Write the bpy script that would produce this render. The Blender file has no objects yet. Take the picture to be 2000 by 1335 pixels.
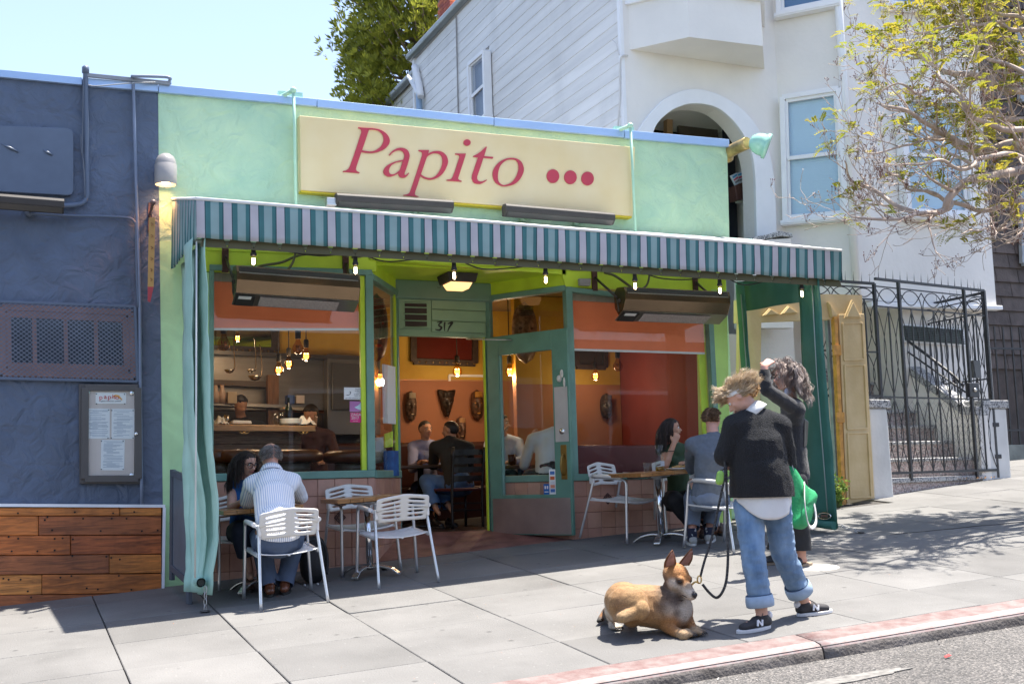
import bpy, bmesh, math, random
import numpy as np
from mathutils import Vector, Matrix, noise
random.seed(7)
rng = np.random.default_rng(7)
SC = bpy.context.scene
COL = SC.collection
V = Vector
# ---------------------------------------------------------------- camera
def cam_matrix(yaw, pitch, roll):
    cy, sy, cp, sp, cr, sr = math.cos(yaw), math.sin(yaw), math.cos(pitch), math.sin(pitch), math.cos(roll), math.sin(roll)
    fwd = V((sy*cp, cy*cp, sp)); right = V((cy, -sy, 0)); up = right.cross(fwd)
    return cr*right + sr*up, -sr*right + cr*up, fwd
FPX = 2240.0
CR, CU, CF = cam_matrix(.41242233, .11755275, -.02719812)
cd = bpy.data.cameras.new('camera'); cam = bpy.data.objects.new('camera', cd); COL.objects.link(cam)
cd.lens = 36*1.12; cd.sensor_width = 36; cd.clip_start = .05; cd.clip_end = 600
m = Matrix.Identity(4)
for i in range(3):
    m[i][0] = CR[i]; m[i][1] = CU[i]; m[i][2] = -CF[i]
cam.matrix_world = m
SC.camera = cam
# ---------------------------------------------------------------- sky, sun, exposure
SUN = V((.78, .12, 2.80)).normalized()
W = bpy.data.worlds.new('World'); SC.world = W; W.use_nodes = True
nt = W.node_tree
sky = nt.nodes.new('ShaderNodeTexSky'); sky.sky_type = 'NISHITA'; sky.sun_disc = False
sky.sun_elevation = math.asin(SUN.z); sky.sun_rotation = math.atan2(SUN.x, SUN.y)
sky.altitude = 30; sky.air_density = 1.0; sky.dust_density = .9; sky.ozone_density = 2.6
hs = nt.nodes.new('ShaderNodeHueSaturation'); hs.inputs['Saturation'].default_value = .86; hs.inputs['Hue'].default_value = .506; nt.links.new(sky.outputs[0], hs.inputs['Color'])
nt.links.new(hs.outputs[0], nt.nodes['Background'].inputs[0])
nt.nodes['Background'].inputs[1].default_value = .112
sd = bpy.data.lights.new('sun', 'SUN'); sd.energy = 4.5; sd.angle = math.radians(.53); sd.color = (1, .94, .85)
so = bpy.data.objects.new('sun', sd); COL.objects.link(so)
so.rotation_euler = SUN.to_track_quat('Z', 'Y').to_euler(); so.location = (20, 5, 40)
SC.view_settings.view_transform = 'Standard'; SC.view_settings.look = 'None'
SC.view_settings.exposure = 1.62; SC.view_settings.gamma = 1; SC.view_settings.use_curve_mapping = False
SC.cycles.max_bounces = 8; SC.cycles.diffuse_bounces = 5; SC.cycles.glossy_bounces = 4
SC.cycles.transparent_max_bounces = 24; SC.cycles.transmission_bounces = 6
SC.cycles.sample_clamp_indirect = 6; SC.cycles.caustics_reflective = False; SC.cycles.caustics_refractive = False
SC.cycles.use_denoising = True
# ---------------------------------------------------------------- measuring helpers: a pixel of the photograph -> a point on a plane of the place
def ray(px, py): return CR*((px-1000)/FPX) + CU*(-(py-667.5)/FPX) + CF
def A(px, py, Y=10.0): d = ray(px, py); return d*(Y/d.y)
def AX(px, py, X): d = ray(px, py); return d*(X/d.x)
def AZ(px, py, z): d = ray(px, py); return d*(z/d.z)
def G(X, Y):
    yy = min(Y, 12.5)
    return -.882+.0554*X+(yy-10)*(.0675+(min(max(X, -4), 14)-4)*.0013)
def Gv(X, Y, dz=0): return V((X, Y, G(X, Y)+dz))
# ---------------------------------------------------------------- objects
def tag(o, label=None, cat=None, group=None, kind=None):
    if label: o['label'] = label
    if cat: o['category'] = cat
    if group: o['group'] = group
    if kind: o['kind'] = kind
    return o
def thing(name, label, cat, loc=(0, 0, 0), rz=0, group=None):
    o = bpy.data.objects.new(name, None); COL.objects.link(o); o.empty_display_size = .1
    o.location = loc; o.rotation_euler = (0, 0, rz)
    return tag(o, label, cat, group)
def base_of(p):
    v = V((0, 0, 0))
    while p is not None: v += p.location; p = p.parent
    return v
def link(name, me, parent=None):
    o = bpy.data.objects.new(name, me); COL.objects.link(o)
    if parent is not None: o.parent = parent
    return o
def kids(o): return [c for c in bpy.data.objects if c.parent == o]
CH = {}
def dup(root, loc=None, rz=None, label=None, group=None, scale=None):
    def rec(o, par):
        c = o.copy(); COL.objects.link(c); c.parent = par
        for k in CHILDREN.get(o.name, ()): rec(k, c)
        return c
    CHILDREN = {}
    for o in COL.objects:
        if o.parent: CHILDREN.setdefault(o.parent.name, []).append(o)
    r = rec(root, root.parent)
    if loc is not None: r.location = loc
    if rz is not None: r.rotation_euler = (0, 0, rz)
    if scale: r.scale = (scale,)*3
    tag(r, label, None, group)
    return r
def cr(pts, n=6, closed=False):
    """Catmull-Rom through points"""
    P = [V(p) for p in pts]; L = len(P); out = []
    rngk = range(L if closed else L-1)
    for i in rngk:
        p0 = P[i-1] if (i > 0 or closed) else P[0]*2-P[1]
        p1 = P[i]; p2 = P[(i+1) % L]
        p3 = P[(i+2) % L] if (i+2 < L or closed) else p2*2-p1
        for k in range(n):
            t = k/n
            out.append(.5*((2*p1)+(p2-p0)*t+(2*p0-5*p1+4*p2-p3)*t*t+(3*p1-p0-3*p2+p3)*t*t*t))
    if not closed: out.append(P[-1])
    return out
class MB:
    def __init__(s): s.v = []; s.f = []; s.m = []; s.sm = []
    def add(s, vs, fs, mi=0, smooth=False):
        b = len(s.v); s.v += [tuple(x) for x in vs]
        for f in fs: s.f.append(tuple(b+i for i in f)); s.m.append(mi); s.sm.append(smooth)
        return s
    def hexa(s, b, t, mi=0):
        return s.add(list(b)+list(t), [(3, 2, 1, 0), (4, 5, 6, 7), (0, 1, 5, 4), (1, 2, 6, 5), (2, 3, 7, 6), (3, 0, 4, 7)], mi)
    def box(s, x0, y0, z0, x1, y1, z1, mi=0):
        return s.hexa([(x0, y0, z0), (x1, y0, z0), (x1, y1, z0), (x0, y1, z0)], [(x0, y0, z1), (x1, y0, z1), (x1, y1, z1), (x0, y1, z1)], mi)
    def obox(s, c, ax, ay, az, mi=0):
        """box about centre c with half-axis vectors"""
        c = V(c); ax = V(ax); ay = V(ay); az = V(az)
        return s.hexa([c-ax-ay-az, c+ax-ay-az, c+ax+ay-az, c-ax+ay-az], [c-ax-ay+az, c+ax-ay+az, c+ax+ay+az, c-ax+ay+az], mi)
    def bar(s, a, b, w, h, up=(0, 0, 1), mi=0):
        a = V(a); b = V(b); d = (b-a); L = d.length; d = d/L; u = V(up); sd = d.cross(u)
        if sd.length < 1e-4: sd = d.cross(V((1, 0, 0)))
        sd.normalize(); u = sd.cross(d)
        return s.obox((a+b)/2, d*(L/2), sd*(w/2), u*(h/2), mi)
    def prism(s, pts, d, mi=0, mside=None):
        pts = [V(p) for p in pts]; d = V(d); n = len(pts)
        b = len(s.v); s.v += [tuple(p) for p in pts]+[tuple(p+d) for p in pts]
        s.f.append(tuple(b+i for i in range(n))); s.f.append(tuple(b+n+i for i in reversed(range(n))))
        s.m += [mi, mi]; s.sm += [False, False]
        for i in range(n):
            j = (i+1) % n; s.f.append((b+i, b+n+i, b+n+j, b+j)); s.m.append(mi if mside is None else mside); s.sm.append(False)
        return s
    def strip(s, a, b, d, mi=0):
        """solid ribbon between two polylines, thickness vector d"""
        n = len(a); a = [V(p) for p in a]; b = [V(p) for p in b]; d = V(d)
        vs = a+b+[p+d for p in a]+[p+d for p in b]; fs = []
        for i in range(n-1):
            fs += [(i, i+1, n+i+1, n+i), (2*n+i, 3*n+i, 3*n+i+1, 2*n+i+1), (i, 2*n+i, 2*n+i+1, i+1), (n+i, n+i+1, 3*n+i+1, 3*n+i)]
        fs += [(0, n, 3*n, 2*n), (n-1, 3*n-1, 4*n-1, 2*n-1)]
        return s.add(vs, fs, mi)
    def tube(s, path, r, n=8, mi=0, cap=True, closed=False, flat=None):
        P = [V(p) for p in path]; L = len(P)
        R = r if hasattr(r, '__len__') else [r]*L
        vs = []; prev = None
        for i, p in enumerate(P):
            if closed: t = P[(i+1) % L]-P[i-1]
            else: t = P[min(i+1, L-1)]-P[max(i-1, 0)]
            if t.length < 1e-9: t = V((0, 0, 1))
            t.normalize()
            if prev is None:
                q = t.cross(V((0, 0, 1)))
                if q.length < .05: q = t.cross(V((1, 0, 0)))
            else: q = prev-t*prev.dot(t)
            if q.length < 1e-6: q = t.orthogonal()
            q.normalize(); w = t.cross(q); prev = q
            for k in range(n):
                a = 2*math.pi*k/n
                fa = 1 if flat is None else flat
                vs.append(p+(q*math.cos(a)*fa+w*math.sin(a))*R[i])
        fs = []
        for i in range(L if closed else L-1):
            j = (i+1) % L
            for k in range(n): fs.append((i*n+k, i*n+(k+1) % n, j*n+(k+1) % n, j*n+k))
        s.add(vs, fs, mi, True)
        if cap and not closed:
            b = len(s.v)-len(vs)
            s.f.append(tuple(b+k for k in reversed(range(n)))); s.f.append(tuple(b+(L-1)*n+k for k in range(n))); s.m += [mi, mi]; s.sm += [False, False]
        return s
    def lathe(s, prof, c=(0, 0, 0), n=16, mi=0, axis=(0, 0, 1), ends=True):
        c = V(c); ax = V(axis).normalized(); u = ax.orthogonal().normalized(); w = ax.cross(u); vs = []; fs = []
        for r, h in prof:
            for k in range(n):
                a = 2*math.pi*k/n; vs.append(c+ax*h+(u*math.cos(a)+w*math.sin(a))*max(r, 1e-4))
        for i in range(len(prof)-1):
            for k in range(n): fs.append((i*n+k, i*n+(k+1) % n, (i+1)*n+(k+1) % n, (i+1)*n+k))
        s.add(vs, fs, mi, True)
        if ends:
            b = len(s.v)-len(vs); L = len(prof)
            s.f.append(tuple(b+k for k in reversed(range(n)))); s.f.append(tuple(b+(L-1)*n+k for k in range(n))); s.m += [mi, mi]; s.sm += [False, False]
        return s
    def ball(s, c, r, mi=0, nu=12, nv=8, rot=None):
        c = V(c); r = V((r, r, r)) if not hasattr(r, '__len__') else V(r); vs = []; fs = []
        for i in range(nv+1):
            th = math.pi*i/nv
            for k in range(nu):
                ph = 2*math.pi*k/nu
                q = V((r.x*math.sin(th)*math.cos(ph), r.y*math.sin(th)*math.sin(ph), r.z*math.cos(th)))
                vs.append(c+(rot @ q if rot is not None else q))
        for i in range(nv):
            for k in range(nu): fs.append((i*nu+k, (i+1)*nu+k, (i+1)*nu+(k+1) % nu, i*nu+(k+1) % nu))
        return s.add(vs, fs, mi, True)
    def grid(s, P, mi=0, smooth=True, mfun=None):
        """sheet from rows of points"""
        h = len(P); w = len(P[0]); b = len(s.v)
        for row in P: s.v += [tuple(p) for p in row]
        for i in range(h-1):
            for j in range(w-1):
                s.f.append((b+i*w+j, b+i*w+j+1, b+(i+1)*w+j+1, b+(i+1)*w+j)); s.m.append(mfun(i, j) if mfun else mi); s.sm.append(smooth)
        return s
    def mesh(s, name, mats, off=V((0, 0, 0))):
        me = bpy.data.meshes.new(name)
        me.from_pydata([(a-off.x, b-off.y, c-off.z) for a, b, c in s.v], [], s.f)
        for mt in (mats if isinstance(mats, (list, tuple)) else [mats]): me.materials.append(mt)
        me.polygons.foreach_set('material_index', s.m); me.polygons.foreach_set('use_smooth', s.sm)
        bm = bmesh.new(); bm.from_mesh(me)
        bmesh.ops.remove_doubles(bm, verts=bm.verts, dist=1e-6) if len(s.v) < 4000 and not getattr(s, 'raw', False) else None
        if not getattr(s, 'raw', False): bmesh.ops.recalc_face_normals(bm, faces=bm.faces)
        bm.to_mesh(me); bm.free(); me.update()
        return me
    def build(s, name, mats, parent=None, bevel=0, solid=0, seg=2, subsurf=0):
        o = link(name, s.mesh(name, mats, base_of(parent)), parent)
        if solid:
            md = o.modifiers.new('thick', 'SOLIDIFY'); md.thickness = solid; md.offset = 0
        if subsurf:
            md = o.modifiers.new('smooth', 'SUBSURF'); md.levels = md.render_levels = subsurf
        if bevel:
            md = o.modifiers.new('edge', 'BEVEL'); md.width = bevel; md.segments = seg; md.limit_method = 'ANGLE'; md.angle_limit = math.radians(40)
        return o
def pxp(pts, Y, d0, d1):
    """polygon of photo pixels on plane Y -> front points and depth vector (front at Y-d0, back at Y+d1)"""
    return [A(x, y, Y)+V((0, -d0, 0)) for x, y in pts], V((0, d0+d1, 0))
def slab(pts, Y=10.0, d0=0.02, d1=0.02, mb=None, mi=0):
    mb = mb or MB(); p, d = pxp(pts, Y, d0, d1); return mb.prism(p, d, mi)
def fbar(p, q, w, d0, d1, Y=10.0, mb=None, mi=0):
    """a bar on plane Y between two photo pixels, w metres wide"""
    mb = mb or MB(); a = A(*p, Y); b = A(*q, Y); t = (b-a).normalized(); n = V((-t.z, 0, t.x))*(w/2)
    return mb.prism([a-n-V((0, d0, 0)), b-n-V((0, d0, 0)), b+n-V((0, d0, 0)), a+n-V((0, d0, 0))], V((0, d0+d1, 0)), mi)
def text(body, size, at, name, mat, parent=None, ext=.0008, ax=(1, 0, 0), ay=(0, 0, 1), align='CENTER', shear=0, sx=1):
    c = bpy.data.curves.new(name, 'FONT'); c.body = body; c.size = size; c.extrude = ext; c.align_x = align; c.align_y = 'CENTER'; c.shear = shear; c.resolution_u = 3
    t = bpy.data.objects.new('t', c); COL.objects.link(t)
    dg = bpy.context.evaluated_depsgraph_get(); me = bpy.data.meshes.new_from_object(t.evaluated_get(dg)); bpy.data.objects.remove(t)
    ax = V(ax).normalized(); ay = V(ay); ay = (ay-ax*ay.dot(ax)).normalized(); az = ax.cross(ay)
    M4 = Matrix((ax*sx, ay, az)).transposed().to_4x4(); M4.translation = V(at)-base_of(parent)
    me.transform(M4); me.materials.clear(); me.materials.append(mat); me.name = name
    return link(name, me, parent)
# ---------------------------------------------------------------- materials
def S(r, g, b):
    f = lambda c: (c/255/12.92) if c <= 10 else ((c/255+.055)/1.055)**2.4
    return (f(r), f(g), f(b))
MATS = {}
def M(name, rgb, rough=.6, metal=0., var=.12, vs=3., bump=0., bs=40., two=None, stretch=(1, 1, 1), spec=.5, emis=0, coat=0, detail=5., bstretch=None, dirt=0, dist=0., sheen=0, trans=0, spots=0):
    if name in MATS: return MATS[name]
    mt = bpy.data.materials.new(name); mt.use_nodes = True; MATS[name] = mt
    n = mt.node_tree.nodes; l = mt.node_tree.links; b = n['Principled BSDF']
    b.inputs['Roughness'].default_value = rough; b.inputs['Metallic'].default_value = metal; b.inputs['Specular IOR Level'].default_value = spec
    if coat: b.inputs['Coat Weight'].default_value = coat; b.inputs['Coat Roughness'].default_value = .15
    if sheen: b.inputs['Sheen Weight'].default_value = sheen
    if trans: b.inputs['Transmission Weight'].default_value = trans
    tc = n.new('ShaderNodeTexCoord'); mp = n.new('ShaderNodeMapping'); mp.inputs['Scale'].default_value = stretch
    l.new(tc.outputs['Object'], mp.inputs['Vector'])
    c1 = tuple(min(1, x*(1-var)) for x in rgb)+(1,); c2 = (tuple(two) if two else tuple(min(1, x*(1+var)) for x in rgb))+(1,)
    nz = n.new('ShaderNodeTexNoise'); nz.inputs['Scale'].default_value = vs; nz.inputs['Detail'].default_value = detail; nz.inputs['Distortion'].default_value = dist
    l.new(mp.outputs[0], nz.inputs['Vector'])
    mr = n.new('ShaderNodeMapRange'); mr.inputs['From Min'].default_value = .32; mr.inputs['From Max'].default_value = .68
    l.new(nz.outputs['Fac'], mr.inputs['Value'])
    mx = n.new('ShaderNodeMix'); mx.data_type = 'RGBA'; mx.inputs[6].default_value = c1; mx.inputs[7].default_value = c2
    l.new(mr.outputs[0], mx.inputs[0]); col = mx.outputs[2]
    if dirt:
        n2 = n.new('ShaderNodeTexNoise'); n2.inputs['Scale'].default_value = vs*.35; n2.inputs['Detail'].default_value = 9; n2.inputs['Roughness'].default_value = .65
        mq = n.new('ShaderNodeMapping'); mq.inputs['Scale'].default_value = (1.6, 1.6, .45); l.new(tc.outputs['Object'], mq.inputs[0]); l.new(mq.outputs[0], n2.inputs['Vector'])
        m2 = n.new('ShaderNodeMapRange'); m2.inputs['From Min'].default_value = .5; m2.inputs['From Max'].default_value = .75; m2.inputs['To Max'].default_value = dirt
        l.new(n2.outputs['Fac'], m2.inputs['Value'])
        x2 = n.new('ShaderNodeMix'); x2.data_type = 'RGBA'; x2.inputs[7].default_value = tuple(c*.35 for c in rgb)+(1,)
        l.new(m2.outputs[0], x2.inputs[0]); l.new(col, x2.inputs[6]); col = x2.outputs[2]
    if spots:   # gum spots and pale flecks
        for sc, w, k, c in ((4.5, .05, spots, .4), (14., .05, spots*.8, 1.6)):
            vo = n.new('ShaderNodeTexVoronoi'); vo.inputs['Scale'].default_value = sc; l.new(tc.outputs['Object'], vo.inputs['Vector'])
            m4 = n.new('ShaderNodeMapRange'); m4.inputs['From Min'].default_value = w; m4.inputs['From Max'].default_value = w*2.2; m4.inputs['To Min'].default_value = k; m4.inputs['To Max'].default_value = 0; l.new(vo.outputs['Distance'], m4.inputs['Value'])
            x4 = n.new('ShaderNodeMix'); x4.data_type = 'RGBA'; x4.inputs[7].default_value = tuple(min(1, v*c) for v in rgb)+(1,); l.new(m4.outputs[0], x4.inputs[0]); l.new(col, x4.inputs[6]); col = x4.outputs[2]
    l.new(col, b.inputs['Base Color'])
    if emis:
        l.new(col, b.inputs['Emission Color']); b.inputs['Emission Strength'].default_value = emis
    if bump:
        m3 = n.new('ShaderNodeMapping'); m3.inputs['Scale'].default_value = bstretch or stretch; l.new(tc.outputs['Object'], m3.inputs['Vector'])
        n3 = n.new('ShaderNodeTexNoise'); n3.inputs['Scale'].default_value = bs; n3.inputs['Detail'].default_value = 6; n3.inputs['Distortion'].default_value = dist; l.new(m3.outputs[0], n3.inputs['Vector'])
        bp = n.new('ShaderNodeBump'); bp.inputs['Strength'].default_value = bump; bp.inputs['Distance'].default_value = .07 if bump > .55 else .02
        l.new(n3.outputs['Fac'], bp.inputs['Height']); l.new(bp.outputs[0], b.inputs['Normal'])
    return mt
def speckle(name, cols, scale, rough=.6, bump=.15):
    """terrazzo, granite, asphalt: voronoi chips of several colours"""
    if name in MATS: return MATS[name]
    mt = bpy.data.materials.new(name); mt.use_nodes = True; MATS[name] = mt
    n = mt.node_tree.nodes; l = mt.node_tree.links; b = n['Principled BSDF']; b.inputs['Roughness'].default_value = rough
    tc = n.new('ShaderNodeTexCoord'); vo = n.new('ShaderNodeTexVoronoi'); vo.inputs['Scale'].default_value = scale
    l.new(tc.outputs['Object'], vo.inputs['Vector'])
    sp = n.new('ShaderNodeSeparateColor'); l.new(vo.outputs['Color'], sp.inputs[0])
    rp = n.new('ShaderNodeValToRGB'); rp.color_ramp.interpolation = 'CONSTANT'; e = rp.color_ramp.elements
    while len(e) < len(cols): e.new(.5)
    for i, c in enumerate(cols): e[i].position = i/len(cols); e[i].color = tuple(c)+(1,)
    l.new(sp.outputs[0], rp.inputs[0])
    nz = n.new('ShaderNodeTexNoise'); nz.inputs['Scale'].default_value = .9; nz.inputs['Detail'].default_value = 8; l.new(tc.outputs['Object'], nz.inputs['Vector'])
    mr = n.new('ShaderNodeMapRange'); mr.inputs['From Min'].default_value = .3; mr.inputs['From Max'].default_value = .7; mr.inputs['To Min'].default_value = .75; mr.inputs['To Max'].default_value = 1.15
    l.new(nz.outputs['Fac'], mr.inputs['Value'])
    mx = n.new('ShaderNodeMix'); mx.data_type = 'RGBA'; mx.blend_type = 'MULTIPLY'; mx.inputs[0].default_value = 1
    l.new(rp.outputs[0], mx.inputs[6]); l.new(mr.outputs[0], mx.inputs[7]); l.new(mx.outputs[2], b.inputs['Base Color'])
    bp = n.new('ShaderNodeBump'); bp.inputs['Strength'].default_value = bump; bp.inputs['Distance'].default_value = .01
    l.new(vo.outputs['Distance'], bp.inputs['Height']); l.new(bp.outputs[0], b.inputs['Normal'])
    return mt
def glass(name, tint=(.98, .99, .985), ior=1.55, rough=0.):
    if name in MATS: return MATS[name]
    mt = bpy.data.materials.new(name); mt.use_nodes = True; MATS[name] = mt
    n = mt.node_tree.nodes; l = mt.node_tree.links; n.remove(n['Principled BSDF'])
    tr = n.new('ShaderNodeBsdfTransparent'); tr.inputs[0].default_value = tint+(1,)
    gl = n.new('ShaderNodeBsdfGlossy'); gl.inputs['Roughness'].default_value = rough
    fr = n.new('ShaderNodeFresnel'); fr.inputs['IOR'].default_value = ior
    ge = n.new('ShaderNodeNewGeometry'); iv = n.new('ShaderNodeMath'); iv.operation = 'SUBTRACT'; iv.inputs[0].default_value = 1; l.new(ge.outputs['Backfacing'], iv.inputs[1])
    mu = n.new('ShaderNodeMath'); mu.operation = 'MULTIPLY'; l.new(fr.outputs[0], mu.inputs[0]); l.new(iv.outputs[0], mu.inputs[1])
    mx = n.new('ShaderNodeMixShader'); l.new(mu.outputs[0], mx.inputs[0]); l.new(tr.outputs[0], mx.inputs[1]); l.new(gl.outputs[0], mx.inputs[2])
    l.new(mx.outputs[0], n['Material Output'].inputs[0]); return mt
def leafmat(name, rgb, two, tr=.5):
    """leaf faces: diffuse plus light through the blade, colour by leaf"""
    if name in MATS: return MATS[name]
    mt = bpy.data.materials.new(name); mt.use_nodes = True; MATS[name] = mt
    n = mt.node_tree.nodes; l = mt.node_tree.links; b = n['Principled BSDF']; b.inputs['Roughness'].default_value = .55; b.inputs['Specular IOR Level'].default_value = .3
    at = n.new('ShaderNodeAttribute'); at.attribute_name = 'tint'
    mx = n.new('ShaderNodeMix'); mx.data_type = 'RGBA'; mx.inputs[6].default_value = tuple(rgb)+(1,); mx.inputs[7].default_value = tuple(two)+(1,)
    l.new(at.outputs['Fac'], mx.inputs[0]); l.new(mx.outputs[2], b.inputs['Base Color'])
    t = n.new('ShaderNodeBsdfTranslucent'); l.new(mx.outputs[2], t.inputs[0])
    ms = n.new('ShaderNodeMixShader'); ms.inputs[0].default_value = tr
    l.new(b.outputs[0], ms.inputs[1]); l.new(t.outputs[0], ms.inputs[2]); l.new(ms.outputs[0], n['Material Output'].inputs[0]); return mt
def vcol(name, rough=.7, bump=0, bs=200., var=.15, vs=60., sheen=0, stretch=(1, 1, 1)):
    """colour from the mesh's own 'col' attribute (fur, hair, wood tones), with fine noise"""
    if name in MATS: return MATS[name]
    mt = bpy.data.materials.new(name); mt.use_nodes = True; MATS[name] = mt
    n = mt.node_tree.nodes; l = mt.node_tree.links; b = n['Principled BSDF']; b.inputs['Roughness'].default_value = rough
    if sheen: b.inputs['Sheen Weight'].default_value = sheen
    at = n.new('ShaderNodeAttribute'); at.attribute_name = 'col'
    tc = n.new('ShaderNodeTexCoord'); mp = n.new('ShaderNodeMapping'); mp.inputs['Scale'].default_value = stretch; l.new(tc.outputs['Object'], mp.inputs[0])
    nz = n.new('ShaderNodeTexNoise'); nz.inputs['Scale'].default_value = vs; nz.inputs['Detail'].default_value = 4; l.new(mp.outputs[0], nz.inputs['Vector'])
    mr = n.new('ShaderNodeMapRange'); mr.inputs['From Min'].default_value = .3; mr.inputs['From Max'].default_value = .7; mr.inputs['To Min'].default_value = 1-var; mr.inputs['To Max'].default_value = 1+var
    l.new(nz.outputs['Fac'], mr.inputs['Value'])
    mx = n.new('ShaderNodeMix'); mx.data_type = 'RGBA'; mx.blend_type = 'MULTIPLY'; mx.inputs[0].default_value = 1
    l.new(at.outputs['Color'], mx.inputs[6]); l.new(mr.outputs[0], mx.inputs[7]); l.new(mx.outputs[2], b.inputs['Base Color'])
    if bump:
        n3 = n.new('ShaderNodeTexNoise'); n3.inputs['Scale'].default_value = bs; n3.inputs['Detail'].default_value = 3; l.new(mp.outputs[0], n3.inputs['Vector'])
        bp = n.new('ShaderNodeBump'); bp.inputs['Strength'].default_value = bump; bp.inputs['Distance'].default_value = .01
        l.new(n3.outputs['Fac'], bp.inputs['Height']); l.new(bp.outputs[0], b.inputs['Normal'])
    return mt
def emit(name, rgb, st):
    if name in MATS: return MATS[name]
    mt = bpy.data.materials.new(name); mt.use_nodes = True; MATS[name] = mt
    b = mt.node_tree.nodes['Principled BSDF']; b.inputs['Base Color'].default_value = rgb+(1,); b.inputs['Emission Color'].default_value = rgb+(1,); b.inputs['Emission Strength'].default_value = st
    return mt
def paint_mesh(me, f):
    """per-vertex own colour from a function of position"""
    at = me.color_attributes.new('col', 'FLOAT_COLOR', 'POINT')
    a = np.ones((len(me.vertices), 4), np.float32); co = np.empty(len(me.vertices)*3, np.float32); me.vertices.foreach_get('co', co)
    a[:, :3] = f(co.reshape(-1, 3)); at.data.foreach_set('color', a.ravel())
blue_stucco = M('blue_stucco', (.090, .120, .180), .55, var=.16, vs=2.2, bump=.6, bs=7., dist=.8, dirt=.2)
blue_paint = M('blue_paint', (.098, .13, .19), .45, var=.06, vs=8)
green_stucco = M('mint_stucco', (.44, .67, .46), .6, var=.08, vs=2.5, bump=.56, bs=6., dist=.8, two=(.53, .72, .46), dirt=.18)
pilaster_paint = M('pilaster_green', (.46, .72, .38), .6, var=.1, vs=3, bump=.45, bs=6, dist=1.3)
lime = M('lime_paint', (.60, .80, .05), .5, var=.08, vs=5, bump=.1, bs=30)
teal = M('teal_frame_paint', (.16, .31, .25), .45, var=.1, vs=6, bump=.08, bs=60)
sage = M('sage_panel_paint', (.28, .43, .27), .5, var=.06, vs=5, bump=.06, bs=50)
doorgreen = M('door_green_paint', (.11, .25, .19), .42, var=.12, vs=5, bump=.1, bs=40)
flashing = M('flashing_metal', (.36, .50, .72), .38, metal=.35, var=.06, vs=2, bump=.1, bs=3)
white_paint = M('white_paint', (.78, .78, .77), .5, var=.04, vs=5)
cream = M('sign_cream', (.79, .61, .31), .5, var=.04, vs=2.5, two=(.79, .64, .37))
red_letter = M('sign_red', (.50, .035, .06), .4, var=.06, vs=4)
black_iron = M('black_iron', (.022, .022, .026), .5, var=.3, vs=20, bump=.2, bs=80)
dark_metal = M('dark_metal', (.09, .085, .08), .4, metal=.6, var=.1, vs=10)
steel = M('brushed_steel', (.55, .53, .50), .32, metal=1, var=.08, vs=3, stretch=(1, 30, 30), bump=.04, bs=20)
brass = M('heater_bronze', (.215, .155, .10), .26, metal=1, var=.12, vs=3, bump=.05, bs=8)
alu = M('chair_aluminium', (.70, .71, .73), .33, metal=.75, var=.06, vs=10)
alu_cast = M('cast_aluminium', (.78, .78, .78), .42, metal=.45, var=.07, vs=14, bump=.05, bs=120)
clear = glass('pane_glass')
lamp_glass = glass('tumbler_glass', (.95, .97, .97), 1.45)
vinyl = glass('clear_vinyl', (.95, .96, .94), 1.3, .05)
wood_dark = M('grey_oak', (.20, .13, .08), .55, var=.4, vs=3, stretch=(2, 20, 25), bump=.2, bs=10, dist=1)
walnut = M('table_wood', (.36, .17, .055), .35, var=.35, vs=4, stretch=(3, 14, 14), bump=.05, bs=20, dist=.8, coat=.3)
paper = M('paper_white', (.80, .83, .86), .7, var=.02)
ink = M('ink_grey', (.25, .27, .30), .8, var=.05)
black_ink = M('black_ink', (.015, .017, .02), .6)
rubber = M('black_rubber', (.02, .02, .02), .7)
orange_shade = M('orange_roller', (.95, .23, .09), .75, var=.07, vs=3, bump=.05, bs=200)
# ================================================================ GROUND
def concrete(name, k):
    return M(name, (.150*k, .146*k, .140*k), .85, var=.13, vs=1.7, bump=.35, bs=90, detail=9, dirt=.42, spots=.85)
conc = [concrete('pavement_concrete', 1), concrete('pavement_concrete_b', .88), concrete('pavement_concrete_c', 1.09)]
joint = M('joint_grit', (.055, .05, .045), .9, var=.4, vs=30)
asphalt = speckle('asphalt', [(.06, .058, .055), (.10, .095, .09), (.135, .125, .118), (.20, .185, .17), (.08, .075, .072)], 95, .9, .9)
kerb_red = M('kerb_red_paint', (.18, .10, .092), .75, var=.2, vs=13, two=(.21, .165, .155), bump=.3, bs=60, dirt=.3)
kerb_raw = M('kerb_concrete', (.12, .105, .095), .9, var=.3, vs=7, bump=.5, bs=50, two=(.20, .18, .165))
mb = MB(); rows = []
for Y in np.arange(5.36, 13.6, .68): rows.append([Gv(X, Y, -.02) for X in np.arange(-14, 40.1, 2)])
mb.grid(rows); walk = tag(mb.build('sidewalk', joint), kind='structure')
XJ = [-5.2, -4.35, -3.52, -2.68, -1.85, -1.02, -.2, .62, 1.38, 2.16, 2.98, 3.87, 4.75, 5.63, 6.45, 7.28, 8.1, 8.95, 9.8, 10.65, 11.5, 12.35, 13.2, 14.05, 14.9, 15.75]
YJ = [5.6, 6.24, 7.09, 7.88, 8.70, 9.52, 10.02]
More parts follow.
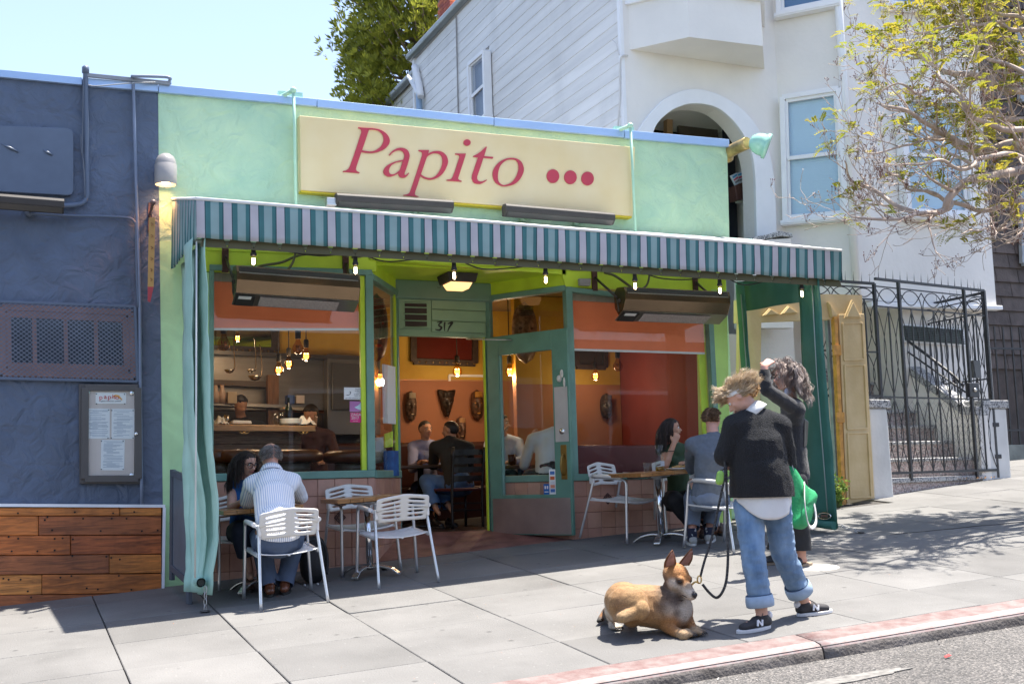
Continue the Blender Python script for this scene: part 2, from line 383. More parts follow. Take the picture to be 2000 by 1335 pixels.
for i in range(len(XJ)-1):
    yj = YJ+([10.9, 11.8, 12.7] if XJ[i] > 8.8 else [])
    for j in range(len(yj)-1):
        x0, x1, y0, y1 = XJ[i]+.004, XJ[i+1]-.004, yj[j]+.004, yj[j+1]-.004
        sk = -.06 if 1.2 < XJ[i] < 3 and 0 < j < 4 else 0
        h = [random.uniform(-.0035, .0035) for _ in range(4)]
        top = [Gv(x0, y0, h[0]), Gv(x1, y0, h[1]), Gv(x1, y1, h[2]), Gv(x0, y1, h[3])]
        MB().prism([p for p in top], V((0, 0, -.05))).build('paving_slab', conc[(i*7+j*3+i*j) % 3], walk, bevel=.004, seg=1)
# kerb stones, road
kerb = tag(MB().prism([Gv(-14, 5.37, -.09), Gv(40, 5.37, -.09), Gv(40, 5.59, -.09), Gv(-14, 5.59, -.09)], V((0, 0, -.2))).build('kerb', joint), kind='structure')
KX = [-6, -3.2, -.6, 1.75, 4.19, 6.6, 9.1, 11.7, 14.4, 18]
for a, b in zip(KX[:-1], KX[1:]):
    a += .006; b -= .006; mb = MB()
    prof = [(5.598, 0), (5.42, -.004), (5.375, -.012), (5.352, -.032), (5.345, -.06), (5.33, -.20)]
    n = 14; P = []
    for i in range(n+1):
        X = a+(b-a)*i/n; w = [random.uniform(-.004, .004) for _ in prof]
        P.append([Gv(X, y+w[k]*.6, z+w[k]*.4) for k, (y, z) in enumerate(prof)])
    mb.grid(P, mfun=lambda i, j: 0 if j < 1 else (2 if j < 3 else 1))
    for r in (P[0], P[-1]): mb.add(r+[Gv(r[0].x, 5.598, -.2)], [tuple(range(len(r)+1))], 1)
    mb.build('kerb_stone', [kerb_red, kerb_raw, M('kerb_worn_edge', (.34, .31, .30), .8, var=.2, vs=25, two=(.26, .17, .16))], kerb)
mb = MB(); P = []
def road_z(X, Y):
    t = (5.34-Y); return G(X, 5.34)-.088+min(t, 5)*.018-max(0, t-6)*.018
ys = [5.36, 5.0, 4.6, 4, 3, 2, 1, 0, -1, -2, -4, -6, -7.4]
for Y in ys: P.append([V((X, Y, road_z(X, Y)+.004*noise.noise(V((X*2, Y*2, 0))))) for X in np.arange(-40, 60.1, .5)])
road = tag(mb.grid(P).build('road', asphalt), kind='structure')
# gritty edge of the asphalt along the kerb and worn paint on it
mb = MB(); mb.raw = True
for k in range(1400):
    X = random.uniform(1.6, 7.4); Y = 5.33-abs(random.gauss(0, .12)) if k < 500 else random.uniform(3.6, 5.3); r = random.uniform(.002, .008 if k < 500 else .005)
    c = V((X, Y, road_z(X, Y)+r*.3)); q = [c+V((random.uniform(-r, r), random.uniform(-r, r), random.uniform(-.3*r, r))) for _ in range(4)]
    mb.add(q, [(0, 1, 2), (0, 2, 3), (0, 3, 1), (1, 3, 2)])
tag(mb.build('loose_gravel', M('grit', (.30, .28, .26), .9, var=.5, vs=90, two=(.5, .47, .44))), kind='stuff')
roadpaint = M('worn_road_paint', (.17, .162, .15), .9, var=.35, vs=20, bump=.3, bs=80)
for cx, cy, rx, ry in ((3.92, 4.80, .36, .07), (3.40, 4.72, .2, .03)):
    pts = []
    for k in range(40):
        a = k/40*2*math.pi; r = 1+.35*noise.noise(V((math.cos(a)*2.2+cx, math.sin(a)*2.2, 3)))+random.uniform(-.02, .02)
        X = cx+math.cos(a)*rx*r; Y = cy+math.sin(a)*ry*r; pts.append(V((X, Y, road_z(X, Y)+.006)))
    tag(MB().prism(pts, V((0, 0, -.004))).build('road_marking', roadpaint), kind='structure')
# far kerb and pavement of the other side of the street
mb = MB()
mb.prism([V((-40, -7.4, road_z(-40, -7.4)+.13)), V((60, -7.4, road_z(60, -7.4)+.13)), V((60, -11.5, road_z(60, -7.4)+.2)), V((-40, -11.5, road_z(-40, -7.4)+.2))], V((0, 0, -.4)))
tag(mb.build('far_pavement', conc[1]), kind='structure')
for k, (x0, y0, x1, y1) in enumerate(((7.0, 8.3, 8.9, 8.05), (-1.5, 9.3, -.3, 9.2))):
    P = []
    for i in range(26):
        u = i/25; x = x0+(x1-x0)*u; y = y0+(y1-y0)*u; P.append(Gv(x+.05*noise.noise(V((u*6, k, 0))), y+.02*noise.noise(V((u*7, k, 5))), .0005))
    MB().tube(P, [.005*math.sin(math.pi*(i+.5)/26)+.001 for i in range(26)], 5).build('crack', joint, walk)
# inspection cover set in the pavement
c = Gv(5.72, 7.33, .0); nrm = V((-.055, -.068, 1)).normalized()
tag(MB().lathe([(.0, .003), (.17, .003), (.175, .0), (.175, -.02)], c, 28, axis=nrm).build('utility_cover', M('cover_concrete', (.30, .285, .26), .9, var=.25, vs=14, bump=.3, bs=80)), 'round concrete utility cover let into the pavement by the sandals', 'utility cover')
# litter and leaves on the ground
for (x, y, nm, lab, mt, sz) in ((4.62, 4.86, 'litter_scrap', 'small red scrap of litter lying on the asphalt', M('litter_red', (.6, .03, .03), .6), .02),):
    z = road_z(x, y)+.006
    tag(MB().prism([V((x-sz, y-sz*.4, z)), V((x+sz*.9, y-sz*.6, z+.01)), V((x+sz, y+sz*.5, z+.014)), V((x-sz*.5, y+sz*.7, z+.004))], V((0, 0, .002))).build(nm, mt), lab, 'litter')

# ================================================================ BLUE BUILDING
blue = thing('blue_building', 'blue stucco building at the left edge with reclaimed wood base', 'building', Gv(-2, 10.15))
mb = MB(); slab([(-900, 60), (308, 168), (318, 990), (319, 1175), (-900, 1400)], 10, 0, .3, mb)
mb.build('wall', blue_stucco, blue)
# flashing along the parapet, in lengths
def flash(x0, y0, x1, y1, par, h=15):
    mb = MB(); slab([(x0, y0), (x1, y1), (x1, y1+h), (x0, y0+h+1)], 10, .035, .34, mb); mb.build('parapet_flashing', flashing, par, bevel=.004)
flash(-700, 70, 160, 153.4, blue); flash(161, 153.5, 308, 166.2, blue)
# raised sign panel (painted over)
mb = MB(); p = [A(*q, 10) for q in ((-90, 246), (128, 253), (139, 257), (143, 264), (143, 376), (139, 383), (130, 384), (-90, 372))]
mb.prism([q-V((0, .05, 0)) for q in p], V((0, .05, 0))); mb.build('raised_panel', blue_paint, blue, bevel=.006)
mb = MB()
for a, b in (((2, 281), (36, 297)), ((84, 293), (102, 303))):
    a = A(*a, 9.95); b = A(*b, 9.95); mb.tube([a, (a+b)/2-V((0, .008, 0)), b-V((0, .006, 0))], [.002, .012, .008], 6)
mb.build('stucco_ridge', blue_paint, blue)
mb = MB()
for q in (((-60, 402), (-60, 388)),): pass
# window behind expanded metal
wood_pink = M('old_rose_paint', (.36, .20, .175), .6, var=.15, vs=8, bump=.15, bs=40)
win = MB(); slab([(-70, 592), (262, 604), (267, 742), (-70, 734)], 10, .005, .0, win)
win = win.build('window', M('dark_reveal', (.10, .075, .07), .7), blue)
def frame(q, w, d0, d1, Y, name, mt, par):
    mb = MB()
    tl, tr, br, bl = q
    fbar((tl[0], tl[1]), (tr[0], tr[1]), w, d0, d1, Y, mb); fbar(bl, br, w, d0+.001, d1, Y, mb)
    fbar(tl, bl, w, d0+.002, d1, Y, mb); fbar(tr, br, w, d0+.002, d1, Y, mb); return mb.build(name, mt, par, bevel=.004)
frame(((4, 600), (256, 611), (261, 736), (6, 729)), .05, .03, -.002, 10, 'frame', wood_pink, win)
frame(((12, 611), (246, 622), (250, 722), (14, 716)), .07, .02, -.003, 10, 'sash', wood_pink, win)
for x in (67.5, 128.5, 187.5): fbar((x-1, 614), (x+1, 722), .032, .019, -.004, 10).build('glazing_bar', wood_pink, win)
for x0, x1 in ((14, 65), (70, 126), (131, 185), (190, 245)):
    slab([(x0, 613), (x1, 616), (x1+1, 721), (x0+1, 717)], 10, .008, -.004).build('pane', M('dark_pane', (.03, .045, .07), .08, var=.3, vs=6, spec=.8), win)
# expanded metal: lozenges of thin bars
mb = MB(); tl, tr, br, bl = A(-60, 588, 9.955), A(263, 600, 9.955), A(268, 746, 9.955), A(-60, 738, 9.955)
nx, ny = 60, 36
def uv(u, v): return tl*(1-u)*(1-v)+tr*u*(1-v)+br*u*v+bl*(1-u)*v
for i in range(nx):
    for j in range(ny):
        if (i+j) % 2: continue
        for di, dj in ((1, 1), (1, -1), (-1, 1), (-1, -1)):
            a = uv(i/nx, (j+.5)/ny); b = uv(min(max((i+di)/nx, 0), 1), min(max((j+dj+.5)/ny, 0), 1))
            if di > 0: mb.bar(a+V((0, .002*dj, 0)), b, .0058, .004, (0, 1, 0))
mb.raw = True
o = mb.build('security_mesh', M('mesh_blue_grey', (.16, .19, .25), .5), win); o['kind'] = 'stuff'
frame(((-60, 588), (263, 600), (268, 746), (-60, 738)), .022, .05, -.035, 10, 'mesh_frame', blue_paint, win)
# reclaimed wood cladding: planks in six courses
white_edge = M('white_edge_trim', (.80, .82, .86), .5)
clad = MB(); slab([(-400, 985), (318, 989), (316, 1150), (-400, 1262)], 10, .006, .0, clad); clad = clad.build('wood_cladding', M('clad_back', (.03, .015, .01), .9), blue)
mb = MB(); fbar((-400, 983.5), (321, 987.5), .024, .062, -.004, 10, mb); fbar((319.5, 990.5), (317, 1149), .022, .0615, -.004, 10, mb); mb.build('white_trim', white_edge, clad)
z4 = lambda x, y: (x*.1872, 970+y*.1872)
courses = [((112, 110), (193, 190), [1243]), ((197, 197), (400, 389), [400]), ((405, 397), (603, 590), [733]), ((610, 597), (806, 787), [1137]), ((812, 797), (1018, 990), [437]), ((1023, 996), (1300, 1300), [])]
woods = [(.55, .17, .035), (.62, .21, .042), (.46, .12, .032), (.40, .12, .036), (.66, .25, .055), (.35, .11, .036), (.52, .145, .03)]
plank_wood = []
for k, c in enumerate(woods):
    plank_wood.append(M('reclaimed_plank_%s' % 'abcdefg'[k], tuple(x*.5 for x in c), .42, two=tuple(min(1, x*1.25) for x in c), vs=2.2, stretch=(1.6, 9, 14+k), dist=1.2, bump=.18, bs=8, detail=9, dirt=.75))
k = 0
for (t0, t1), (b0, b1), cuts in courses:
    xs = [-1900]+cuts+[1678]
    for x0, x1 in zip(xs[:-1], xs[1:]):
        f = lambda x, a, b: a+(b-a)*x/1680
        q = [z4(x0+2, f(x0, t0, t1)), z4(x1-2, f(x1, t0, t1)), z4(x1-2, f(x1, b0, b1)), z4(x0+2, f(x0, b0, b1))]
        if b0 >= 1300:
            q = [z4(x0, t0+22*.0+ (x0*(996-1023)/1680)), z4(1430, 1000), z4(1430, 1010), z4(x0, 1205+(1205-1000)/1430*(-x0))]
            q = [z4(-1900, 1053), z4(1420, 1001), z4(0, 1219), z4(-1900, 1480)]
        slab(q, 10, .045+random.uniform(-.006, .008), -.006).build('plank', plank_wood[(k*3+1) % 7], clad, bevel=.004, seg=1); k += 1
mb = MB()
for x, y in ((187, 168), (780, 158), (1180, 168), (1400, 155), (468, 240), (495, 208), (867, 224), (1165, 224), (1320, 225), (545, 345), (1050, 353), (1480, 355), (1645, 347), (90, 415), (190, 433), (570, 435), (653, 430), (760, 440), (390, 565), (570, 555), (122, 565), (755, 615), (1110, 620), (1160, 633), (1250, 650), (35, 850), (90, 860), (290, 982), (215, 860), (905, 950), (1020, 962), (745, 822), (1240, 820), (325, 1045), (1370, 965), (630, 838)):
    a = A(*z4(x, y), 9.945); mb.lathe([(.0, -.0015), (random.uniform(.004, .009), -.0015), (.008, .002)], a, 7, axis=(0, -1, 0))
o = mb.build('nail_hole', M('nail_hole', (.02, .015, .012), .9), clad); o['kind'] = 'stuff'
# conduits and cables fixed on the wall
def conduit(px, r, mt=blue_paint, Y=9.955, par=blue, name='conduit', n=8):
    pts = [A(q[0], q[1], q[2] if len(q) > 2 else Y) for q in px]; MB().tube(cr(pts, 6), r, n).build(name, mt, par)
conduit([(167, 137, 9.94), (167.5, 180), (169, 290), (170.5, 370), (170, 384), (164, 395), (150, 400), (124, 402)], .022)
conduit([(332, 164, 9.99), (331, 158, 9.95), (332, 153, 9.9), (318, 150, 9.9), (263, 149, 9.9), (260, 152, 9.93), (260.5, 170), (265, 330), (270, 480), (273, 600), (274, 745), (277, 985)], .014, M('conduit_grey', (.17, .21, .30), .4))
conduit([(60, 417), (150, 421.5), (215, 423), (252, 426), (262, 433), (266, 444), (267, 520), (270.5, 600)], .012)
conduit([(163, 150, 9.93), (160, 300, 9.93), (158, 262, 9.94), (164, 335, 9.93), (166, 385, 9.93)], .004, M('cable_grey', (.12, .14, .18), .5), name='cable')
conduit([(172, 166, 9.92), (190, 168, 9.9), (250, 163, 9.9), (300, 161, 9.93), (330, 163, 9.97)], .005, M('cable_pale', (.30, .31, .33), .5), name='cable')
fbar((170, 146), (332, 162), .03, .0, .03, 9.93).build('parapet_bar', M('bar_grey', (.25, .27, .30), .5), blue)
MB().lathe([(.03, 0), (.03, .05), (.015, .065)], A(167, 143, 9.94), 10).build('conduit_cap', blue_paint, blue)
# linear sign lamp at the left edge
lampm = M('lamp_bronze', (.06, .054, .05), .6, metal=0., spec=.2, var=.05, vs=5)
def sign_lamp(l0, l1, label, group, arm_px, endcap=False, Y=9.78):
    a, b = A(*l0, Y), A(*l1, Y); r = thing('sign_lamp', label, 'wall light', (a+b)/2, 0, group)
    mb = MB(); d = b-a
    prof = [(-.055, -.02), (-.06, .03), (-.035, .055), (.03, .06), (.06, .03), (.05, -.055), (-.01, -.06)]
    mb.prism([a+V((0, y, z)) for y, z in prof], d); mb.build('housing', lampm, r, bevel=.006)
    mb = MB(); mb.prism([a+d*.02+V((0, y, z)) for y, z in ((-.05, -.024), (-.015, -.058), (-.015, -.062), (-.054, -.026))], d*.96); mb.build('lens', M('lamp_lens', (.07, .065, .06), .4), r)
    for q in arm_px:
        p = A(*q, 9.99); mb = MB(); mb.lathe([(.05, 0), (.05, .025), (.025, .04)], p, 14, axis=(0, -1, 0)); mb.tube([p, p+V((0, -.1, .0)), p+V((0, -.2, .05))], .014, 8); mb.build('bracket', green_stucco if l0[0] > 300 else blue_paint, r)
    return r
sign_lamp((-80, 387), (125, 403), 'linear bronze sign lamp below the blue raised panel', 'linear lamps lighting the signs', [(60, 413)])
# menu case on the blue wall
mc = thing('menu_case', 'dark framed menu display case hanging on the blue wall', 'menu case', A(213, 940, 9.95))
z3 = lambda x, y: (150+x*.1647, 740+y*.1647)
mb = MB(); slab([(153.5, 750), (273, 751), (275, 945), (155, 944)], 10, .05, -.0, mb); mb.build('back_box', M('case_brown', (.075, .07, .068), .5), mc, bevel=.005)
frame((z3(95, 108), z3(715, 110), z3(722, 1180), z3(88, 1182)), .055, .07, -.05, 10, 'door_frame', M('case_frame', (.085, .08, .078), .45), mc)
slab([z3(120, 132), z3(680, 140), z3(672, 1158), z3(115, 1158)], 10, .052, -.05).build('pin_board', M('case_back', (.62, .55, .52), .7, var=.05), mc)
card = MB(); slab([z3(218, 165), z3(578, 170), z3(576, 298), z3(218, 296)], 10, .055, -.052, card); card = card.build('title_card', M('card_white', (.85, .86, .86), .5), mc)
for ch, x, y, rot in (('p', 285, 217, .1), ('a', 338, 209, .05), ('p', 388, 212, 0), ('i', 425, 206, -.02), ('t', 447, 209, -.08), ('o', 480, 217, -.12)):
    text(ch, .052, A(*z3(x, y), 9.943), 'lettering', M('menu_red', (.60, .05, .045), .5), card, ax=(math.cos(rot), 0, math.sin(rot)), ay=(-math.sin(rot), 0, math.cos(rot)), sx=1.15, ext=.0012)
text('organic mexican cuisine', .018, A(*z3(393, 258), 9.943), 'lettering', ink, card)
mb = MB(); mb.strip([A(*z3(*q), 9.942) for q in ((425, 200), (460, 182), (500, 190), (540, 240))], [A(*z3(*q), 9.942) for q in ((440, 212), (470, 205), (495, 222), (535, 252))], V((0, .002, 0))); mb.build('motif', M('menu_orange', (.80, .42, .12), .5), card)
for q in (((120, 352), (385, 354), (384, 708), (118, 706)), ((408, 354), (676, 358), (674, 712), (404, 710)), ((285, 720), (562, 722), (554, 1082), (280, 1080))):
    pg = MB(); slab([z3(*t) for t in q], 10, .0545, -.052, pg); pg = pg.build('menu_page', paper, mc)
    mb = MB(); (x0, y0), (x1, y1), (x2, y2), (x3, y3) = q; random.seed(int(x0))
    yy = y0+18
    while yy < y2-30:
        ln = random.choice((.45, .6, .75, .82, .9)); ind = random.choice((0.05, .08, .2))
        fbar(z3(x0+(x1-x0)*ind+12, yy), z3(x0+(x1-x0)*min(ln+ind, .95), yy+2), .004, .0001, .0011, 9.9448, mb); yy += random.choice((11, 13, 20))
    mb.raw = True; o = mb.build('print', M('print_blue_grey', (.40, .47, .56), .8), pg); o['kind'] = 'stuff'
mb = MB()
for q in ((232, 175), (566, 178), (233, 292), (569, 292), (378, 365), (415, 370), (668, 372), (370, 697), (410, 697), (668, 697), (293, 733), (550, 735), (292, 1067), (550, 1068)): mb.ball(A(*z3(*q), 9.942), .005, nu=8, nv=5)
mb.build('push_pin', M('pin_dark', (.06, .09, .12), .4), mc)
for q in ((135, 155), (652, 165), (648, 1137)): MB().lathe([(.0, .004), (.015, .004), (.018, 0)], A(*z3(*q), 9.938), 12, axis=(0, -1, 0)).build('clip', M('chrome', (.8, .8, .8), .15, metal=1), mc)
mb = MB(); mb.lathe([(.0, .008), (.012, .008), (.014, 0)], A(*z3(705, 648), 9.93), 12, axis=(0, -1, 0)); mb.build('lock', M('chrome', (.8, .8, .8), .15, metal=1), mc)
slab([z3(118, 130), z3(682, 138), z3(674, 1160), z3(113, 1160)], 10, .068, -.065).build('glass', clear, mc)
# wrought bracket with a hanging pennant, rounded wall lantern
pb = thing('pennant_bracket', 'small iron bracket holding a long narrow tan pennant', 'bracket', A(296, 430, 9.9))
mb = MB(); slab([(289.5, 396), (295, 396), (294, 454), (288.5, 454)], 10, .012, -.002, mb); mb.build('plate', M('rusty_plate', (.10, .05, .05), .6), pb)
mb = MB(); p0 = A(292, 420, 9.98); p1 = A(299, 395, 9.62); mb.tube(cr([p0, p0*.5+p1*.5+V((0, 0, -.01)), p1], 6), .013, 8); mb.ball(p1, .024); mb.tube(cr([A(291, 447, 9.98), A(295, 432, 9.8), p1*.6+p0*.4], 6), .006, 6)
mb.build('arm', M('iron_rust', (.13, .075, .07), .5), pb)
sg = MB(); a = A(297, 425, 9.62); bq = A(295, 560, 9.72); sg.prism([a+V((-.024, 0, 0)), a+V((.024, -.01, 0)), bq+V((.02, -.01, 0)), bq+V((-.026, 0, 0))], V((0, .008, 0))); sg = sg.build('pennant', M('pennant_tan', (.52, .30, .10), .7, var=.12, vs=4), pb)
cq = A(293.5, 590, 9.72); MB().prism([bq+V((.02, -.011, 0)), bq+V((-.026, -.001, 0)), cq+V((-.02, 0, .01)), cq], V((0, .007, 0))).build('tip', M('pennant_red', (.45, .06, .07), .7), sg)
for t in (.1, .27, .44, .6, .76, .9):
    p = a.lerp(bq, t); MB().tube([p+V((-.008, -.012, .012)), p+V((.008, -.014, .0)), p+V((-.006, -.012, -.012))], .0025, 5).build('lettering', M('pennant_ink', (.25, .09, .04), .7), sg)
wl = thing('wall_lamp', 'grey capsule wall lamp with warm bulb between blue and green walls', 'wall lamp', A(323, 330, 9.86))
c = A(323.5, 361, 9.86); mb = MB()
mb.lathe([(.088, 0), (.092, .01), (.092, .17), (.088, .175), (.088, .18), (.083, .21), (.066, .245), (.035, .268), (.001, .275)], c, 28, ends=False); mb.lathe([(.086, .275*.0), (.084, .15), (.001, .16)], c, 24, ends=False)
mb.build('shade', M('lamp_grey', (.30, .285, .275), .35, var=.05), wl, bevel=0)
MB().lathe([(.02, .14), (.035, .1), (.05, .06), (.048, .03), (.03, .015), (.001, .01)], c, 16, ends=False).build('bulb', emit('bulb_warm', (1., .62, .28), 9), wl)
mb = MB(); mb.bar(c+V((0, .06, .12)), c+V((0, .139, .12)), .09, .09); mb.build('mount', M('lamp_grey', (.3, .285, .275)), wl)
pl = bpy.data.lights.new('wall_lamp_light', 'SPOT'); pl.energy = 6; pl.color = (1, .38, .12); pl.shadow_soft_size = .04; pl.spot_size = math.radians(110); pl.spot_blend = .5
po = bpy.data.objects.new('lamp_light', pl); COL.objects.link(po); po.parent = wl; po.location = c+V((0, 0, .0))-wl.location

# ================================================================ GREEN RESTAURANT
rest = thing('restaurant_building', 'mint green single storey restaurant with lime shopfront and corner recess door', 'building', Gv(4, 10.1))
# parapet wall above the awning (mint) and lime wall below it, down to the soffit of the recess
slab([(309, 169), (1420, 277), (1425, 470), (1425, 520), (1105, 512), (720, 482), (311, 470)], 10, -.002, .3).build('parapet_wall', green_stucco, rest)
for a, b in (((309, 166.3), (617, 195)), ((618, 195.2), (962, 231.5)), ((963, 231.6), (1216, 255.6)), ((1217, 255.7), (1421, 273.8))): flash(*a, *b, rest)
slab([(398, 474), (720, 484), (720, 505), (735, 507), (735, 530), (398, 530)], 10, .0, .16).build('lime_fascia', lime, rest)
slab([(720, 483), (1105, 513), (1105, 536), (720, 507)], 10, .0, .1).build('lime_fascia', lime, rest)
slab([(1098, 513), (1418, 521), (1418, 572), (1105, 561), (1098, 536)], 10, .0, .16).build('lime_fascia', lime, rest)
fbar((404, 487), (706, 499), .016, .012, -.001, 10).build('lime_moulding', lime, rest)
fbar((722, 506), (1412, 540), .02, .02, -.001, 10).build('lime_moulding', lime, rest)
slab([(311, 470), (397, 473), (399, 531), (412, 532), (416, 930), (418, 1142), (320, 1158)], 10, -.002, .3).build('pilaster', pilaster_paint, rest)
slab([(1389, 565), (1418, 567), (1428, 1010), (1428, 1030), (1400, 1030)], 10, .01, .3).build('pilaster', M('pilaster_lime', (.50, .76, .20), .55, var=.08, vs=4, bump=.3, bs=8), rest)
YD = 10.82
Li, Ri = V((3.50, YD, 0)), V((4.45, YD, 0)); Lo, Ro = V((2.995, 10, 0)), V((4.969, 10, 0))
zs = 1.99
# recess soffit and its lime side walls
MB().prism([V((2.9, 10.1, zs)), V((5.05, 10.1, zs)), V((4.62, YD+.05, zs)), V((3.38, YD+.05, zs))], V((0, 0, .06))).build('recess_soffit', lime, rest)
def vwall(a, b, z0, z1, th, name, mt, par, out=0, bevel=0):
    """upright slab between plan points a and b; thickness goes to the inside"""
    a = V((a[0], a[1], 0)); b = V((b[0], b[1], 0)); t = (b-a).normalized(); n = V((-t.y, t.x, 0))
    if n.y < 0: n = -n
    a2 = a-n*out; b2 = b-n*out
    f = lambda p, z: V((p.x, p.y, z if not isinstance(z, tuple) else z[0]))
    za, zb = z0 if isinstance(z0, tuple) else (z0, z0)
    return MB().prism([V((a2.x, a2.y, za)), V((b2.x, b2.y, zb)), V((b2.x, b2.y, z1)), V((a2.x, a2.y, z1))], n*(th+out)).build(name, mt, par, bevel=bevel)
vwall(Lo, Li, 1.885, 1.995, .05, 'recess_lime_wall', lime, rest); vwall(Ri, Ro, 1.865, 1.995, .05, 'recess_lime_wall', lime, rest)
gz = lambda p: G(p.x, p.y)
# bulkheads with tiles
tile_m = [M('terracotta_tile_%s' % 'abc'[k], c, .45, var=.10, vs=7, bump=.08, bs=30, dirt=.25) for k, c in enumerate([(.52, .275, .19), (.55, .31, .225), (.48, .25, .18)])]
grout = M('tile_grout', (.34, .18, .13), .8, var=.15, vs=15)
def bulkhead(a, b, ztop, deco=()):
    a = V(a); b = V(b); t = (b-a); L = t.length; t.normalize(); n = V((-t.y, t.x, 0))
    if n.y < 0: n = -n
    lo = min(G(a.x, a.y), G(b.x, b.y))-.1
    bk = vwall(a, b, lo, ztop, .12, 'bulkhead', grout, rest)
    s = .152; nc = int(L/s+.999); u0 = 0
    me = {}
    for j in range(8):
        z1 = ztop-.004-j*s; z0 = z1-s+.005
        for i in range(nc):
            x0 = i*s+.0025; x1 = min((i+1)*s-.0025, L-.002)
            if x1-x0 < .01: continue
            p0 = a+t*x0; p1 = a+t*x1
            if z1 < min(gz(p0), gz(p1)): continue
            d = random.uniform(.005, .008)
            MB().prism([p0-n*d+V((0, 0, z0)), p1-n*d+V((0, 0, z0)), p1-n*d+V((0, 0, z1)), p0-n*d+V((0, 0, z1))], n*(d+.004)).build('tile', tile_m[random.randrange(3)], bk, bevel=.003, seg=1)
    for px, py, r in deco:
        c = A(px, py, 9.988); mb = MB()
        for s1 in (1., .62):
            ring = [c+V((math.cos(k*math.pi/2)*r*s1, 0, math.sin(k*math.pi/2)*r*s1*1.05)) for k in range(4)]
            for k in range(4): mb.bar(ring[k], ring[(k+1) % 4], .008, .005, (0, 1, 0))
        for k in range(4):
            an = k*math.pi/2; q = c+V((math.cos(an)*r*.6, 0, math.sin(an)*r*.6))
            mb.tube([q+V((math.cos(th)*r*.22, 0, math.sin(th)*r*.22)) for th in np.linspace(0, 6.28, 9)], .003, 5)
            mb.tube([c+V((math.cos(an+.785+th)*r*.3*(1-.5*abs(th)), 0, math.sin(an+.785+th)*r*.3*(1-.5*abs(th)))) for th in np.linspace(-.7, .7, 6)], .003, 5)
        mb.build('tile_ornament', M('tile_ornament', (.11, .05, .04), .6), bk)
    return bk
bulkhead((1.56, 10, 0), Lo, .036, [(664, 1010, .05)]); bulkhead(Lo, Li, .03); bulkhead(Ro, (6.72, 10, 0), -.048, [(1187, 973, .05)]); bulkhead(Ri, Ro, -.048)
# sills and frames
def beam(a, b, z, h, d0, d1, name, mt, par, bevel=.006):
    a = V((a[0], a[1], 0)); b = V((b[0], b[1], 0)); t = (b-a).normalized(); n = V((-t.y, t.x, 0))
    if n.y < 0: n = -n
    z0 = z if isinstance(z, tuple) else (z, z)
    return MB().prism([a-n*d0+V((0, 0, z0[0])), b-n*d0+V((0, 0, z0[1])), b-n*d0+V((0, 0, z0[1]+h)), a-n*d0+V((0, 0, z0[0]+h))], n*(d0+d1)).build(name, mt, par, bevel=bevel)
def win_root(c):
    o = bpy.data.objects.new('window', None); COL.objects.link(o); o.parent = rest; o.empty_display_size = .05; o.location = V(c)-rest.location
    return o
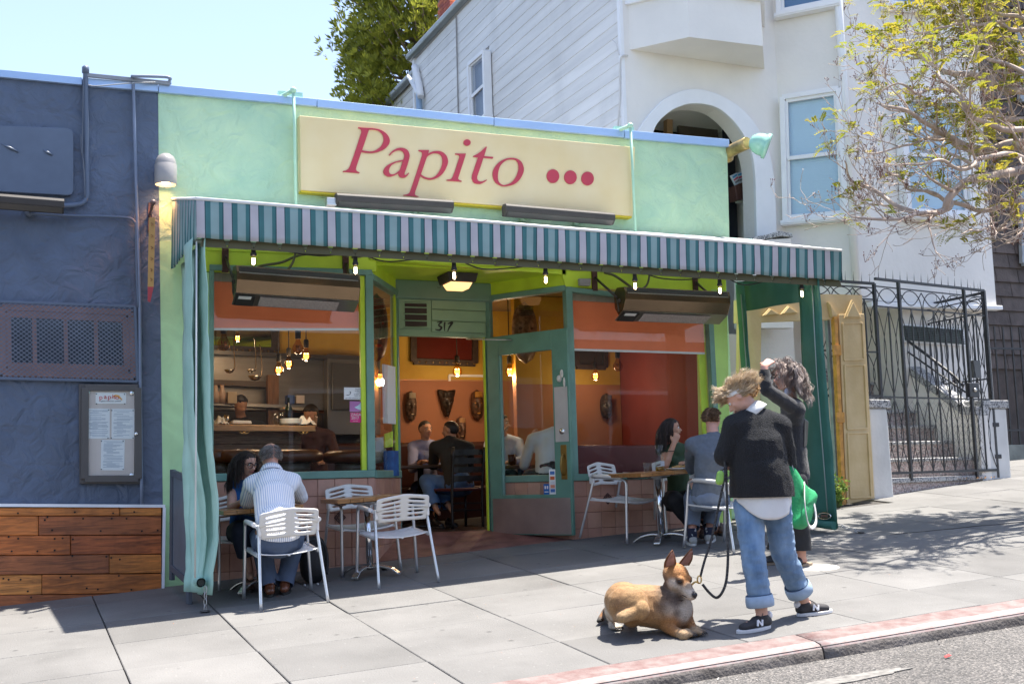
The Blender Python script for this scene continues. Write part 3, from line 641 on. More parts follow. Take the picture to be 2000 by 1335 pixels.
# left window
if True:
    w1 = win_root((1.6, 10.05, .06))
    beam((1.535, 10), Lo, .036, .066, .02, .08, 'sill', teal, w1)
    beam((1.535, 10), (2.99, 10), (1.85, 1.872), .05, .02, .08, 'frame', teal, w1)
    vwall((1.535, 10), (1.575, 10), .10, 1.86, .07, 'frame', teal, w1, .012, .004)
    vwall((2.88, 10), (2.925, 10), .102, 1.865, .05, 'lime_stile', lime, w1, -.004, .003)
    vwall((2.927, 10), (3.0, 10), .102, 1.90, .07, 'mullion', teal, w1, .016, .006)
    MB().prism([V((1.57, 10.03, .1)), V((2.885, 10.03, .1)), V((2.885, 10.03, 1.87)), V((1.57, 10.03, 1.85))], V((0, .006, 0))).build('pane', clear, w1)
    o = MB(); o.prism([V((1.578, 10.055, 1.352)), V((2.875, 10.055, 1.385)), V((2.875, 10.055, 1.765)), V((1.578, 10.055, 1.765))], V((0, .004, 0))); o.build('roller_shade', orange_shade, w1)
    o = MB(); o.prism([V((1.578, 10.05, 1.335)), V((2.875, 10.05, 1.368)), V((2.875, 10.05, 1.388)), V((1.578, 10.05, 1.354))], V((0, .014, 0))); o.build('shade_bar', white_paint, w1)
    o = MB(); o.prism([V((1.578, 10.045, 1.765)), V((2.875, 10.045, 1.765)), V((2.875, 10.045, 1.85)), V((1.578, 10.045, 1.84))], V((0, .05, 0))); o.build('shade_cassette', M('cassette', (.36, .30, .22), .5), w1)
    # left return pane
    w2 = win_root((3.2, 10.4, .06))
    beam(Lo, Li, .03, .07, .018, .08, 'sill', teal, w2); beam(Lo, Li, 1.83, .055, .018, .07, 'frame', teal, w2)
    t = (Li-Lo).normalized()
    vwall(Li-t*.05, Li, .1, 1.83, .05, 'stile', teal, w2, .01, .003); vwall(Li-t*.085, Li-t*.052, .1, 1.83, .03, 'lime_stile', lime, w2, -.003)
    nn = V((-t.y, t.x, 0)); nn = nn if nn.x > 0 else -nn
    a = Lo+t*.02; b = Li-t*.085
    MB().prism([a+V((0, .03, .1)), b+V((0, .03, .1)), b+V((0, .03, 1.83)), a+V((0, .03, 1.83))], V((.004, -.004, 0))).build('pane', clear, w2)
    # right window
    w3 = win_root((5.2, 10.05, 0))
    beam(Ro, (6.66, 10), -.048, .066, .02, .08, 'sill', teal, w3); beam(Ro, (6.66, 10), (1.80, 1.70), .05, .02, .08, 'frame', teal, w3)
    vwall((4.962, 10), (5.035, 10), .017, 1.85, .07, 'mullion', teal, w3, .016, .006)
    MB().prism([V((6.615, 9.985, .017)), V((6.665, 9.985, .017)), V((6.66, 9.985, 1.76)), V((6.60, 9.985, 1.76))], V((0, .08, 0))).build('frame', teal, w3)
    MB().prism([V((5.03, 10.03, .017)), V((6.6, 10.03, .017)), V((6.6, 10.03, 1.73)), V((5.03, 10.03, 1.81))], V((0, .006, 0))).build('pane', clear, w3)
    MB().prism([V((5.04, 10.055, 1.245)), V((6.58, 10.055, 1.235)), V((6.58, 10.055, 1.70)), V((5.04, 10.055, 1.725))], V((0, .004, 0))).build('roller_shade', orange_shade, w3)
    MB().prism([V((5.04, 10.05, 1.225)), V((6.58, 10.05, 1.215)), V((6.58, 10.05, 1.236)), V((5.04, 10.05, 1.246))], V((0, .014, 0))).build('shade_bar', white_paint, w3)
    MB().prism([V((5.04, 10.045, 1.725)), V((6.58, 10.045, 1.70)), V((6.58, 10.045, 1.74)), V((5.04, 10.045, 1.80))], V((0, .05, 0))).build('shade_cassette', M('cassette', (.36, .30, .22), .5), w3)
    MB().prism([V((6.52, 10.06, .017)), V((6.6, 10.06, .017)), V((6.585, 10.06, 1.7)), V((6.50, 10.06, 1.7))], V((0, .02, 0))).build('lime_stile', lime, w3)
    # right return pane above and behind the open door
    w4 = win_root((4.7, 10.4, 0))
    beam(Ri, Ro, -.048, .068, .018, .08, 'sill', teal, w4); beam(Ri, Ro, 1.81, .055, .018, .07, 'frame', teal, w4)
    t = (Ro-Ri).normalized()
    a = Ri+t*.03; b = Ro-t*.02
    MB().prism([a+V((0, .03, .02)), b+V((0, .03, .02)), b+V((0, .03, 1.81)), a+V((0, .03, 1.81))], V((.004, .004, 0))).build('pane', clear, w4)
    vwall(Ri, Ri+t*.05, .02, 1.81, .05, 'stile', teal, w4, .01, .003)
# door case: header panel of boards, louvred vent, 317
hd = MB().prism([V((3.44, YD, 1.43)), V((4.47, YD, 1.43)), V((4.47, YD, 1.90)), V((3.44, YD, 1.90))], V((0, .06, 0))).build('door_header', sage, rest)
MB().box(3.42, YD-.06, 1.80, 4.53, YD-.001, 1.992).build('header_box', M('header_box', (.17, .29, .22), .5, var=.08, vs=4), hd, bevel=.015)
q4 = lambda x, y: (690+x*.15727, 470+y*.15727)
for k, (yl, yr) in enumerate(((712, 742), (850, 880), (992, 1018), (1135, 1155))):
    if k == 3: continue
    nxt = ((850, 880), (992, 1018), (1135, 1155))[k]
    slab([q4(965, yl+4), q4(1636, yr+4), q4(1640, nxt[1]-4), q4(968, nxt[0]-4)], YD, .018, -.001).build('header_board', sage, hd, bevel=.004)
slab([q4(556, 690), q4(960, 712), q4(963, 1090), q4(560, 1095)], YD, .014, -.001).build('vent_panel', sage, hd, bevel=.004)
slab([q4(632, 755), q4(905, 770), q4(910, 1062), q4(638, 1068)], YD, .016, -.0141).build('vent_opening', M('vent_dark', (.05, .035, .03), .8), hd)
for yl in (757, 815, 897, 980, 1062):
    a = A(*q4(628, yl+6), YD-.016); b = A(*q4(912, yl+14), YD-.016); MB().bar(a, b, .022, .01, (0, -.5, 1)).build('louvre_slat', sage, hd)
brush = M('numeral_black', (.02, .022, .02), .6)
def stroke(pts, w, par, name, mt, Y, th=.002):
    pts = cr([A(*q, Y) for q in pts], 6); n = len(pts); L = []; Rr = []
    for i, p in enumerate(pts):
        t = (pts[min(i+1, n-1)]-pts[max(i-1, 0)]).normalized(); s = V((-t.z, 0, t.x)); u = i/(n-1)*(len(w)-1); k = min(int(u), len(w)-2); ww = (w[k]*(1-(u-k))+w[k+1]*(u-k))/2
        L.append(p+s*ww); Rr.append(p-s*ww)
    return MB().strip(L, Rr, V((0, th, 0))).build(name, mt, par)
stroke([q4(*q) for q in ((1040, 1012), (1100, 1005), (1060, 1045), (1095, 1075), (1070, 1108), (1018, 1100))], [.008, .016, .014, .022, .018, .008], hd, 'numeral', brush, YD-.023)
stroke([q4(*q) for q in ((1138, 1008), (1132, 1060), (1135, 1120))], [.018, .016, .008], hd, 'numeral', brush, YD-.023)
stroke([q4(*q) for q in ((1175, 1030), (1230, 1014), (1195, 1070), (1172, 1125))], [.010, .022, .018, .008], hd, 'numeral', brush, YD-.023)
for pts in (((1040, 575), (1075, 582), (1095, 540)), ((1145, 608), (1160, 550)), ((1220, 605), (1248, 545))): stroke([q4(*q) for q in pts], [.004, .006, .003], hd, 'faded_numeral', M('faded_numeral', (.07, .10, .07), .7), YD-.0615)
vwall((3.44, YD), (3.505, YD), (-.66, -.66), 1.44, .07, 'door_jamb', M('jamb_worn', (.15, .25, .20), .5, var=.25, vs=12, dirt=.3), rest, .02, .005)
vwall((4.425, YD), (4.47, YD), (-.6, -.6), 1.44, .06, 'door_jamb', teal, rest, .0, .004)
MB().box(4.412, YD-.02, -.6, 4.424, YD+.02, 1.43).build('door_jamb', lime, rest)
# the open door, hinged at the right jamb
dr = thing('open_door', 'green glazed door standing open with steel kick plate', 'door', (4.44, 10.78, -.55))
p0 = V((4.445, 10.775, 0)); dv = V((.47, -.86, 0)).normalized(); dn = V((dv.y, -dv.x, 0)); dn = dn if dn.x < 0 else -dn; W_ = 1.0
zb0, zb1, zt = -.535, -.56, 1.425
def dq(u0, u1, z0, z1, out, th, name, mt, par, bevel=.004):
    """piece of the door leaf: u along its width, out towards the viewer"""
    a = p0+dv*u0+dn*out; b = p0+dv*u1+dn*out
    return MB().prism([a+V((0, 0, z0)), b+V((0, 0, z0)), b+V((0, 0, z1)), a+V((0, 0, z1))], -dn*th).build(name, mt, par, bevel=bevel)
leaf = dq(0, .15, zb1, zt, .02, .04, 'stile', doorgreen, dr); dq(.81, 1.0, zb1, zt, .02, .04, 'stile', doorgreen, dr)
dq(.15, .81, 1.23, zt, .02, .04, 'rail', doorgreen, dr); dq(.15, .81, zb1, -.17, .02, .04, 'rail', doorgreen, dr)
dq(.15, .81, -.17, 1.23, .002, .005, 'pane', clear, dr, 0)
dq(.15, .168, -.17, 1.23, .012, .03, 'bead', M('bead_pale', (.20, .36, .31), .4), dr)
dq(.03, .98, zb1+.01, -.205, .0225, .002, 'kick_plate', M('kick_plate', (.40, .33, .30), .38, metal=.7, var=.12, vs=4, bump=.12, bs=5), dr, 0)
dq(.83, .985, .33, .86, .0235, .003, 'push_plate', M('push_plate', (.55, .53, .54), .35, metal=.6), dr, 0)
hp = p0+dv*.92+dn*.027
hb = dq(.885, .955, -.03, .30, .0245, .004, 'handle', M('old_brass', (.30, .19, .06), .35, metal=1), dr, .003)
MB().tube(cr([hp+V((0, 0, .20)), hp+V((0, 0, .19))+dn*.03, hp+dn*.05+V((0, 0, .1)), hp+dn*.03+V((0, 0, .02)), hp+V((0, 0, .02))], 6), .009, 8).build('grip', M('old_brass', (.3, .19, .06)), hb)
MB().lathe([(.03, 0), (.03, .006), (.018, .012), (.001, .013)], p0+dv*.91+dn*.0235+V((0, 0, .43)), 16, axis=dn).build('lock_cylinder', M('chrome', (.8, .8, .8), .15, metal=1), dr)
mb = MB(); mb.ball(p0+dv*.90+dn*.024+V((0, 0, .94)), (.03, .02, .035)); mb.ball(p0+dv*.93+dn*.026+V((0, 0, .985)), (.02, .012, .04)); mb.ball(p0+dv*.955+dn*.026+V((0, 0, .9)), (.012, .012, .05)); mb.build('torn_sticker', M('torn_paper', (.66, .60, .52), .8, var=.2, vs=40), dr)
stk = dq(.725, .80, -.17, .07, .0035, .001, 'card_stickers', M('card_white', (.85, .86, .86), .5), dr, 0)
for z, c in ((.035, (.06, .18, .50)), (-.015, (.60, .12, .03)), (-.06, (.7, .7, .75)), (-.095, (.75, .3, .2)), (-.135, (.06, .18, .50))): dq(.737, .79, z-.016, z+.016, .0045, .0008, 'card_print', M('card_%d' % int(c[0]*100+c[1]*1000), c, .5), stk, 0)
s2 = dq(.655, .722, -.17, -.07, .0035, .001, 'access_sticker', M('access_blue', (.01, .13, .45), .5), dr, 0)
for u, z in ((.675, -.10), (.702, -.10)): dq(u-.008, u+.008, z-.018, z+.012, .0045, .0008, 'print', white_paint, s2, 0)
dq(.665, .712, -.15, -.142, .0045, .0008, 'print', white_paint, s2, 0)
mb = MB(); mb.tube([V((4.3, YD-.02, 1.425)), V((4.18, YD-.12, 1.40)), p0+dv*.33+dn*.025+V((0, 0, 1.37))], .008, 6); mb.build('door_closer', steel, dr)
# threshold and interior floor
redfloor = M('red_threshold', (.16, .065, .055), .6, var=.2, vs=6, two=(.24, .11, .095), bump=.15, bs=40, dirt=.35)
MB().prism([V((3.0, 10.005, G(3.0, 10)+.004)), V((4.96, 10.005, G(4.96, 10)+.004)), V((4.46, YD+.02, -.515)), V((3.46, YD+.02, -.515))], V((0, 0, -.06))).build('threshold_ramp', redfloor, rest)
int_floor = M('interior_floor', (.035, .025, .022), .35, var=.2, vs=5)
MB().box(1.4, YD+.02, -.60, 6.8, 14.2, -.515).build('interior_floor', int_floor, rest)
MB().prism([V((1.4, 10.12, -.60)), V((2.9, 10.12, -.60)), V((3.42, YD+.019, -.60)), V((1.4, YD+.019, -.60))], V((0, 0, .085))).build('interior_floor', int_floor, rest)
MB().prism([V((5.05, 10.12, -.60)), V((6.8, 10.12, -.60)), V((6.8, YD+.019, -.60)), V((4.55, YD+.019, -.60))], V((0, 0, .085))).build('interior_floor', int_floor, rest)
# interior walls: ochre above, terracotta below, ceiling, side walls, red panel
ochre = M('ochre_wall', (.50, .29, .02), .7, var=.15, vs=2.2, two=(.56, .36, .05), bump=.1, bs=12)
terra = M('terracotta_wall', (.36, .145, .07), .7, var=.1, vs=2)
YB = 13.6
zr = A(870, 742, 13.6).z
MB().box(1.3, YB, -.6, 7.0, YB+.2, zr).build('back_wall', terra, rest)
MB().box(1.3, YB, zr+.001, 7.0, YB+.2, 2.6).build('back_wall', ochre, rest)
MB().box(1.5, YB-.03, zr-.012, 7.0, YB-.001, zr+.006).build('wall_rail', M('rail_tan', (.45, .22, .09), .5), rest)
MB().box(1.25, 10.31, -.8, 1.4, YB, 2.6).build('side_wall', ochre, rest)
MB().box(6.82, 10.31, -.8, 6.99, YB, 2.6).build('side_wall', M('dark_red_wall', (.27, .045, .035), .7, var=.1, vs=2), rest)
MB().box(1.25, 10.305, 2.15, 7.0, YB+.2, 2.3).build('ceiling', M('ceiling_brown', (.30, .21, .10), .8), rest)
MB().box(1.0, 10.31, 2.75, 7.05, 16, 2.95).build('roof', M('roof_felt', (.25, .25, .26), .9), rest)
MB().box(6.95, 10.305, -.8, 7.06, 16, 3.44).build('gable_wall', green_stucco, rest)
# ================================================================ INTERIOR FITTINGS (seen through the glass and the door)
bulb_lit = emit('filament_glow', (1., .40, .09), 2.4); bulb_core = emit('filament_core', (1., .66, .30), 9)
amber = glass('amber_glass', (.80, .62, .42), 1.45)
def pendant(px, py, r, Y, lit, label):
    c = A(px, py, Y); t = thing('pendant_bulb', label, 'pendant lamp', c, 0, 'pendant filament bulbs in the dining room')
    R_ = r*1.0
    mb = MB(); prof = [(.001, -1.05), (.45, -.95), (.85, -.6), (1.0, -.1), (.92, .35), (.6, .85), (.42, 1.3), (.36, 1.75)]
    mb.lathe([(a*R_, h*R_) for a, h in prof], c, 16, ends=False); b = mb.build('bulb', amber if not lit else glass('amber_lit', (.95, .70, .40), 1.45), t)
    mb = MB(); mb.lathe([(.02, -.012), (.02, .001)], c, 6)
    mb = MB()
    for k in range(5):
        a = k*1.256; mb.tube([c+V((math.cos(a)*R_*.22, math.sin(a)*R_*.22, -R_*.45)), c+V((math.cos(a)*R_*.4, math.sin(a)*R_*.4, R_*.55))], R_*.07, 5)
    if lit: mb.ball(c+V((0, 0, -.05*R_)), (R_*.55, R_*.55, R_*.6), 1)
    mb.build('filament', [bulb_core, bulb_lit] if lit else [M('filament_off', (.35, .22, .1), .4, metal=1)]*2, b)
    MB().lathe([(.40*R_, 1.6*R_), (.5*R_, 1.75*R_), (.5*R_, 3.1*R_), (.3*R_, 3.3*R_)], c, 12).build('socket', rubber, t)
    MB().tube([c+V((0, 0, 3.2*R_)), V((c.x, c.y, 2.15))], .006, 6).build('cord', rubber, t)
    if lit:
        pl = bpy.data.lights.new('pendant_light', 'POINT'); pl.energy = lit; pl.color = (1, .74, .48); pl.shadow_soft_size = .05
        po = bpy.data.objects.new('lamp_light', pl); COL.objects.link(po); po.parent = t; po.location = (0, 0, -R_*1.15)
pendant(437, 672, .062, 11.0, 0, 'unlit round filament bulb nearest the left edge of the front window')
pendant(464, 660, .042, 12.6, 3, 'small lit filament bulb in front of the wall mirror')
pendant(544, 722, .050, 11.6, 2, 'lowest lit filament bulb of the cluster over the counter')
pendant(564, 710, .050, 11.7, 2, 'middle lit filament bulb of the cluster over the counter')
pendant(582, 680, .058, 11.3, 0, 'unlit clear filament bulb highest in the cluster over the counter')
pendant(598, 695, .052, 11.5, 2, 'lit filament bulb at the right of the cluster over the counter')
pendant(893, 725, .058, 12.6, 6, 'lit filament bulb hanging in the open doorway')
pendant(995.5, 725, .056, 12.4, 6, 'lit filament bulb seen through the glass of the green door')
pendant(1163, 734, .050, 11.8, 2.5, 'lit filament bulb behind the right window near its dark picture')
pendant(1207, 715, .058, 11.6, 0, 'unlit filament bulb behind the right window beside the red painting')
frame_m = M('studded_frame', (.035, .022, .016), .45, var=.3, vs=20)
def wall_frame(q, w, inner, name, label, cat, Y, studs=0):
    t = thing(name, label, cat, A((q[0][0]+q[2][0])/2, (q[0][1]+q[2][1])/2, Y))
    frame(q, w, .05, -.005, Y, 'frame', frame_m, t); slab(q, Y, .02, -.003).build('panel', inner, t)
    if studs:
        mb = MB()
        for i in range(studs):
            for (a, b) in ((q[0], q[1]), (q[3], q[2])):
                u = i/(studs-1); mb.ball(A(a[0]+(b[0]-a[0])*u, a[1]+(b[1]-a[1])*u, Y-.052), (.016, .008, .016), nu=6, nv=4)
        mb.build('stud', M('stud_brass', (.28, .19, .10), .4, metal=1), t)
    return t
wall_frame(((400, 612), (537, 617), (537, 686), (400, 681)), .09, M('mirror_silver', (.62, .68, .72), .04, metal=1, var=.02), 'wall_mirror', 'dark framed wall mirror high above the kitchen counter', 'mirror', 13.59, 12)
wall_frame(((806, 640), (926, 643), (926, 710), (806, 706)), .08, M('maroon_glass', (.10, .018, .015), .15, var=.2, vs=2), 'wall_frame', 'dark studded frame on the ochre wall behind the open doorway', 'picture frame', 13.59, 10)
wall_frame(((1124, 660), (1180, 662), (1180, 718), (1124, 716)), .06, M('dark_picture', (.03, .025, .02), .3), 'wall_frame', 'dark picture behind the upper left of the right window', 'picture frame', 12.28)
mb = MB(); fbar((876, 733), (946, 734), .03, .02, 0, 13.59, mb); fbar((877, 733), (877, 744), .03, .021, 0, 13.59, mb); mb.build('pipe_cover', white_paint, rest)
# kitchen behind the counter
kst = M('kitchen_steel', (.20, .185, .17), .4, metal=.7, var=.15, vs=2, stretch=(1, 1, 6))
kit = thing('kitchen_back_bar', 'steel kitchen back wall with shelves and pass above the counter', 'kitchen', A(530, 930, 13.3))
slab([(400, 686), (632, 698), (632, 800), (400, 800)], 13.5, .0, .04).build('splashback', kst, kit)
slab([(632, 694), (735, 700), (735, 850), (632, 850)], 13.5, .18, .0).build('cold_cabinet', M('cabinet_grey', (.16, .155, .15), .35, metal=.4), kit, bevel=.01)
slab([(648, 708), (722, 712), (722, 800), (648, 800)], 13.3, .02, .0).build('cabinet_door', M('cabinet_dark', (.07, .068, .066), .3), kit, bevel=.008)
slab([(400, 684), (735, 700), (735, 706), (400, 692)], 13.4, .1, .08).build('dark_rail', M('rail_dark', (.05, .045, .045), .4), kit)
slab([(520, 733), (541, 734), (541, 860), (520, 860)], 13.2, .1, .0).build('post', M('post_brown', (.16, .075, .035), .6, var=.3, vs=6, stretch=(8, 8, 1)), kit)
slab([(400, 742), (520, 746), (520, 757), (400, 752)], 13.3, .1, .1).build('shelf', M('shelf_dark', (.06, .04, .03), .5), kit)
slab([(400, 786), (596, 793), (596, 799), (400, 792)], 13.1, .12, .15).build('shelf', kst, kit)
slab([(400, 802), (735, 808), (735, 940), (400, 940)], 13.5, .0, .05).build('under_bar', M('underbar', (.03, .026, .024), .6), kit)
slab([(550, 795), (610, 798), (610, 803), (550, 800)], 12.9, .1, .1).build('shelf', M('shelf_pale', (.40, .37, .32), .5), kit)
def ktop(name, label, cat, px, py, Y, prof, mt, group=None, n=14, rz=0):
    """a turned vessel whose foot stands at a photo pixel"""
    c = A(px, py, Y); o = MB().lathe(prof, (0, 0, 0), n).build(name, mt); o.location = c; return tag(o, label, cat, group)
ladle_m = M('ladle_steel', (.35, .32, .27), .25, metal=1)
for (px, py, r, lab) in ((448, 722, .055, 'small steel ladle hanging at the left over the kitchen pass'), (491, 722, .05, 'steel ladle hanging in the middle of the kitchen rail'), (498, 734, .075, 'largest steel ladle hanging lowest on the kitchen rail')):
    c = A(px, py, 12.4); mb = MB(); mb.lathe([(.001, -r*.7), (r*.6, -r*.55), (r, 0), (r*.98, .002), (r*.55, -r*.48), (.001, -r*.6)], (0, 0, 0), 14, ends=False); mb.tube(cr([(r*.9, 0, 0), (r, 0, .08), (r*.8, 0, .3), (r*.6, 0, .34)], 5), .006, 6); o = mb.build('ladle', ladle_m); o.location = c; tag(o, lab, 'ladle', 'ladles on the kitchen rail')
counter = thing('service_counter', 'grey oak planked service counter with pale timber top', 'counter', A(500, 960, 12.05))
slab([(395, 828), (613, 832), (613, 843), (395, 842)], 11.9, .08, .5).build('top', M('counter_top', (.40, .26, .14), .45, var=.2, vs=4, stretch=(2, 12, 12)), counter, bevel=.006)
for k, (a, b) in enumerate(((843, 866), (867.5, 888), (889.5, 912), (913.5, 945))): slab([(395, a), (588, a+1), (588, b+1), (395, b)], 12.0, .0+.006*(k % 2), .06).build('plank', wood_dark, counter, bevel=.004)
mb = MB()
for x in (474, 481, 589, 596): c = A(x, 842, 11.8); mb.tube([c+V((math.cos(a)*.028, 0, math.sin(a)*.022)) for a in np.linspace(math.pi, 2*math.pi, 9)], .006, 6)
mb.build('bag_hook', M('hook_brass', (.5, .35, .15), .3, metal=1), counter)
kc = 11.98
ktop('plate_stack', 'stack of pale blue plates on the counter', 'plates', 568, 829, kc, [(.001, 0), (.08, 0), (.12, .012), (.115, .016), (.12, .028), (.115, .032), (.12, .044), (.115, .05), (.12, .062), (.001, .06)], M('plate_blue', (.48, .56, .62), .3), None, 20)
ktop('wine_bottle', 'green wine bottle standing behind the plates', 'bottle', 564, 829, kc+.25, [(.001, 0), (.037, 0), (.04, .01), (.04, .17), (.014, .23), (.014, .29), (.001, .29)], glass('bottle_green', (.05, .30, .06), 1.5))
for i, (x, y, s, lab) in enumerate(((535, 829, 1., 'tall glass in the cluster left of the plates'), (541, 830, .9, 'front glass in the cluster left of the plates'), (547, 828, 1.1, 'glass nearest the plates in the cluster'), (443, 828, .8, 'steel cup at the left end of the counter'), (621, 833, 1.1, 'clear tumbler at the right end of the counter'))):
    ktop('tumbler', lab, 'glass', x, y, kc, [(.001, 0), (.03*s, 0), (.037*s, .12*s), (.034*s, .12*s), (.028*s, .01), (.001, .008)], lamp_glass if i != 3 else ladle_m, 'glasses on the counter')
o = slab([(452, 821), (488, 822), (489, 828), (451, 827.5)], kc, .08, .1).build('serving_tray', M('tray_white', (.68, .72, .78), .3), None, bevel=.006); tag(o, 'white rectangular serving tray on the counter', 'tray')
def cloth(px, py, w, lab):
    mb = MB(); c = A(px, py, kc); P = [[c+V((u*w, v*w*.7, .09*abs(noise.noise(V((u*3+px, v*3, 1))))*2.2*(1-.5*(u*u+v*v)))) for u in np.linspace(-1, 1, 12)] for v in np.linspace(-1, 1, 9)]
    tag(mb.grid(P).build('crumpled_napkin', M('napkin_white', (.66, .70, .72), .9)), lab, 'napkin', 'napkins on the counter')
cloth(428, 829, .09, 'crumpled white napkin at the left end of the counter'); cloth(593, 830, .12, 'crumpled white napkin right of the plates')
for (x, y, w, h, c, lab) in ((565, 779, 14, 14, (.03, .07, .22), 'blue carton on the kitchen shelf'), (583, 779, 16, 13, (.55, .5, .5), 'red and white carton on the kitchen shelf'), (451, 776, 18, 20, (.35, .28, .2), 'tan container on the kitchen shelf at left')):
    o = slab([(x-w/2, y-h/2), (x+w/2, y-h/2+.4), (x+w/2, y+h/2+3), (x-w/2, y+h/2+2.6)], 13.0, .1, .05).build('carton', M('carton_%d' % x, c, .6), None, bevel=.004); tag(o, lab, 'box', 'boxes on the kitchen shelf')
for x in (421, 434): ktop('condiment_bottle', 'white capped condiment bottle, %s of the pair on the shelf' % ('left' if x < 430 else 'right'), 'bottle', x, 787, 13.0, [(.001, 0), (.05, 0), (.05, .1), (.025, .14), (.02, .2), (.001, .2)], M('condiment', (.35, .25, .2), .4), 'condiments on the shelf')
# leather stools along the counter
leather = M('brown_leather', (.11, .04, .018), .32, var=.25, vs=8, bump=.1, bs=60)
for (px, w, lab) in ((426, .16, 'brown leather bar stool at the left edge of the window'), (468, .26, 'brown leather bar stool behind the dark haired woman'), (566, .32, 'brown leather bar stool right of the balding man'), (690, .30, 'brown leather bar stool near the window stickers')):
    c = A(px, 893, 11.0); t = thing('bar_stool', lab, 'stool', V((c.x, c.y, -.515)), 0, 'leather stools along the counter')
    MB().lathe([(.001, .07), (w*.8, .07), (w*.97, .045), (w, .0), (w*.96, -.035), (w*.8, -.05), (.001, -.05)], c, 26, ends=False).build('seat', leather, t)
    MB().lathe([(w*.62, -.05), (w*.6, -.16), (.04, -.17), (.035, -.5), (.16, -.5+.01), (.17, -.52)], V((c.x, c.y, c.z)), 16).build('pedestal', M('stool_base', (.10, .085, .065), .45, var=.3, vs=9), t)
# bench along the back wall, bench under the right window
bench = thing('leather_bench', 'dark brown leather bench along the terracotta wall', 'bench', V((4.6, 13.2, -.515)))
MB().box(2.9, 13.28, -.1, 6.8, 13.52, A(870, 863, 13.4).z).build('backrest', M('bench_leather', (.05, .018, .014), .35, var=.2, vs=5), bench, bevel=.05, seg=4)
MB().box(2.9, 12.75, -.5, 6.8, 13.28, -.08).build('seat', M('bench_leather', (.05, .018, .014)), bench, bevel=.04, seg=3)
bench2 = thing('window_bench', 'maroon leather bench back just inside the right window', 'bench', V((5.8, 10.6, -.515)))
MB().prism([A(1122, 869, 10.35), A(1392, 868, 10.35), A(1392, 960, 10.35), A(1122, 965, 10.35)], V((0, .14, 0))).build('backrest', M('maroon_leather', (.135, .028, .026), .38, var=.12, vs=4), bench2, bevel=.02, seg=3)
MB().box(5.0, 10.5, -.5, 6.75, 10.95, -.1).build('seat', M('maroon_leather', (.1, .02, .02)), bench2, bevel=.03)
# big red painting with dark lizards on the right
pic = thing('red_painting', 'big red painting with dark climbing lizards and gilt edge', 'painting', A(1325, 760, 12.2))
slab([(1258, 684), (1400, 684), (1400, 838), (1262, 838)], 12.2, .0, .04).build('canvas', M('painting_red', (.36, .062, .05), .6, var=.15, vs=2, two=(.44, .12, .11)), pic)
fbar((1254, 660), (1257, 838), .035, .03, .03, 12.2).build('gilt_edge', M('gilt', (.45, .30, .12), .4, metal=.6), pic)
fbar((1240, 660), (1243, 838), .02, .03, .03, 12.2).build('gilt_edge', M('gilt', (.45, .3, .12)), pic)
for pts, ws in ((((1292, 700), (1300, 730), (1290, 760), (1302, 795), (1298, 815)), [.01, .05, .055, .04, .008]), (((1338, 690), (1345, 705), (1336, 720)), [.02, .05, .01])):
    lz = stroke(pts, ws, pic, 'lizard', M('lizard_dark', (.04, .03, .03), .6), 12.19, .01)
mb = MB()
for a, b, c_ in (((1296, 740), (1310, 735), (1314, 745)), ((1292, 745), (1280, 750), (1278, 742)), ((1297, 775), (1310, 778), (1312, 788)), ((1294, 772), (1283, 780), (1284, 790))): mb.tube(cr([A(*a, 12.185), A(*b, 12.185), A(*c_, 12.185)], 5), .009, 6)
mb.build('lizard_leg', M('lizard_dark', (.04, .03, .03)), pic)
MB().prism([A(1000, 580, 12.8), A(1103, 585, 12.8), A(1105, 835, 12.8), A(1035, 835, 12.8)], V((0, .05, 0))).build('red_screen', M('screen_red', (.18, .03, .025), .6, var=.2, vs=2), rest)
# masks on the terracotta wall
def mask(px, py, w, h, lab, cols, Y=13.56, heart=False, pale=False):
    c = A(px, py, Y); t = thing('wall_mask', lab, 'mask', c, 0, 'carved masks on the back wall')
    rows = []
    for i in range(15):
        v = -1+2*i/14; hw = w*math.sqrt(max(0, 1-abs(v)**2.4)) if not heart else w*(1-((1-v)/2)**2.2)*(1 if v < .7 else 1.0)
        if heart: hw = w*min(1, .12+.95*((v+1)/2)**.7)
        row = []
        for j in range(13):
            u = -1+2*j/12; z = .075*(1-u*u)*(1-.5*v*v)
            z += .05*math.exp(-((u)/.16)**2-((v+.05)/.3)**2)          # nose
            z += .03*math.exp(-((abs(u)-.45)/.25)**2-((v-.32)/.12)**2)  # brow
            z -= .035*math.exp(-((abs(u)-.42)/.2)**2-((v-.12)/.1)**2)   # eye socket
            z += .025*math.exp(-((u)/.35)**2-((v+.5)/.09)**2)-.03*math.exp(-((u)/.25)**2-((v+.58)/.05)**2)
            if heart and v > .75: z *= .6+.4*abs(u)
            row.append(c+V((u*hw, -z-.01, v*h+(.02*abs(u) if heart else 0))))
        rows.append(row)
    mb = MB(); mb.grid(rows)
    o = mb.build('face', M('mask_%s' % cols[0], cols[1], .4, var=.6, vs=22, detail=3, two=cols[2]), t, solid=.012)
    mb = MB()
    for s in (-1, 1): mb.ball(c+V((s*w*.42, -.055, h*.13)), (w*.17, .012, h*.055))
    mb.build('eye', M('mask_eye_%s' % cols[0], cols[3], .3), t)
    mb = MB(); mb.ball(c+V((0, -.075, -h*.55)), (w*.3, .014, h*.06)); 
    for k in range(5): mb.tube([c+V((w*math.sin(a)*.75, -.055-.03*math.cos(a), h*(.55+.12*k*.6))) for a in np.linspace(-.9, .9, 7)], .006, 5)
    mb.build('ornament', M('mask_orn_%s' % cols[0], cols[3], .4), t); return t
mask(802, 793, .072, .185, 'narrow carved mask with pale beads, left of the doorway trio', ('a', (.03, .02, .015), (.18, .12, .09), (.42, .36, .27)))
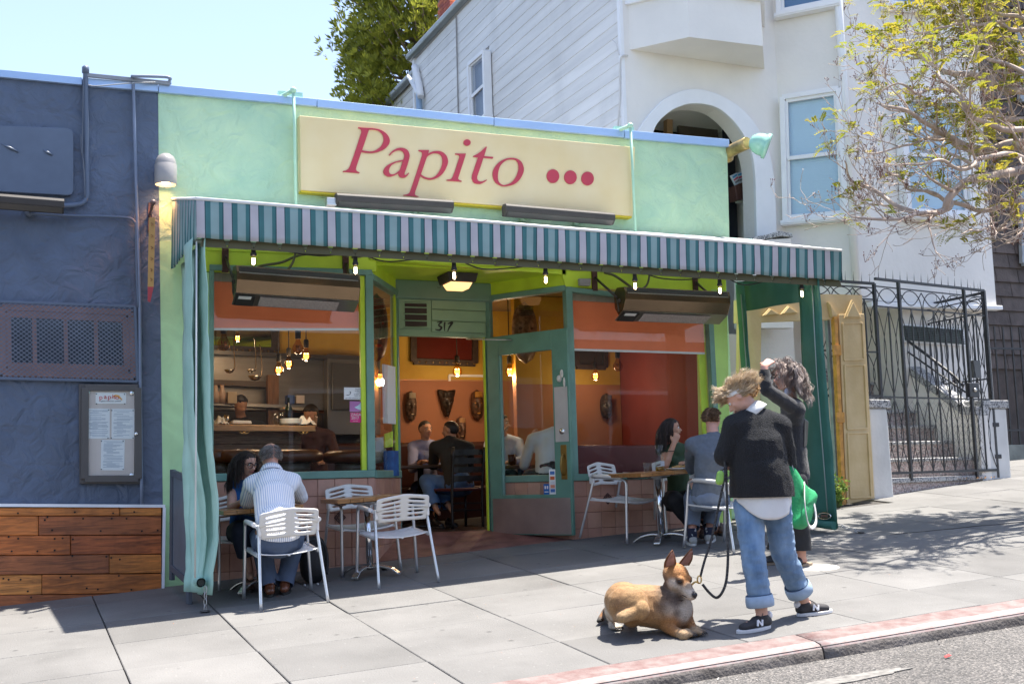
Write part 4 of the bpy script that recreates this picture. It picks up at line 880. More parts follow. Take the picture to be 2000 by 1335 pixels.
mask(872, 789, .115, .165, 'dark heart shaped carved mask, middle of the doorway trio', ('b', (.012, .009, .008), (.05, .03, .02), (.03, .02, .015)), heart=True)
mask(931, 791, .085, .19, 'oval carved mask with orange brow beside the door edge', ('c', (.04, .025, .015), (.14, .06, .03), (.50, .25, .05)))
mask(899, 838, .065, .16, 'beaded carved mask behind the seated man in dark shirt', ('d', (.05, .03, .02), (.22, .12, .09), (.48, .28, .14)))
zq = A(1180, 751, 12.3).z; MB().box(5.42, 12.3, -.5, 6.81, 12.4, zq).build('partition_wall', terra, rest); MB().box(5.42, 12.3, zq+.001, 6.81, 12.4, 2.14).build('partition_wall', ochre, rest)
mask(1183, 793, .08, .15, 'dark oval mask behind the right window', ('e', (.02, .014, .012), (.07, .04, .03), (.10, .07, .05)), Y=12.26)
mask(1232, 795, .08, .17, 'dark narrow mask beside the gilt painting edge', ('f', (.025, .012, .012), (.09, .03, .03), (.12, .05, .04)), Y=12.26)
mask(1024, 650, .16, .36, 'large pale wooden face hanging above the door glass', ('g', (.20, .13, .09), (.28, .19, .13), (.05, .02, .015)), Y=12.2)
mask(735, 640, .12, .36, 'tall dark mask with red mouth behind the side pane', ('h', (.05, .035, .03), (.13, .08, .06), (.30, .03, .02)), Y=11.7)
# whiteboard menu, flyers and boxes by the side pane
wb = thing('menu_whiteboard', 'white handwritten menu board leaning behind the side pane', 'whiteboard', A(757, 830, 10.5))
q = ((746, 711), (768, 716), (769, 828), (748, 826)); pts = [A(*q[0], 10.40), A(*q[1], 10.72), A(*q[2], 10.72), A(*q[3], 10.40)]
MB().prism(pts, V((.02, -.008, 0))).build('board', paper, wb)
mb = MB()
random.seed(5)
for i in range(12):
    y = .07+.072*i+random.uniform(-.01, .01); x0 = random.uniform(.12, .3); x1 = random.uniform(.45, .9)
    def bp(u, v): return (pts[0]*(1-u)+pts[1]*u)*(1-v)+(pts[3]*(1-u)+pts[2]*u)*v+V((-.004, -.008, 0))
    mb.tube([bp(x0+(x1-x0)*k/9, y+.012*math.sin(k*2.3+i)) for k in range(10)], .0035, 4)
mb.build('handwriting', black_ink, wb)
fly = thing('notice_pane_card', 'white smoking notice taped inside the left window', 'notice', A(695, 767, 10.02))
MB().prism([A(672, 756, 10.02), A(718, 757, 10.02), A(718, 780, 10.02), A(672, 779.5, 10.02)], V((0, .003, 0))).build('card', M('card_white', (.85, .86, .86), .5), fly)
for k, s in enumerate(('Smoking only:', 'at the curb, or', 'if no curb,', 'at least 15 ft from', 'exits, entrances,')): text(s, .017, A(704, 759.5+k*3.2, 10.0165), 'print', ink, fly)
text('operable windows and vents.', .017, A(695, 776.8, 10.0165), 'print', ink, fly)
mb = MB(); mb.bar(A(677, 771, 10.017), A(682, 771, 10.017), .004, .002, (0, 1, 0)); mb.tube(cr([A(683, 770, 10.017), A(685, 766, 10.017), A(683, 764, 10.017)], 5), .0025, 5); mb.build('print', black_ink, fly)
z9 = thing('window_sticker', 'hot pink rating sticker inside the left window', 'sticker', A(698, 814, 10.02), 0, 'stickers inside the left window')
MB().prism([A(684, 805, 10.02), A(711, 806, 10.02), A(711, 825, 10.02), A(684, 824, 10.02)], V((0, .003, 0))).build('sheet', M('sticker_pink', (.75, .03, .22), .4), z9)
text('ZAGAT', .034, A(697.5, 809.5, 10.016), 'lettering', white_paint, z9, sx=1.05); text('2017', .036, A(693.5, 816, 10.016), 'lettering', white_paint, z9); text('zagat rated', .010, A(694, 821.5, 10.016), 'lettering', white_paint, z9)
z8 = thing('window_sticker', 'violet and pale blue sticker above the hot pink one', 'sticker', A(698, 793, 10.02), 0, 'stickers inside the left window')
MB().prism([A(683, 783, 10.02), A(712, 783.5, 10.02), A(712, 804, 10.02), A(683, 803.5, 10.02)], V((0, .003, 0))).build('sheet', M('sticker_violet', (.45, .17, .42), .4, two=(.55, .22, .5)), z8)
mb = MB(); mb.prism([A(x, y, 10.017) for x, y in ((692, 795), (700, 791), (706, 784), (708, 791), (712, 793), (708, 797), (711, 803), (700, 799))], V((0, .002, 0))); mb.build('motif', M('sticker_pale', (.55, .72, .80), .4), z8)
o = MB().prism([A(749, 880, 10.55), A(759, 880, 10.62), A(760, 929, 10.62), A(750, 929, 10.55)], V((.09, -.03, 0))).build('flyer_box', M('box_blue', (.02, .07, .24), .5, two=(.03, .14, .40), vs=12)); tag(o, 'blue printed carton standing inside the side pane', 'box')
ktop('paper_lantern', 'round pale paper globe inside the side pane', 'lantern', 737, 905, 10.7, [(.001, 0), (.06, .01), (.09, .05), (.1, .09), (.085, .14), (.05, .17), (.001, .175)], M('paper_globe', (.45, .42, .36), .8))
o = slab([(751, 847), (766, 842), (766, 872), (751, 874)], 10.62, .02, .02).build('lime_card', lime); tag(o, 'lime green card in the side pane by the door frame', 'card')
o = slab([(731, 855), (746, 853), (746, 880), (731, 881)], 10.45, .05, .03).build('napkin_holder', M('holder_grey', (.45, .45, .45), .4)); tag(o, 'grey napkin dispenser on the inner sill', 'dispenser')

# ================================================================ WHITE APARTMENT HOUSE
wst = M('cream_stucco', (.79, .755, .70), .75, var=.05, vs=1.2, bump=.18, bs=18, dirt=.10)
wtrim = M('white_trim_paint', (.80, .80, .80), .5, var=.03, vs=4, dirt=.05)
house = thing('white_apartment_house', 'tall cream stucco house with arched porch, bay and clapboard side', 'building', V((10, 13, -.3)))
YW = 12.5
r4 = lambda x, y: (1180+x*.3746, y*.3746)
inner = [(240, 720), (262, 660), (300, 615), (360, 572), (450, 546), (560, 560), (640, 612), (705, 690), (755, 790), (775, 900), (782, 1100), (790, 1500)]
outer = [(150, 720), (170, 680), (235, 590), (320, 512), (440, 469), (560, 487), (680, 550), (770, 640), (840, 770), (872, 900), (886, 1100), (893, 1500)]
inner = [A(*r4(*q), YW) for q in inner]; outer = [A(*r4(*q), YW) for q in outer]
ic = cr(inner, 4); oc = cr(outer, 4)
XL = A(1222, 240, YW).x
tl = V((XL, YW, 9.2)); pr = A(1530, 300, YW)
poly = [V((XL, YW, -.6)), tl, V((pr.x, YW, 9.2)), V((pr.x, YW, 1.0)), V((ic[-1].x, YW, 1.0))]+list(reversed(ic))+[V((ic[0].x, YW, -.6))]
MB().prism(poly, V((0, .25, 0))).build('front_wall', wst, house)
mb = MB(); mb.strip([p-V((0, .05, 0)) for p in oc], [p-V((0, .05, 0)) for p in ic], V((0, .06, 0))); mb.build('arch_trim', wtrim, house, bevel=.01)
# porch behind the arch
pz = 1.0
MB().box(XL+.3, YW+.26, -.5, 9.6, YW+1.6, pz).build('porch_floor', M('porch_floor', (.3, .28, .26), .8), house)
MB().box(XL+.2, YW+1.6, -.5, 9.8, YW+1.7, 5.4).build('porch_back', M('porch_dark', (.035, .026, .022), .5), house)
MB().box(9.55, YW+.26, -.5, 9.75, YW+1.6, 5.4).build('porch_side', wst, house); MB().box(XL+.02, YW+.26, -.5, XL+.22, YW+1.6, 5.4).build('porch_side', wst, house)
MB().box(XL+.2, YW+.26, 5.0, 9.8, YW+1.6, 5.1).build('porch_ceiling', wst, house)
slab([(1303, 205), (1314, 205), (1314, 290), (1303, 290)], YW+1.1, .0, .1).build('porch_post', M('post_tan', (.45, .28, .15), .6), house)
slab([(1326, 228), (1402, 235), (1402, 300), (1326, 300)], YW+1.3, .0, .05).build('transom_glass', M('transom_brown', (.12, .095, .075), .25), house)
slab([(1418, 250), (1434, 262), (1442, 480), (1426, 480)], YW+.9, .0, .1).build('iron_gate_leaf', M('gate_black', (.012, .014, .022), .35), house)
fbar((1440, 394), (1475, 388), .03, .02, .05, YW+.55).build('dado_rail', wtrim, house)
for (q, lab) in ((((1435, 362), (1453, 355), (1457, 388), (1440, 391)), 'brown mail planter with newspapers in the white porch'), (((1456, 352), (1470, 340), (1471, 380), (1461, 384)), 'brown mail planter beside the one with newspapers')):
    t = thing('mail_holder', lab, 'mailbox', A(q[3][0]+8, q[3][1], YW+.4), 0, 'brown mail holders in the porch')
    slab(q, YW+.45, .0, .18).build('holder', M('holder_brown', (.10, .045, .035), .5), t, bevel=.01)
    a = A((q[0][0]+q[1][0])/2, (q[0][1]+q[1][1])/2, YW+.44); b = A((q[2][0]+q[3][0])/2, (q[2][1]+q[3][1])/2, YW+.44); MB().bar(a, b, .02, .015, (0, 1, 0)).build('rib', M('holder_brown', (.1, .045, .035)), t)
nw = thing('newspapers', 'rolled newspapers with coloured print sticking out of a mail holder', 'newspaper', A(1440, 355, YW+.5))
for (q, c) in ((((1427, 343), (1439, 337), (1448, 358), (1437, 363)), (.72, .74, .75)), (((1438, 338), (1450, 335), (1453, 357), (1445, 358)), (.70, .70, .72))):
    sh = MB(); slab(q, YW+.5, .0, .03, sh); sh = sh.build('sheet', M('newsprint_%d' % q[0][0], c, .8, two=(.45, .55, .62), vs=9), nw, bevel=.006)
    (x0, y0), (x1, y1), (x2, y2), (x3, y3) = q
    for k, cc in enumerate(((.05, .3, .55), (.6, .08, .15), (.2, .2, .22))): 
        u = .2+.25*k; fbar((x0+(x3-x0)*u+2, y0+(y3-y0)*u), (x1+(x2-x1)*u-2, y1+(y2-y1)*u), .022, .004, .0, YW+.5).build('print', M('news_%d' % k, cc, .7), sh)
# clapboards of the side wall, one board each
clap = [M('clapboard_%s' % 'abc'[k], tuple(c*f for c in (.74, .725, .695)), .65, var=.09, vs=1.6, stretch=(1, .35, 5), bump=.1, bs=14, dirt=.3) for k, f in enumerate((1, .96, 1.04))]
MB().box(XL+.03, YW+.26, -.5, XL+.25, 20.75, 8.3).build('side_wall', clap[1], house)
zk = 2.6
k = 0
while zk < 8.2:
    z0, z1 = zk, min(zk+.181, 8.24)
    spans = [(YW+.06, 16.93), (17.72, 18.35), (18.36, 20.7)] if 5.7 < (z0+z1)/2 < 7.2 else [(YW+.06, 18.35), (18.36, 20.7)]
    for a, b in spans:
        e = .001*random.random()
        MB().add([(XL-.012-e, a, z0), (XL-.006, a, z1), (XL+.03, a, z1), (XL+.03, a, z0), (XL-.012-e, b, z0), (XL-.006, b, z1), (XL+.03, b, z1), (XL+.03, b, z0)], [(0, 1, 2, 3), (7, 6, 5, 4), (0, 4, 5, 1), (1, 5, 6, 2), (2, 6, 7, 3), (3, 7, 4, 0)]).build('clapboard', clap[k % 3], house)
        k += 1
    zk += .1815
MB().box(XL-.035, YW-.012, -.5, XL+.02, YW+.055, 9.2).build('corner_board', wtrim, house, bevel=.006)
MB().box(XL-.04, 20.7, 2, XL+.04, 20.8, 8.3).build('corner_board', wtrim, house)
MB().box(XL+.25, 20.8, 2, XL+.45, 27, 8.12).build('rear_wall', clap[0], house)
for kk in range(14): MB().box(XL+.232, 20.82, 5.6+kk*.1825, XL+.25, 27, 5.6+kk*.1825+.17).build('clapboard', clap[kk % 3], house)
gm = M('gutter_zinc', (.36, .39, .40), .45, metal=.5, var=.1, vs=3)
MB().tube([V((XL-.06, 12.4, 8.34)), V((XL-.06, 20.9, 8.34))], .085, 10).build('gutter', gm, house); MB().tube([V((XL+.15, 20.95, 8.16)), V((XL+.15, 27, 8.16))], .085, 10).build('gutter', gm, house)
MB().box(XL-.02, 12.4, 8.26, XL+3, 20.95, 8.33).build('eave', wtrim, house)
mb = MB(); a = AX(810, 130, XL-.1); mb.tube(cr([a, AX(818, 165, XL-.1), AX(822, 190, XL-.1)], 4), .07, 8); mb.tube(cr([AX(800, 150, XL+.1), AX(812, 172, XL-.08), AX(818, 185, XL-.1)], 4), .06, 8); mb.build('gutter_outlet', wtrim, house)
MB().tube([AX(818.5, 184, XL-.1), AX(819.5, 184, XL-.1)+V((0, 0, -3))], .06, 10).build('downpipe', M('downpipe_blue', (.30, .42, .55), .4), house)
# side window
def house_window(tl, tr, br, bl, nrm, name='window', sash=.055, mid=.5, fr=.07, blind=True, par=house, tone=(.50, .68, .84)):
    w = bpy.data.objects.new(name, None); COL.objects.link(w); w.parent = par; w.location = bl-base_of(par)
    n = V(nrm).normalized(); tl, tr, br, bl = (p+n*.085 for p in (tl, tr, br, bl))
    def rail(a, b, wd, o, th, nm, mt):
        t = (b-a).normalized(); s = n.cross(t).normalized()*(wd/2)
        MB().prism([a-s+n*o, b-s+n*o, b+s+n*o, a+s+n*o], -n*(o+th)).build(nm, mt, w, bevel=.004)
    for a, b, x in ((tl, tr, .05), (bl, br, .049), (tl, bl, .052), (tr, br, .052)): rail(a, b, fr, x, .085, 'casing', wtrim)
    L = lambda u, v: (tl*(1-u)+tr*u)*(1-v)+(bl*(1-u)+br*u)*v
    for v0, v1, o in ((.03, mid, .02), (mid, .97, .005)):
        c = [L(.06, v0), L(.94, v0), L(.94, v1), L(.06, v1)]
        for a, b in ((c[0], c[1]), (c[3], c[2]), (c[0], c[3]), (c[1], c[2])): rail(a, b, sash, o+random.uniform(0, .002), .02, 'sash', wtrim)
        MB().prism([p-n*.012+n*o for p in c], -n*.005).build('pane', clear, w)
    c = [L(.04, .02), L(.96, .02), L(.96, .98), L(.04, .98)]
    if blind:
        mb = MB(); N = 46
        for i in range(N):
            v = .03+.94*i/N; a = L(.06, v)-n*.05; b = L(.94, v)-n*.05; dv_ = (L(.06, v+.94/N*.92)-L(.06, v))
            mb.prism([a+n*.004, b+n*.004, b+dv_-n*.004, a+dv_-n*.004], -n*.002)
        mb.raw = True; o = mb.build('blind', M('blind_%d' % (tone[0]*100), tone, .6, var=.02), w); o['kind'] = 'stuff'
    MB().prism([p-n*.07 for p in c], -n*.01).build('backing', M('window_dark', (.06, .10, .16), .4) if not blind else M('blind_back', (.5, .6, .7), .8), w)
    t = (br-bl).normalized(); a = bl-t*.06; b = br+t*.06; up = (tl-bl).normalized()
    MB().prism([a+n*.07-up*.04, b+n*.07-up*.04, b+n*.07, a+n*.07], -n*.15+V((0, 0, 0))).prism([a+n*.06-up*.06, b+n*.06-up*.06, b+n*.06-up*.041, a+n*.06-up*.041], -n*.14).build('sill', wtrim, w)
    return w
house_window(AX(927, 128, XL-.03), AX(957, 102, XL-.03), AX(961, 226, XL-.03), AX(931, 258, XL-.03), (-1, 0, 0), blind=False, sash=.06)
MB().box(XL-.045, 18.35, 2.6, XL-.02, 18.358, 8.2).build('seam', M('seam_dark', (.3, .29, .28), .8), house)
mb = MB(); mb.tube(cr([AX(1203, 300, XL-.05), AX(1210, 200, XL-.05), AX(1211, 125, XL-.05), V((XL-.03, YW-.04, A(1216, 112, YW).z)), A(1226, 109, YW-.03)], 6), .012, 6); mb.tube(cr([AX(1209, 108, XL-.05), AX(1204, 88, XL-.05), AX(1196, 78, XL-.05)], 5), .006, 5); mb.build('cable', M('cable_white', (.62, .60, .57), .6), house)
# oriel bay over the arch
zb = 5.47
P0, P1, P2, P3 = V((7.75-.5, YW, zb)), V((7.75, 11.86, zb)), V((8.83, 11.80, zb)), V((9.36, YW, zb))
bay = MB(); bay.prism([P0, P1, P2, P3], V((0, 0, .62))); bay = bay.build('oriel_bay', wst, house)
MB().prism([P0+V((.02, -.0, .621)), P1+V((.02, .02, .621)), P2+V((-.02, .02, .621)), P3+V((-.02, 0, .621))], V((0, 0, 3))).build('bay_wall', wst, bay)
MB().prism([P0+V((-.05, 0, .60)), P1+V((-.03, -.06, .60)), P2+V((.03, -.06, .60)), P3+V((.05, 0, .60))], V((0, 0, .06))).build('bay_sill', wtrim, bay, bevel=.01)
# canted corner and front of the main bay
C0, C1, C2 = V((9.56, YW, 0)), V((10.14, 11.87, 0)), V((12.62, 11.87, 0))
zl = 2.2
nb = (C1-C0).normalized(); nb = V((nb.y, -nb.x, 0)); nb = nb if nb.y < 0 else -nb
MB().prism([C0+V((0, 0, zl)), C1+V((0, 0, zl)), C2+V((0, 0, zl)), V((12.62, 14.2, zl)), V((9.56, 14.2, zl))], V((0, 0, 7.2))).build('bay_wall', wst, house)
tl_ = A(1527.6, 193, 12.5); a = tl_.z; fz = lambda p, off=.0: p
def on_cant(px, py):
    d = ray(px, py); k = (C0.dot(nb))/(d.dot(nb)); return d*k
house_window(on_cant(1531, 195), on_cant(1640, 178), on_cant(1655, 424), on_cant(1537, 434), nb)
house_window(on_cant(1519, -180), on_cant(1624, -200), on_cant(1634, 10), on_cant(1524, 32), nb, tone=(.10, .22, .42))
house_window(A(1715, -170, 11.86), A(1822, -160, 11.86), A(1838, 22, 11.86), A(1726, 14, 11.86), (0, -1, 0), tone=(.10, .22, .42))
house_window(A(1748, 190, 11.86), A(1868, 198, 11.86), A(1888, 424, 11.86), A(1762, 420, 11.86), (0, -1, 0))
a = C1+V((-.03, -.07, 2.25)); MB().tube([a, a+V((0, 0, 7))], .055, 10).build('downpipe', wtrim, house)
slab([(1695, 590), (1950, 598), (1951, 606), (1695, 600)], 11.87, .08, .05).build('belt_ledge', wtrim, house, bevel=.01)
MB().box(9.65, 13.1, -.4, 11.2, 13.3, zl).build('ground_floor_wall', wst, house)
MB().box(11.0, 12.02, -.4, 12.60, 13.09, zl-.003).build('ground_floor_wall', wst, house)
mb = MB(); Yv = 12.01
slab([(1756, 632), (1880, 642), (1884, 676), (1760, 668)], Yv, .03, .0, mb); pv = mb.build('vent_frame', wtrim, house)
slab([(1761, 637), (1876, 646), (1880, 672), (1764, 664)], Yv, .035, -.005).build('vent_grille', M('vent_dark_green', (.03, .045, .042), .5, var=.6, vs=40), house)
mb = MB()
for i in range(9):
    u = i/8; fbar((1761+3*u, 637+27*u), (1876+4*u, 646+26*u), .012, .05, -.034, Yv, mb)
mb.build('vent_slat', M('vent_slat', (.06, .075, .07), .5), pv)
# steps, cheek wall with granite cap and handrail
terr = speckle('pink_terrazzo', [(.42, .31, .28), (.50, .41, .38), (.32, .24, .22), (.56, .50, .46), (.20, .16, .15), (.46, .34, .31)], 60, .55, .1)
gran = speckle('grey_granite', [(.32, .32, .32), (.48, .48, .47), (.20, .20, .21), (.55, .54, .52), (.08, .08, .09), (.40, .39, .38)], 70, .6, .15)
stairs = thing('front_steps', 'pink terrazzo front steps rising behind the iron gate', 'steps', V((10.2, 11.4, -.2)))
XS0, XS1 = 9.34, 11.13
for k in range(9):
    z = .105+.2155*k; y = 11.0+.32*k
    MB().prism([V((XS0, y+.02, -.5)), V((XS1, y+.02, -.5)), V((XS1, 13.08, -.5)), V((XS0, 13.08, -.5))], V((0, 0, .5+z-.045))).build('riser', terr, stairs) if y < 13 else None
    if y < 13: MB().box(XS0, y-.012, z-.0448, XS1, min(y+.36, 13.07), z).build('tread', gran, stairs, bevel=.012)
mb = MB(); mb.prism([V((XS1+.002, 10.9, -.5)), V((XS1+.002, 10.9, .62)), V((XS1+.002, 11.15, .64)), V((XS1+.002, 13.08, 1.95)), V((XS1+.002, 13.08, -.5))], V((.16, 0, 0))); mb.build('cheek_wall', wst, stairs)
mb = MB(); mb.prism([V((XS1-.03, 10.9, .622)), V((XS1-.03, 11.15, .642)), V((XS1-.03, 13.08, 1.952)), V((XS1-.03, 13.08, 2.05)), V((XS1-.03, 11.12, .75)), V((XS1-.03, 10.9, .73))], V((.22, 0, 0))); mb.build('cheek_cap', gran, stairs, bevel=.01)
mb = MB(); mb.tube(cr([V((XS1-.05, 11.05, 1.0)), V((XS1-.05, 11.3, 1.22)), V((XS1-.05, 12.2, 1.84)), V((XS1-.05, 13.05, 2.42))], 5), .02, 8)
mb.tube(cr([V((XS1-.02, 11.05, .92)), V((XS1-.02, 12.2, 1.66)), V((XS1-.02, 13.05, 2.24))], 5), .012, 6)
for k in range(6): y = 11.15+k*.36; mb.tube([V((XS1-.05, y, .68+.68*(y-11.15))), V((XS1-.05, y, 1.12+.68*(y-11.15)))], .01, 6)
mb.build('handrail', black_iron, stairs)
# granite-capped landing wall beside the arch
lw = MB(); cap = [A(*q, 12.15) for q in ((1442, 473), (1475, 462), (1500, 457), (1522, 451), (1546, 455), (1549, 463), (1524, 461), (1500, 466), (1478, 472), (1446, 484))]
MB().prism(cap, V((0, .2, 0))).build('landing_cap', gran, house, bevel=.008)
slab([(1447, 484), (1500, 468), (1545, 465), (1550, 640), (1447, 640)], 12.17, .0, .15).build('landing_wall', wst, house)
# gate pillars, threshold
pil = M('pillar_stucco', (.66, .655, .63), .75, var=.07, vs=4, bump=.15, bs=25, dirt=.22)
gw = thing('gate_wall', 'white stucco gate pillars with granite caps and terrazzo sill', 'wall', V((10.2, 10.7, -.3)))
def pillar(q, Y, d, name):
    p = [A(*t, Y) for t in q]; p[2].z -= .12; p[3].z -= .12
    MB().prism(p, V((.04, d, 0))).build(name, pil, gw, bevel=.025, seg=3)
pillar(((1697, 797), (1733, 797), (1747, 970), (1707, 975)), 10.45, .32, 'pillar')
pillar(((1921, 797), (1966, 797), (1976, 930), (1926, 938)), 10.92, .32, 'pillar')
slab([(1692, 779), (1739, 780), (1741, 797), (1693, 796)], 10.43, .0, .36).build('pillar_cap', gran, gw, bevel=.01)
slab([(1916, 781), (1970, 781), (1971, 797), (1917, 797)], 10.90, .0, .36).build('pillar_cap', gran, gw, bevel=.01)
mb = MB(); ta, tb = V((9.36, 10.56, -.13)), V((11.36, 10.93, -.125)); dpt = V((-.05, .45, 0))
mb.prism([ta, tb, tb+dpt, ta+dpt], V((0, 0, -.06))); mb.build('sill', gran, gw, bevel=.012)
mb = MB(); s_ = V((-.005, .03, -.061)); mb.prism([ta+s_, tb+s_, tb+dpt+s_, ta+dpt+s_], V((0, 0, -.35))); mb.build('sill_base', terr, gw)
# wrought iron gate and fence
def fence_panel(par, a, b, zb_, zt_, nb_, main=(), mid=.40, band=.86, spikes=True, name='bar', extra=0.0, wire=True):
    a = V(a); b = V(b); t = (b-a); L = t.length; t.normalize(); up = V((0, 0, 1)); nrm = V((-t.y, t.x, 0))
    P = lambda s, h, o=0: a+t*s+up*(zb_+(zt_-zb_)*h-a.z*0)+nrm*o
    a.z = 0; b.z = 0
    h = zt_-zb_; w = L/nb_
    for hh, th in ((1., .03), (.962, .014), (band, .016), (mid, .018), (.02, .03)): MB().bar(P(0, hh), P(L, hh), th, th).build('rail', black_iron, par)
    for i in range(nb_+1):
        r = .034 if i in main else .015
        MB().bar(P(i*w, -.02 if i in main else .02), P(i*w, 1.0 if i in main else band), r, r, (t.x, t.y, 0)).build(name, black_iron, par)
    mb = MB()
    for i in range(nb_+1):
        for lo, hi in ((.02, mid), (mid, band)):
            for sg in (-1, 1):
                pts = []
                for k in range(13):
                    u = k/12; x = i*w+sg*w*.62*math.sin(math.pi*u)
                    pts.append(P(min(max(x, 0), L), lo+(hi-lo)*u, sg*.006))
                mb.tube(pts, .0052, 5)
    for i in range(0, nb_, 2):
        c = (i+1)*w
        mb.tube([P(c+w*.95*math.cos(x), band+(.955-band)*abs(math.sin(x))) for x in np.linspace(0, math.pi, 13)], .0065, 5)
        mb.tube([P(i*w+w*2*u, 1-.05-(.955-band)*.75*math.sin(math.pi*u)) for u in np.linspace(0, 1, 13)], .0065, 5)
    o = mb.build('scroll', black_iron, par); o['kind'] = 'stuff'
    if spikes:
        mb = MB(); n = int(L/.125)
        for i in range(n): s = (i+.5)*L/n; mb.tube([P(s, 1.0), P(s+.008, 1+.10/h*1.3)], [.006, .0015], 4)
        o = mb.build('spike', black_iron, par); o['kind'] = 'stuff'
    if wire:
        mb = MB(); mb.raw = True; c = .05; nx = int(L/c); nz = int(h*mid/.045)
        for i in range(nx):
            for j in range(nz):
                if (i+j) % 2: continue
                for di, dj in ((1, 1), (1, -1)):
                    if 0 <= j+dj <= nz: mb.bar(P(i*c, mid*j/nz, .012), P(min(L, (i+di)*c), mid*(j+dj)/nz, .012), .003, .003)
        o = mb.build('wire_mesh', M('wire_grey', (.30, .29, .27), .6), par); o['kind'] = 'stuff'
gate = thing('iron_gate', 'black wrought iron gate of interlaced loops before the front steps', 'gate', V((10.3, 10.75, -.2)))
fence_panel(gate, (9.33, 10.56, 0), (11.42, 10.93, 0), -.115, 2.22, 10, (2, 8, 10))
lk = V((11.02, 10.84, .93)); MB().obox(lk, (.10, .018, 0), (0, .03, 0), (0, 0, .09)).build('lock_plate', black_iron, gate, bevel=.01); MB().lathe([(.025, 0), (.025, .012), (.001, .014)], lk-V((.0, .035, 0)), 12, axis=(0, -1, 0)).build('knob', steel, gate)
MB().obox(V((11.16, 10.9, 1.2)), (.06, .0, 0), (0, .02, 0), (0, 0, .11)).build('latch_plate', M('latch_grey', (.12, .12, .12), .5, metal=.4), gate)
for z in (.1, .5): MB().obox(V((11.44, 10.93, z)), (.05, 0, 0), (0, .02, 0), (0, 0, .025)).build('hinge', black_iron, gate)
sidef = thing('iron_fence', 'black iron side fence running back from the gate beside the steps', 'fence', V((11.4, 12, 0)))
fence_panel(sidef, (11.45, 10.98, 0), (11.55, 13.05, 0), .35, 2.2, 10, (0, 10), wire=False)
leftf = thing('iron_fence', 'black spiked iron fence between tan gate and white pillar', 'fence', V((8.9, 10.6, .7)))
fence_panel(leftf, (8.3, 10.50, 0), (9.31, 10.56, 0), .80, 2.16, 6, (0, 6), wire=False)
# tan alley gate
tan = M('tan_gate_paint', (.60, .43, .20), .6, var=.1, vs=3, bump=.12, bs=25, dirt=.35, two=(.66, .50, .27))
tg = thing('tan_alley_gate', 'tan painted panelled alley gate with triangle motif and rusty hinges', 'gate', V((8.5, 10.3, -.4)))
YT = 10.32
slab([(1440, 585), (1614, 574), (1684, 576), (1684, 612), (1620, 624), (1440, 630)], YT, .0, .07).build('header', tan, tg)
slab([(1445, 612), (1487, 609), (1482, 980), (1440, 990)], YT, .002, .06).build('side_panel', tan, tg)
lf = MB(); slab([(1636, 614), (1686, 613), (1706, 972), (1652, 984)], YT, .02, .06, lf); lf = lf.build('leaf', tan, tg, bevel=.006)
for y0, y1 in ((632, 704), (714, 838), (846, 972)):
    f = lambda y, e: 1642+(y-614)*.045 if e == 0 else 1680+(y-614)*.052
    frame(((f(y0, 0), y0), (f(y0, 1), y0-1), (f(y1, 1), y1-2), (f(y1, 0), y1)), .02, .032, -.018, YT, 'panel_moulding', tan, lf)
for t3 in (((1645, 622), (1661, 586), (1679, 622)), ((1620, 620), (1614, 590), (1632, 618)), ((1487, 617), (1500, 603), (1520, 615)), ((1522, 614), (1536, 598), (1556, 612))):
    mb = MB(); pts = [A(*q, YT) for q in t3]; mb.prism([p-V((0, .035, 0)) for p in pts], V((0, .036, 0))); c = (pts[0]+pts[1]+pts[2])/3; mb.prism([c+(p-c)*.8-V((0, .05, 0)) for p in pts], V((0, .02, 0))); mb.build('triangle', tan, tg, bevel=.004)
rust_sunlit = M('rusty_sunlit_orange', (.55, .26, .05), .6, var=.3, vs=15)
fbar((1629, 618), (1646, 985), .045, .03, .03, YT).build('stile', rust_sunlit, tg); fbar((1618, 622), (1640, 985), .035, .0, .05, YT+.08).build('post', M('post_bluegrey', (.27, .31, .36), .6, var=.2, vs=9), tg)  # stile's orange is its sunlit edge put into colour; the rusty hinges share it
for y in (684, 815, 945):
    x = 1626+(y-614)*.05; h_ = MB(); slab([(x-7, y-10), (x+8, y-10), (x+9, y+10), (x-6, y+10)], YT, .045, -.03, h_); h_ = h_.build('hinge', rust_sunlit, tg)
alley = thing('alley_wall', 'beige passage wall glimpsed behind the tan gate', 'wall', V((7.8, 11.8, 0)))
MB().box(7.08, 11.9, -.4, 8.55, 12.0, A(1530, 655, 11.9).z).build('wall', M('alley_beige', (.50, .46, .40), .8, var=.06), alley)
MB().box(8.6, 10.7, -.5, 8.68, 12.4, 1.0).build('wall', wst, alley)

# ================================================================ BROWN HOUSE AT THE RIGHT, ITS FENCE
brown = thing('brown_shingle_house', 'dark brown shingled house at the right edge', 'building', V((16, 13.5, 0)))
bsh = [M('brown_shingle_%s' % 'ab'[k], c, .75, var=.25, vs=6, bump=.3, bs=25) for k, c in enumerate([(.075, .058, .052), (.09, .07, .062)])]
MB().box(13.05, 13.55, -.3, 22, 20, 11).build('wall', bsh[0], brown)
zz = 1.5; j = 0
while zz < 8.5:
    x = 13.0-(j % 2)*.25
    while x < 17.2:
        w = random.uniform(.42, .55); MB().add([(max(x, 13.03), 13.53-.02, zz), (x+w-.012, 13.51, zz), (x+w-.012, 13.545, zz+.24), (max(x, 13.03), 13.545, zz+.24), (max(x, 13.03), 13.55, zz), (x+w-.012, 13.55, zz)], [(0, 1, 2, 3), (0, 4, 5, 1)]).build('shingle', bsh[random.randrange(2)], brown) if x+w > 13.1 else None
        x += w
    zz += .235; j += 1
